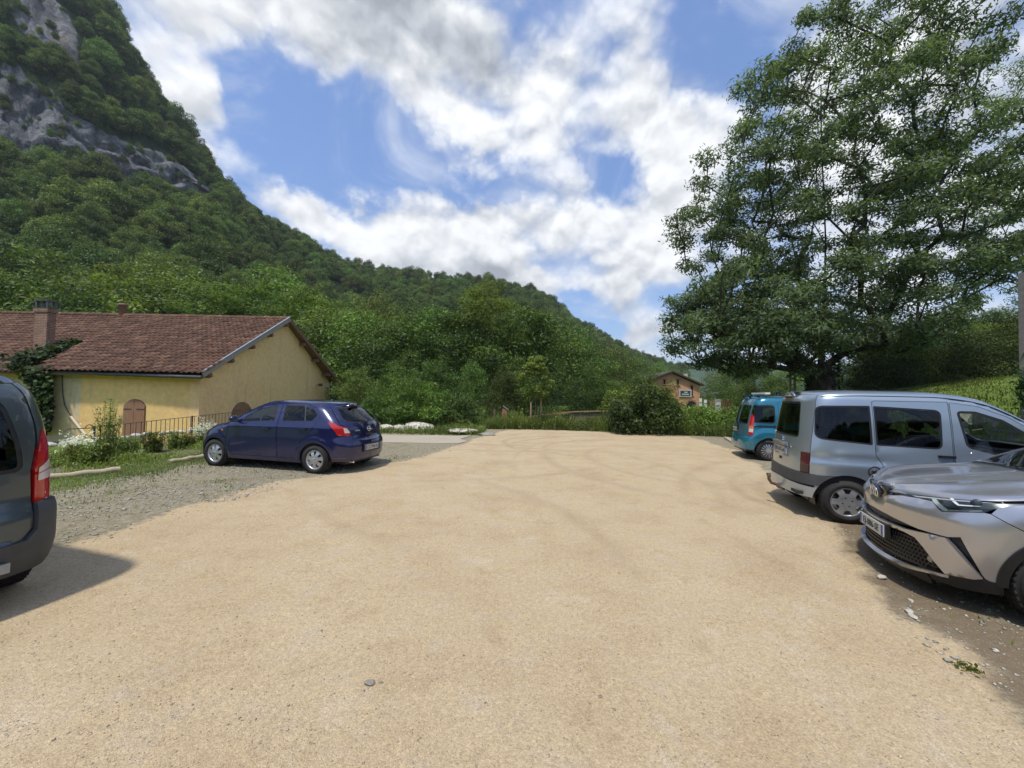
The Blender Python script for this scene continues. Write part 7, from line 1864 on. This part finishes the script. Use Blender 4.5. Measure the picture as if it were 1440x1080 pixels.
    # white carrier across the roof
    wm = plain('white_gloss', (.8, .8, .79), .35)
    car.raw(MB().box((-1.25, 0, 1.925), (.13, 1.16, .05)).box((-1.25, .50, 1.88), (.08, .05, .06)).box((-1.25, -.50, 1.88), (.08, .05, .06)), 'roof_bar', wm)
    for x in (-1.30, 1.305):
        for sg in (1, -1): make_wheel(car, (x, sg * .73, .30), .302, .18, .205, 'kangoo', sg)
    arches(car, (-1.30, 1.305), RW - .003, .82); underbody(car, -1.8, 1.9, .82, .22, .45); lining(car, -1.6, 1.1, .36, 1.0); cabin(car, 1.1, 1.02, .45, -1.5, .70, .50)
teal_van()

# ------------------------------------------------------------------ grey van at the left edge
def grey_van():
    M = paint('slate_blue_paint', (.058, .078, .088), .45, .33, .07)
    b = Body([(-2.07, 0), (-2.055, .40), (-2.02, .64), (-1.955, .79), (-1.84, .868), (-1.6, .90), (-1.0, .905), (1.2, .90), (1.7, .85), (2.05, .62), (2.25, .3), (2.29, 0)],
             [(.2, .84), (.32, .885), (.5, .905), (.76, .905), (1.0, .895), (1.3, .878), (1.55, .835), (1.8, .77)], [(.24, .07), (.34, .01), (.5, -.02), (.70, -.02), (.80, .03), (1.0, .035), (1.3, .055), (1.55, .105), (1.7, .155), (1.8, .21)], [(.3, .02), (.6, 0), (.8, .05), (1.0, .2), (1.2, .35)],
             [(-2.1, 1.72), (-1.75, 1.775), (-1.2, 1.80), (.1, 1.80), (.6, 1.72), (1.0, 1.50), (1.5, 1.20), (1.6, 1.15), (2.0, 1.0), (2.2, .85), (2.3, .7)], .15, .035, .9, .7)
    yaw = 2.85; cx, cy = -3.765, 3.19; lx, ly = -1.95, -.83; X = cx - (cos(yaw) * lx - sin(yaw) * ly); Y = cy - (sin(yaw) * lx + cos(yaw) * ly)
    car = Car(b, 'car', 'slate grey van cut by the left edge, showing its tall red tail light', (X, Y, 0), yaw)
    side = b.side; RW = .375; AR = arc(-1.364, .31, RW, 200, -20, 20); AF = arc(1.364, .31, RW, 200, -20, 20); ub = b.u_of_y(.715)
    qw = rp([(-1.74, 1.56, .1), (-.85, 1.60, .04), (-.85, 1.10, .04), (-1.72, 1.14, .1)]); sw = rp([(-.78, 1.60, .04), (.18, 1.60, .05), (.2, 1.08, .05), (-.78, 1.10, .04)]); fw = rp([(.30, 1.60, .05), (.65, 1.55, .1), (1.15, 1.22, .05), (1.15, 1.04, .05), (.30, 1.06, .05)])
    for sg in (-1, 1):
        un = b.u_of_x(1.95, .6); t0, t1 = b.u_of_y(.715), b.u_of_x(-1.83, 1.0)
        lamp = rp([(t0, .775, .015), (t1 + .005, .79, .015), (t1 - .01, 1.06), (t1 - .035, 1.22, .03), (t0 + .105, 1.37, .02), (t0 + .06, 1.25), (t0 + .01, 1.04, .03)])
        o = [(ub + .006, .765)] + side([(-1.70, .765)] + arc(-1.364, .31, RW, 110, -20, 14) + [(-.95, .33), (.95, .33)] + AF[:-1]) + [(un - .02, .42), (un, .5), (un, .72)] + [(u, b.zl(u)) for u in np.linspace(un - .04, ub + .06, 60)] + [(ub + .06, 1.40), (ub + .05, 1.2)]
        body = car.join([car.wrap_piece(o, [side(qw), side(sw), side(fw), lamp], sg, step=.055)], 'body_side', M)
        for w_, g_ in ((qw, G_DARK), (sw, G_DARK), (fw, G_CLEAR)): window(car, side(w_), sg, g_, body, .03)
        L = car.join([car.wrap_piece(shrink(lamp, .003), (), sg, step=.035, off=.008, flange=.03)], 'tail_light', M_RED)
        car.join([car.wrap_piece(rp([(t0 + .03, .945, .01), (t1 - .03, .96, .01), (t1 - .045, 1.11, .01), (t0 + .04, 1.045, .02)]), (), sg, step=.03, off=.011, flange=0)], 'reversing_light', M_CLEARL, L)
        car.join([car.wrap_piece([(t0 + .035, 1.0), (t1 - .04, 1.03), (t1 - .04, 1.037), (t0 + .035, 1.007)], (), sg, step=.03, off=.013, flange=0)], 'lens_rib', M_RED, L)
        car.join([car.wrap_piece([(.001, .275)] + side([(-1.80, .275), (-1.745, .31)] + arc(-1.364, .31, RW, 178, 113, 8)) + [(b.u_of_x(-1.72, .76), .762), (ub + .0, .768), (ub - .01, .58), (ub - .07, .515), (b.u_of_y(.3), .495), (.001, .49)], (), sg, step=.045, off=.030, flange=.04)], 'bumper', M_PLAST)
        p = b.wrap(b.u_of_y(.34), .36); car.raw(MB().box((p.x - .04, sg * .30, .355), (.03, .52, .07)), 'skid_plate', M_METAL_G)
    ut = b.u_of_y(.70); uw = b.u_of_y(.665); wt = b.u_of_y(.60)
    win = rp([(-uw, 1.035, .10), (uw, 1.035, .10), (uw * .985, 1.2), (wt, 1.60, .10), (-wt, 1.60, .10), (-uw * .985, 1.2)])
    g_o = [(-ut + .06, .515), (-b.u_of_y(.3), .498), (b.u_of_y(.3), .498), (ut - .06, .515), (ut, .60), (ut + .004, 1.04), (ut + .05, 1.25), (ut + .06, 1.42)] + [(u, b.zl(abs(u)) - .004) for u in np.linspace(ut + .055, -ut - .055, 22)] + [(-ut - .06, 1.42), (-ut - .05, 1.25), (-ut - .004, 1.04), (-ut, .60)]
    gate = car.join([car.cross_piece(g_o, [win], step=.05)], 'tailgate', M); window(car, win, 1, G_DARK, gate, .03, 'rear_window', cross=True)
    plate(car, Matrix.Translation((b.wrap(0, .80).x - .02, 0, .80)) @ Matrix(((0, 0, -1, 0), (-1, 0, 0, 0), (0, 1, 0, 0), (0, 0, 0, 1))), 'DK-562-RB')
    car.join(car.roof_pieces(.585), 'roof', M)
    ws = rp([(.63, -.92, .05), (.63, .92, .05), (1.52, .95, .05), (1.52, -.95, .05)])
    car.join([car.cap_piece([(.59, -1), (.59, 1), (1.59, 1), (1.59, -1)], [ws], step=.09)], 'screen_frame', M); car.join([car.cap_piece(ws, (), step=.1, off=-.006, flange=0)], 'windscreen', G_CLEAR); car.join(car.bonnet_pieces(1.595), 'bonnet', M)
    un = b.L - b.u_of_x(1.95, .6); car.join([car.nose_piece([(-un, .26), (un, .26), (un, .72)] + [(u, b.zl(b.L - abs(u))) for u in np.linspace(un, -un, 24)] + [(-un, .72)], (), step=.08)], 'nose', M)
    for x in (-1.364, 1.364):
        for sg in (1, -1): make_wheel(car, (x, sg * .785, .315), .318, .20, .20, 'petal6', sg)
    arches(car, (-1.364, 1.364), RW - .003, .88); underbody(car, -1.92, 2.0, .88, .24, .45); lining(car, -1.75, 1.2, .36, 1.02); cabin(car, 1.15, 1.05, .5, -1.6, .76, .52)
grey_van()

# ------------------------------------------------------------------ silver crossover, nose towards the lot (right edge)
def crossover():
    M = paint('warm_silver_paint', (.47, .46, .47), .78, .28, .03); MB_ = plain('gloss_black', (.010, .010, .012), .12, coat=.6)
    b = Body([(-2.12, 0), (-2.09, .35), (-1.98, .62), (-1.75, .80), (-1.35, .885), (-.6, .865), (.4, .865), (1.0, .885), (1.32, .898), (1.58, .892), (1.76, .862), (1.90, .79), (2.015, .67), (2.10, .50), (2.155, .32), (2.178, .15), (2.185, 0)],
             [(.18, .84), (.3, .875), (.55, .895), (.75, .898), (.88, .885), (.98, .855), (1.06, .825), (1.2, .76), (1.4, .665), (1.55, .59)],
             [(.2, .06), (.5, .0), (.8, .03), (1.0, .10), (1.2, .32), (1.4, .75), (1.5, 1.0)], [(.18, .05), (.24, .0), (.32, .005), (.45, .015), (.6, .012), (.72, .015), (.80, .035), (.86, .075), (.93, .14), (1.0, .25)],
             [(-2.2, .98), (-2.0, 1.16), (-1.6, 1.36), (-1.1, 1.49), (-.5, 1.555), (0, 1.545), (.3, 1.475), (.6, 1.335), (.9, 1.175), (1.05, 1.09), (1.15, 1.055), (1.5, 1.005), (1.8, .955), (2.0, .905), (2.1, .865), (2.2, .80)],
             .07, lambda x: .035 + .02 * float(sstep(1.0, 1.3, x)), 1.2, .55,
             lambda u, x, y, z: .026 * float(sstep(.30, .46, sqrt((x - 1.32) ** 2 + (z - .34) ** 2)) * sstep(.78, .52, sqrt((x - 1.32) ** 2 + (z - .34) ** 2))) * float(sstep(.25, .55, z)) * (x > .6) + .020 * exp(-((z - .742 + .10 * max(0, 1.9 - x)) / .030) ** 2) * float(sstep(1.80, 1.98, x)))
    car = Car(b, 'car', 'metallic silver crossover with angular headlight, nose pointing into the lot at right', (5.734, 3.103, -.008), 2.727)
    L = b.L; N = lambda x, z: L - b.u_of_x(x, z); side = b.side
    zc = lambda u, z: (u, min(z, b.zl(L - abs(u)) - .012))
    mir = lambda P: P + [(-u, z) for u, z in P[::-1]]
    AC = (1.32, .34, .425); an = [(N(x, z), z) for x, z in arc(*AC[:2], AC[2], -4, 50, 14)]
    slot_t = [(0, .628), (.23, .622), (.419, .607), (.562, .594)]; slot_b = [(0, .548), (.226, .553), (.42, .576), (.562, .592)]
    hl_b = [(.616, .856), (.72, .796), (.962, .851), (1.039, .901), (1.115, .932), (1.19, .948), (1.33, .965)]
    band_b = [(.0, .745), (.10, .752), (.20, .80), (.324, .831), (.49, .850)]
    # bumper skin, one piece across the nose
    R = slot_t[::-1][:0] + [(.562, .598), (.66, .596), (.776, .600), (.85, .626), (.966, .364), (.985, .335)] + an + [(1.165, .752), (1.10, .790), (1.003, .848)] + hl_b[2::-1] + band_b[::-1]
    outline = slot_t[:-1] + R
    # close over the middle by mirroring
    half = slot_t + [(.66, .596), (.776, .600), (.85, .626), (.966, .364), (.985, .335)] + an[:] + [(1.165, .752), (1.003, .848), (.962, .851), (.72, .796), (.616, .856)] + band_b[::-1]
    car.join([car.nose_piece(half, (), step=.045), car.nose_piece([(-u, z) for u, z in half], (), step=.045)], 'front_bumper', M)
    for s in (1, -1):
        f = lambda P: [(s * u, z) for u, z in P]
        # wing behind the bumper
        a2 = [(N(x, z), z) for x, z in arc(*AC[:2], AC[2], 51, 184, 26)]
        ud = N(.80, .8); fen = [(1.006, .852), (1.168, .757)] + a2 + [(ud, .36), (ud, .7), (ud, b.zl(L - ud))] + [(u, b.zl(L - u)) for u in np.linspace(ud - .03, 1.36, 16)] + [(1.33, .962), (1.19, .944), (1.115, .928), (1.039, .897)]
        car.join([car.nose_piece(f(fen), (), step=.05)], 'wing', M)
        clad = [(N(x, z), z) for x, z in arc(1.32, .34, .428, -6, 186, 40)] + [(N(x, z), z) for x, z in arc(1.32, .34, .368, 186, -6, 40)]
        car.join([car.nose_piece(f(clad), (), step=.05, off=.012, flange=.05)], 'arch_cladding', M_BLACK)
        # headlight: dark housing under a clear cover, with light strips
        hl = [(.30, .866), zc(.45, .895), zc(.625, .93), zc(.80, .97), zc(.949, 1.0), zc(1.1, 1.0), zc(1.23, 1.0), zc(1.34, 1.0)] + hl_b[::-1] + [(.49, .853), (.36, .838)]
        h = car.join([car.nose_piece(f(hl), (), step=.04, off=-.012, flange=.02)], 'headlight', plain('lamp_housing', (.10, .105, .11), .3, .6))
        bot = [(.60, .862), (.72, .800), (.962, .853), (1.03, .895), (.93, .875), (.735, .835), (.66, .885)]
        car.join([car.nose_piece(f(bot), (), step=.03, off=-.008, flange=.008)], 'black_bezel', MB_, h)
        st1 = [(.585, .884), (.625, .884), (.742, .824), (.95, .864), (.95, .872), (.735, .834), (.64, .892), (.60, .895)]
        car.join([car.nose_piece(f([(.588, .872), (.618, .880), (.752, .822), (.748, .806), (.722, .806)]), (), step=.03, off=.0, flange=.008)], 'light_strip', plain('strip_white', (.62, .62, .60), .2), h)
        car.join([car.nose_piece(f([(.748, .806), (.752, .822), (.955, .868), (.958, .858)]), (), step=.03, off=.0, flange=.008)], 'light_strip', plain('strip_grey', (.34, .31, .30), .2), h)
        car.join([car.nose_piece(f([(.700, .906), (.722, .912), (.803, .878), (.935, .897), (.936, .890), (.797, .868)]), (), step=.03, off=.002, flange=.008)], 'light_strip', MATS['strip_white'], h)
        up = [(.33, .862), zc(.45, .889), zc(.625, .922), zc(.80, .958), zc(.93, .985), zc(1.05, .99), (1.0, .935), (.86, .925), (.72, .915), (.60, .893), (.45, .868)]
        car.join([car.nose_piece(f(up), (), step=.03, off=-.006, flange=0)], 'reflector', plain('lamp_reflector', (.50, .51, .53), .3, .5), h)
        p = b.wrap(L - .90, .905)
        car.raw(MB().lathe([(.036, -.03), (.036, .0), (.03, .006), (.001, .012)], 14, Matrix.Translation((p.x - .012, s * (p.y - .012), p.z)) @ Matrix.Rotation(radians(90) * -s, 4, 'X') @ Matrix.Rotation(radians(35), 4, 'Y')), 'projector', plain('lens_dark', (.06, .065, .07), .08, .3, coat=.8), h)
        car.join([car.nose_piece(f(hl), (), step=.05, off=.004, flange=0)], 'lamp_cover', G_CLEAR, h)
        # fang shaped blade, vent beside it
        bl = [(.44, .556), (.52, .566), (.66, .584), (.772, .592), (.972, .340), (.93, .318), (.778, .292), (.62, .455), (.55, .515), (.44, .532)]
        car.join([car.nose_piece(f(bl), (), step=.035, off=.022, flange=.05)], 'bumper_blade', M)
        car.join([car.nose_piece(f([(.772, .600), (.856, .628), (.972, .362), (.965, .345)]), (), step=.04, off=-.03, flange=0)], 'side_vent', M_BLACK)
        fp = b.wrap(L - .66, .365); car.raw(MB().lathe([(.036, -.03), (.034, -.012), (.02, -.008), (.001, -.006)], 16, Matrix.Translation((fp.x - .015, s * fp.y, fp.z)) @ Matrix.Rotation(radians(50) * s, 4, 'Z') @ Matrix.Rotation(radians(90), 4, 'Y')), 'fog_light', plain('fog_lens', (.35, .33, .28), .2, coat=.7))
        # skirt by the wheel
        sk = [(.60, .20), (.86, .20), (1.02, .222), (1.085, .235), (1.075, .318), (.985, .328), (.93, .312), (.778, .286), (.60, .250)]
        car.join([car.nose_piece(f(sk), (), step=.05, off=.006, flange=.04)], 'lower_skirt', M_BLACK)
    car.join([car.nose_piece(mir(slot_t[::1])[:0] + slot_t + [(.562, .590)] + slot_b[::-1] + [(-u, z) for u, z in slot_b] + [(-.562, .590)] + [(-u, z) for u, z in slot_t[::-1]], (), step=.05, off=-.035, flange=0)], 'upper_slot', M_BLACK)
    car.join([car.nose_piece([(-.46, .530), (-.2, .520), (.2, .520), (.46, .530), (.46, .556), (.226, .550), (0, .546), (-.226, .550), (-.46, .556)], (), step=.05, off=.018, flange=.05)], 'bumper_bar', M)
    gr = [(-.74, .318), (-.589, .258), (-.347, .235), (0, .222), (.347, .235), (.589, .258), (.74, .318), (.62, .46), (.56, .52), (0, .525), (-.56, .52), (-.62, .46)]
    g = car.join([car.nose_piece(gr, (), step=.06, off=-.05, flange=0)], 'lower_grille', M_BLACK)
    mb = MB(); fl = shrink(gr, .012)
    for row in range(9):                                        # honeycomb ribs
        z = .24 + row * .034
        for k in range(-21, 22):
            u = (k + (.5 if row % 2 else 0)) * .034
            for du, dz in ((.017, .010), (-.017, .010), (0, -.02)):
                if inside((u, z), fl) and inside((u + du, z + dz), fl):
                    a, c = [b.wrap(L - abs(q), w) for q, w in ((u, z), (u + du, z + dz))]
                    a = Vector((a.x - .025, a.y * (1 if u >= 0 else -1), a.z)); c = Vector((c.x - .025, c.y * (1 if u + du >= 0 else -1), c.z)); mb.bar(a, c, .006, .012)
    car.raw(mb, 'grille_mesh', plain('grille_plastic', (.012, .013, .015), .4), g)
    lip = [(-.80, .292), (-.589, .255), (-.347, .228), (0, .214), (.347, .228), (.589, .255), (.80, .292), (.80, .270), (.589, .236), (.347, .209), (0, .194), (-.347, .209), (-.589, .236), (-.80, .276)]
    car.join([car.nose_piece(lip, (), step=.05, off=.024, flange=.04)], 'silver_lip', plain('satin_silver', (.42, .42, .43), .3, .85))
    car.join([car.nose_piece([(-.66, .150), (.66, .150), (.66, .236), (.589, .232), (.347, .205), (0, .190), (-.347, .205), (-.589, .232), (-.66, .236)], (), step=.06, off=.012, flange=.04)], 'under_lip', M_BLACK)
    # black wings of the badge and the badge
    bw = [(0, .872), (.095, .871), (.253, .862), (.36, .853), (.49, .857), (.62, .868), (.616, .858)] + band_b[::-1]
    bw = bw + [(-u, z) for u, z in bw[::-1] if u > 0]
    car.join([car.nose_piece(bw, (), step=.04, off=-.004, flange=.02)], 'badge_band', MB_)
    T = Matrix.Translation((b.wrap(L, .805).x + .004, 0, .805)) @ Matrix.Rotation(radians(12), 4, 'Y') @ Matrix(((0, 0, 1, 0), (1, 0, 0, 0), (0, 1, 0, 0), (0, 0, 0, 1)))
    ring = lambda rx, ry, ox=0, oy=0: MB().add([T @ Vector((ox + (rx + .006 * cos(a)) * cos(t_), oy + (ry + .006 * cos(a)) * sin(t_), .012 + .006 * sin(a))) for t_ in np.linspace(0, 2 * pi, 33)[:-1] for a in np.linspace(0, 2 * pi, 7)[:-1]], [[i * 6 + j, i * 6 + (j + 1) % 6, ((i + 1) % 32) * 6 + (j + 1) % 6, ((i + 1) % 32) * 6 + j] for i in range(32) for j in range(6)], True)
    d = car.raw(MB().lathe([(.075, -.02), (.078, .004), (.06, .008), (.001, .009)], 28, T), 'badge', plain('badge_dark', (.03, .035, .05), .15, coat=.7))
    for rx, ry, oy in ((.074, .052, 0), (.021, .046, 0), (.050, .019, .020)): car.raw(ring(rx, ry, 0, oy), 'badge_ring', M_CHROME, d)
    plate(car, Matrix.Translation((2.205, 0, .462)) @ Matrix(((0, 0, 1, 0), (1, 0, 0, 0), (0, 1, 0, 0), (0, 0, 0, 1))), 'EJ-086-SE'); car.raw(MB().box((2.175, 0, .462), (.04, .56, .13)), 'plate_holder', M_BLACK)
    # bonnet with raised middle, screen, roof
    cr0 = b.crown
    def bon(x, t):
        p = b.cap(x, t); k = float(sstep(1.12, 1.35, x)) * float(sstep(2.2, 1.9, x)); a = abs(t)
        p.z += k * (.020 * exp(-((a - .60 - .10 * (x - 1.6)) / .10) ** 2) - .010 * exp(-((a - .36) / .14) ** 2)); return p
    car.join([surf(bon, [(1.14, -1), (1.14, 1), (b.exb - .002, 1), (b.exb - .002, -1)], (), .045, 0, .018, Vector((0, 0, .3)))], 'bonnet', M)
    ws = rp([(.24, -.90, .05), (.28, 0), (.24, .90, .05), (1.04, .95, .05), (1.09, 0), (1.04, -.95, .05)])
    car.join([car.cap_piece([(.20, -1), (.20, 1), (1.07, 1), (1.07, -1)], [ws], step=.07)], 'screen_frame', M); car.join([car.cap_piece(ws, (), step=.09, off=-.006, flange=0)], 'windscreen', G_CLEAR)
    car.join([car.cap_piece([(1.075, -1), (1.075, 1), (1.135, 1), (1.135, -1)], (), step=.07, off=-.008)], 'scuttle', M_BLACK); car.join(car.roof_pieces(.195), 'roof', MB_)
    for (x0, t0, x1, t1) in ((1.10, -.10, .72, -.78), (1.10, .62, .76, .02)):
        pts = [b.cap(x0 + (x1 - x0) * k / 5, t0 + (t1 - t0) * k / 5) + Vector((.012, 0, .016)) for k in range(6)]; car.raw(MB().tube(pts, .010, 6), 'wiper', M_BLACK)
    fw = rp([(.62, 1.10, .03), (.30, 1.34, .08), (-.30, 1.46, .04), (-.30, 1.04, .03), (.60, 1.02, .04)]); rw = rp([(-.38, 1.46, .04), (-.95, 1.42, .08), (-1.25, 1.22, .06), (-1.15, 1.10, .04), (-.38, 1.05, .03)])
    for sg in (-1, 1):
        o = side([(-1.745, .34)] + arc(-1.32, .34, .40, 180, 0, 24) + [(-.9, .26), (.78, .26), (.78, .7)]) 
        uu = b.u_of_x(.78, .9); o += [(uu, b.zl(uu))] + [(u, b.zl(u)) for u in np.linspace(uu - .03, b.u_of_y(.30), 60)] + [(b.u_of_y(.001), b.zl(b.u_of_y(.001))), (b.u_of_y(.001), .30), (b.u_of_y(.6), .30)]
        body = car.join([car.wrap_piece(o, [side(fw), side(rw)], sg, step=.07)], 'body_side', M); window(car, side(fw), sg, G_CLEAR, body); window(car, side(rw), sg, G_TINT, body)
        handle(car, -.12, .93, sg, M, .17, body)
        car.join([car.wrap_piece([(b.u_of_y(.45), .88), (b.u_of_x(-1.72, .9), .90), (b.u_of_x(-1.6, .98), .99), (b.u_of_y(.5), .97)], (), sg, step=.06, off=.01)], 'tail_light', M_RED)
        p = b.wrap(b.u_of_x(.60, 1.03), 1.03); c = Vector((p.x, (p.y + .14) * sg, 1.10)); car.raw(MB().lathe([(.001, -.09), (.07, -.06), (.09, 0), (.08, .04), (.001, .05)], 14, Matrix.Translation(c) @ Matrix.Rotation(radians(-90), 4, 'Y') @ Matrix.Diagonal((.8, 1.2, 1, 1))).bar(Vector((p.x, p.y * sg, 1.04)), c, .05, .03), 'mirror', MB_)
        make_wheel(car, (1.32, sg * .79, .342), .344, .225, .235, 'five', sg); make_wheel(car, (-1.32, sg * .79, .342), .344, .225, .235, 'five', sg)
    arches(car, (1.32,), .40, .885, .30); arches(car, (-1.32,), .40, .88, .30); underbody(car, -1.9, 1.95, .88, .18, .5); lining(car, -1.3, .8, .3, 1.0); cabin(car, .85, 1.05, .15, -1.4, .70, .48)
crossover()

# ------------------------------------------------------------------ railing at the foot of the bank, seen through the van
def bank_fence():
    a, c = Vector((10.6, 6.2, 0)), Vector((10.9, 12.4, 0)); d = c - a; L = d.length; m = plain('galvanised', (.30, .31, .31), .5, .6)
    e = empty('metal_fence', a, 0, 'plain grey metal fence at the foot of the bank behind the silver blue van', 'fence'); me = None; n = int(L / .14)
    MB().bar((0, 0, 1.12), d + Vector((0, 0, 1.12)), .04, .04).build('top_rail', m, e); MB().bar((0, 0, .12), d + Vector((0, 0, .12)), .04, .04).build('bottom_rail', m, e)
    for k in range(1, n):
        if me is None: o = MB().tube([(0, 0, .12), (0, 0, 1.12)], .009, 6, cap=False).build('bar', m, e); me = o.data
        else: o = link('bar', me, e)
        o.location = d * (k / n)
    for f in (0, .33, .66, 1): MB().box(d * f + Vector((0, 0, .55)), (.05, .05, 1.2)).build('post', m, e)
bank_fence()
# ------------------------------------------------------------------ air
def haze():
    m = bpy.data.materials.new('haze'); m.use_nodes = True; t = NT(m.node_tree); t.N.clear()
    o = t.node('ShaderNodeOutputMaterial'); v = t.node('ShaderNodeVolumePrincipled'); v.inputs['Density'].default_value = .00017; v.inputs['Color'].default_value = (.86, .92, 1, 1); v.inputs['Anisotropy'].default_value = .2
    t.L.new(v.outputs[0], o.inputs['Volume'])
    b = MB().box((0, 1300, 203), (7600, 5400, 410)); ob = b.build('haze', m); tag(ob, 'thin pale summer haze in the valley air', kind='stuff')
haze()
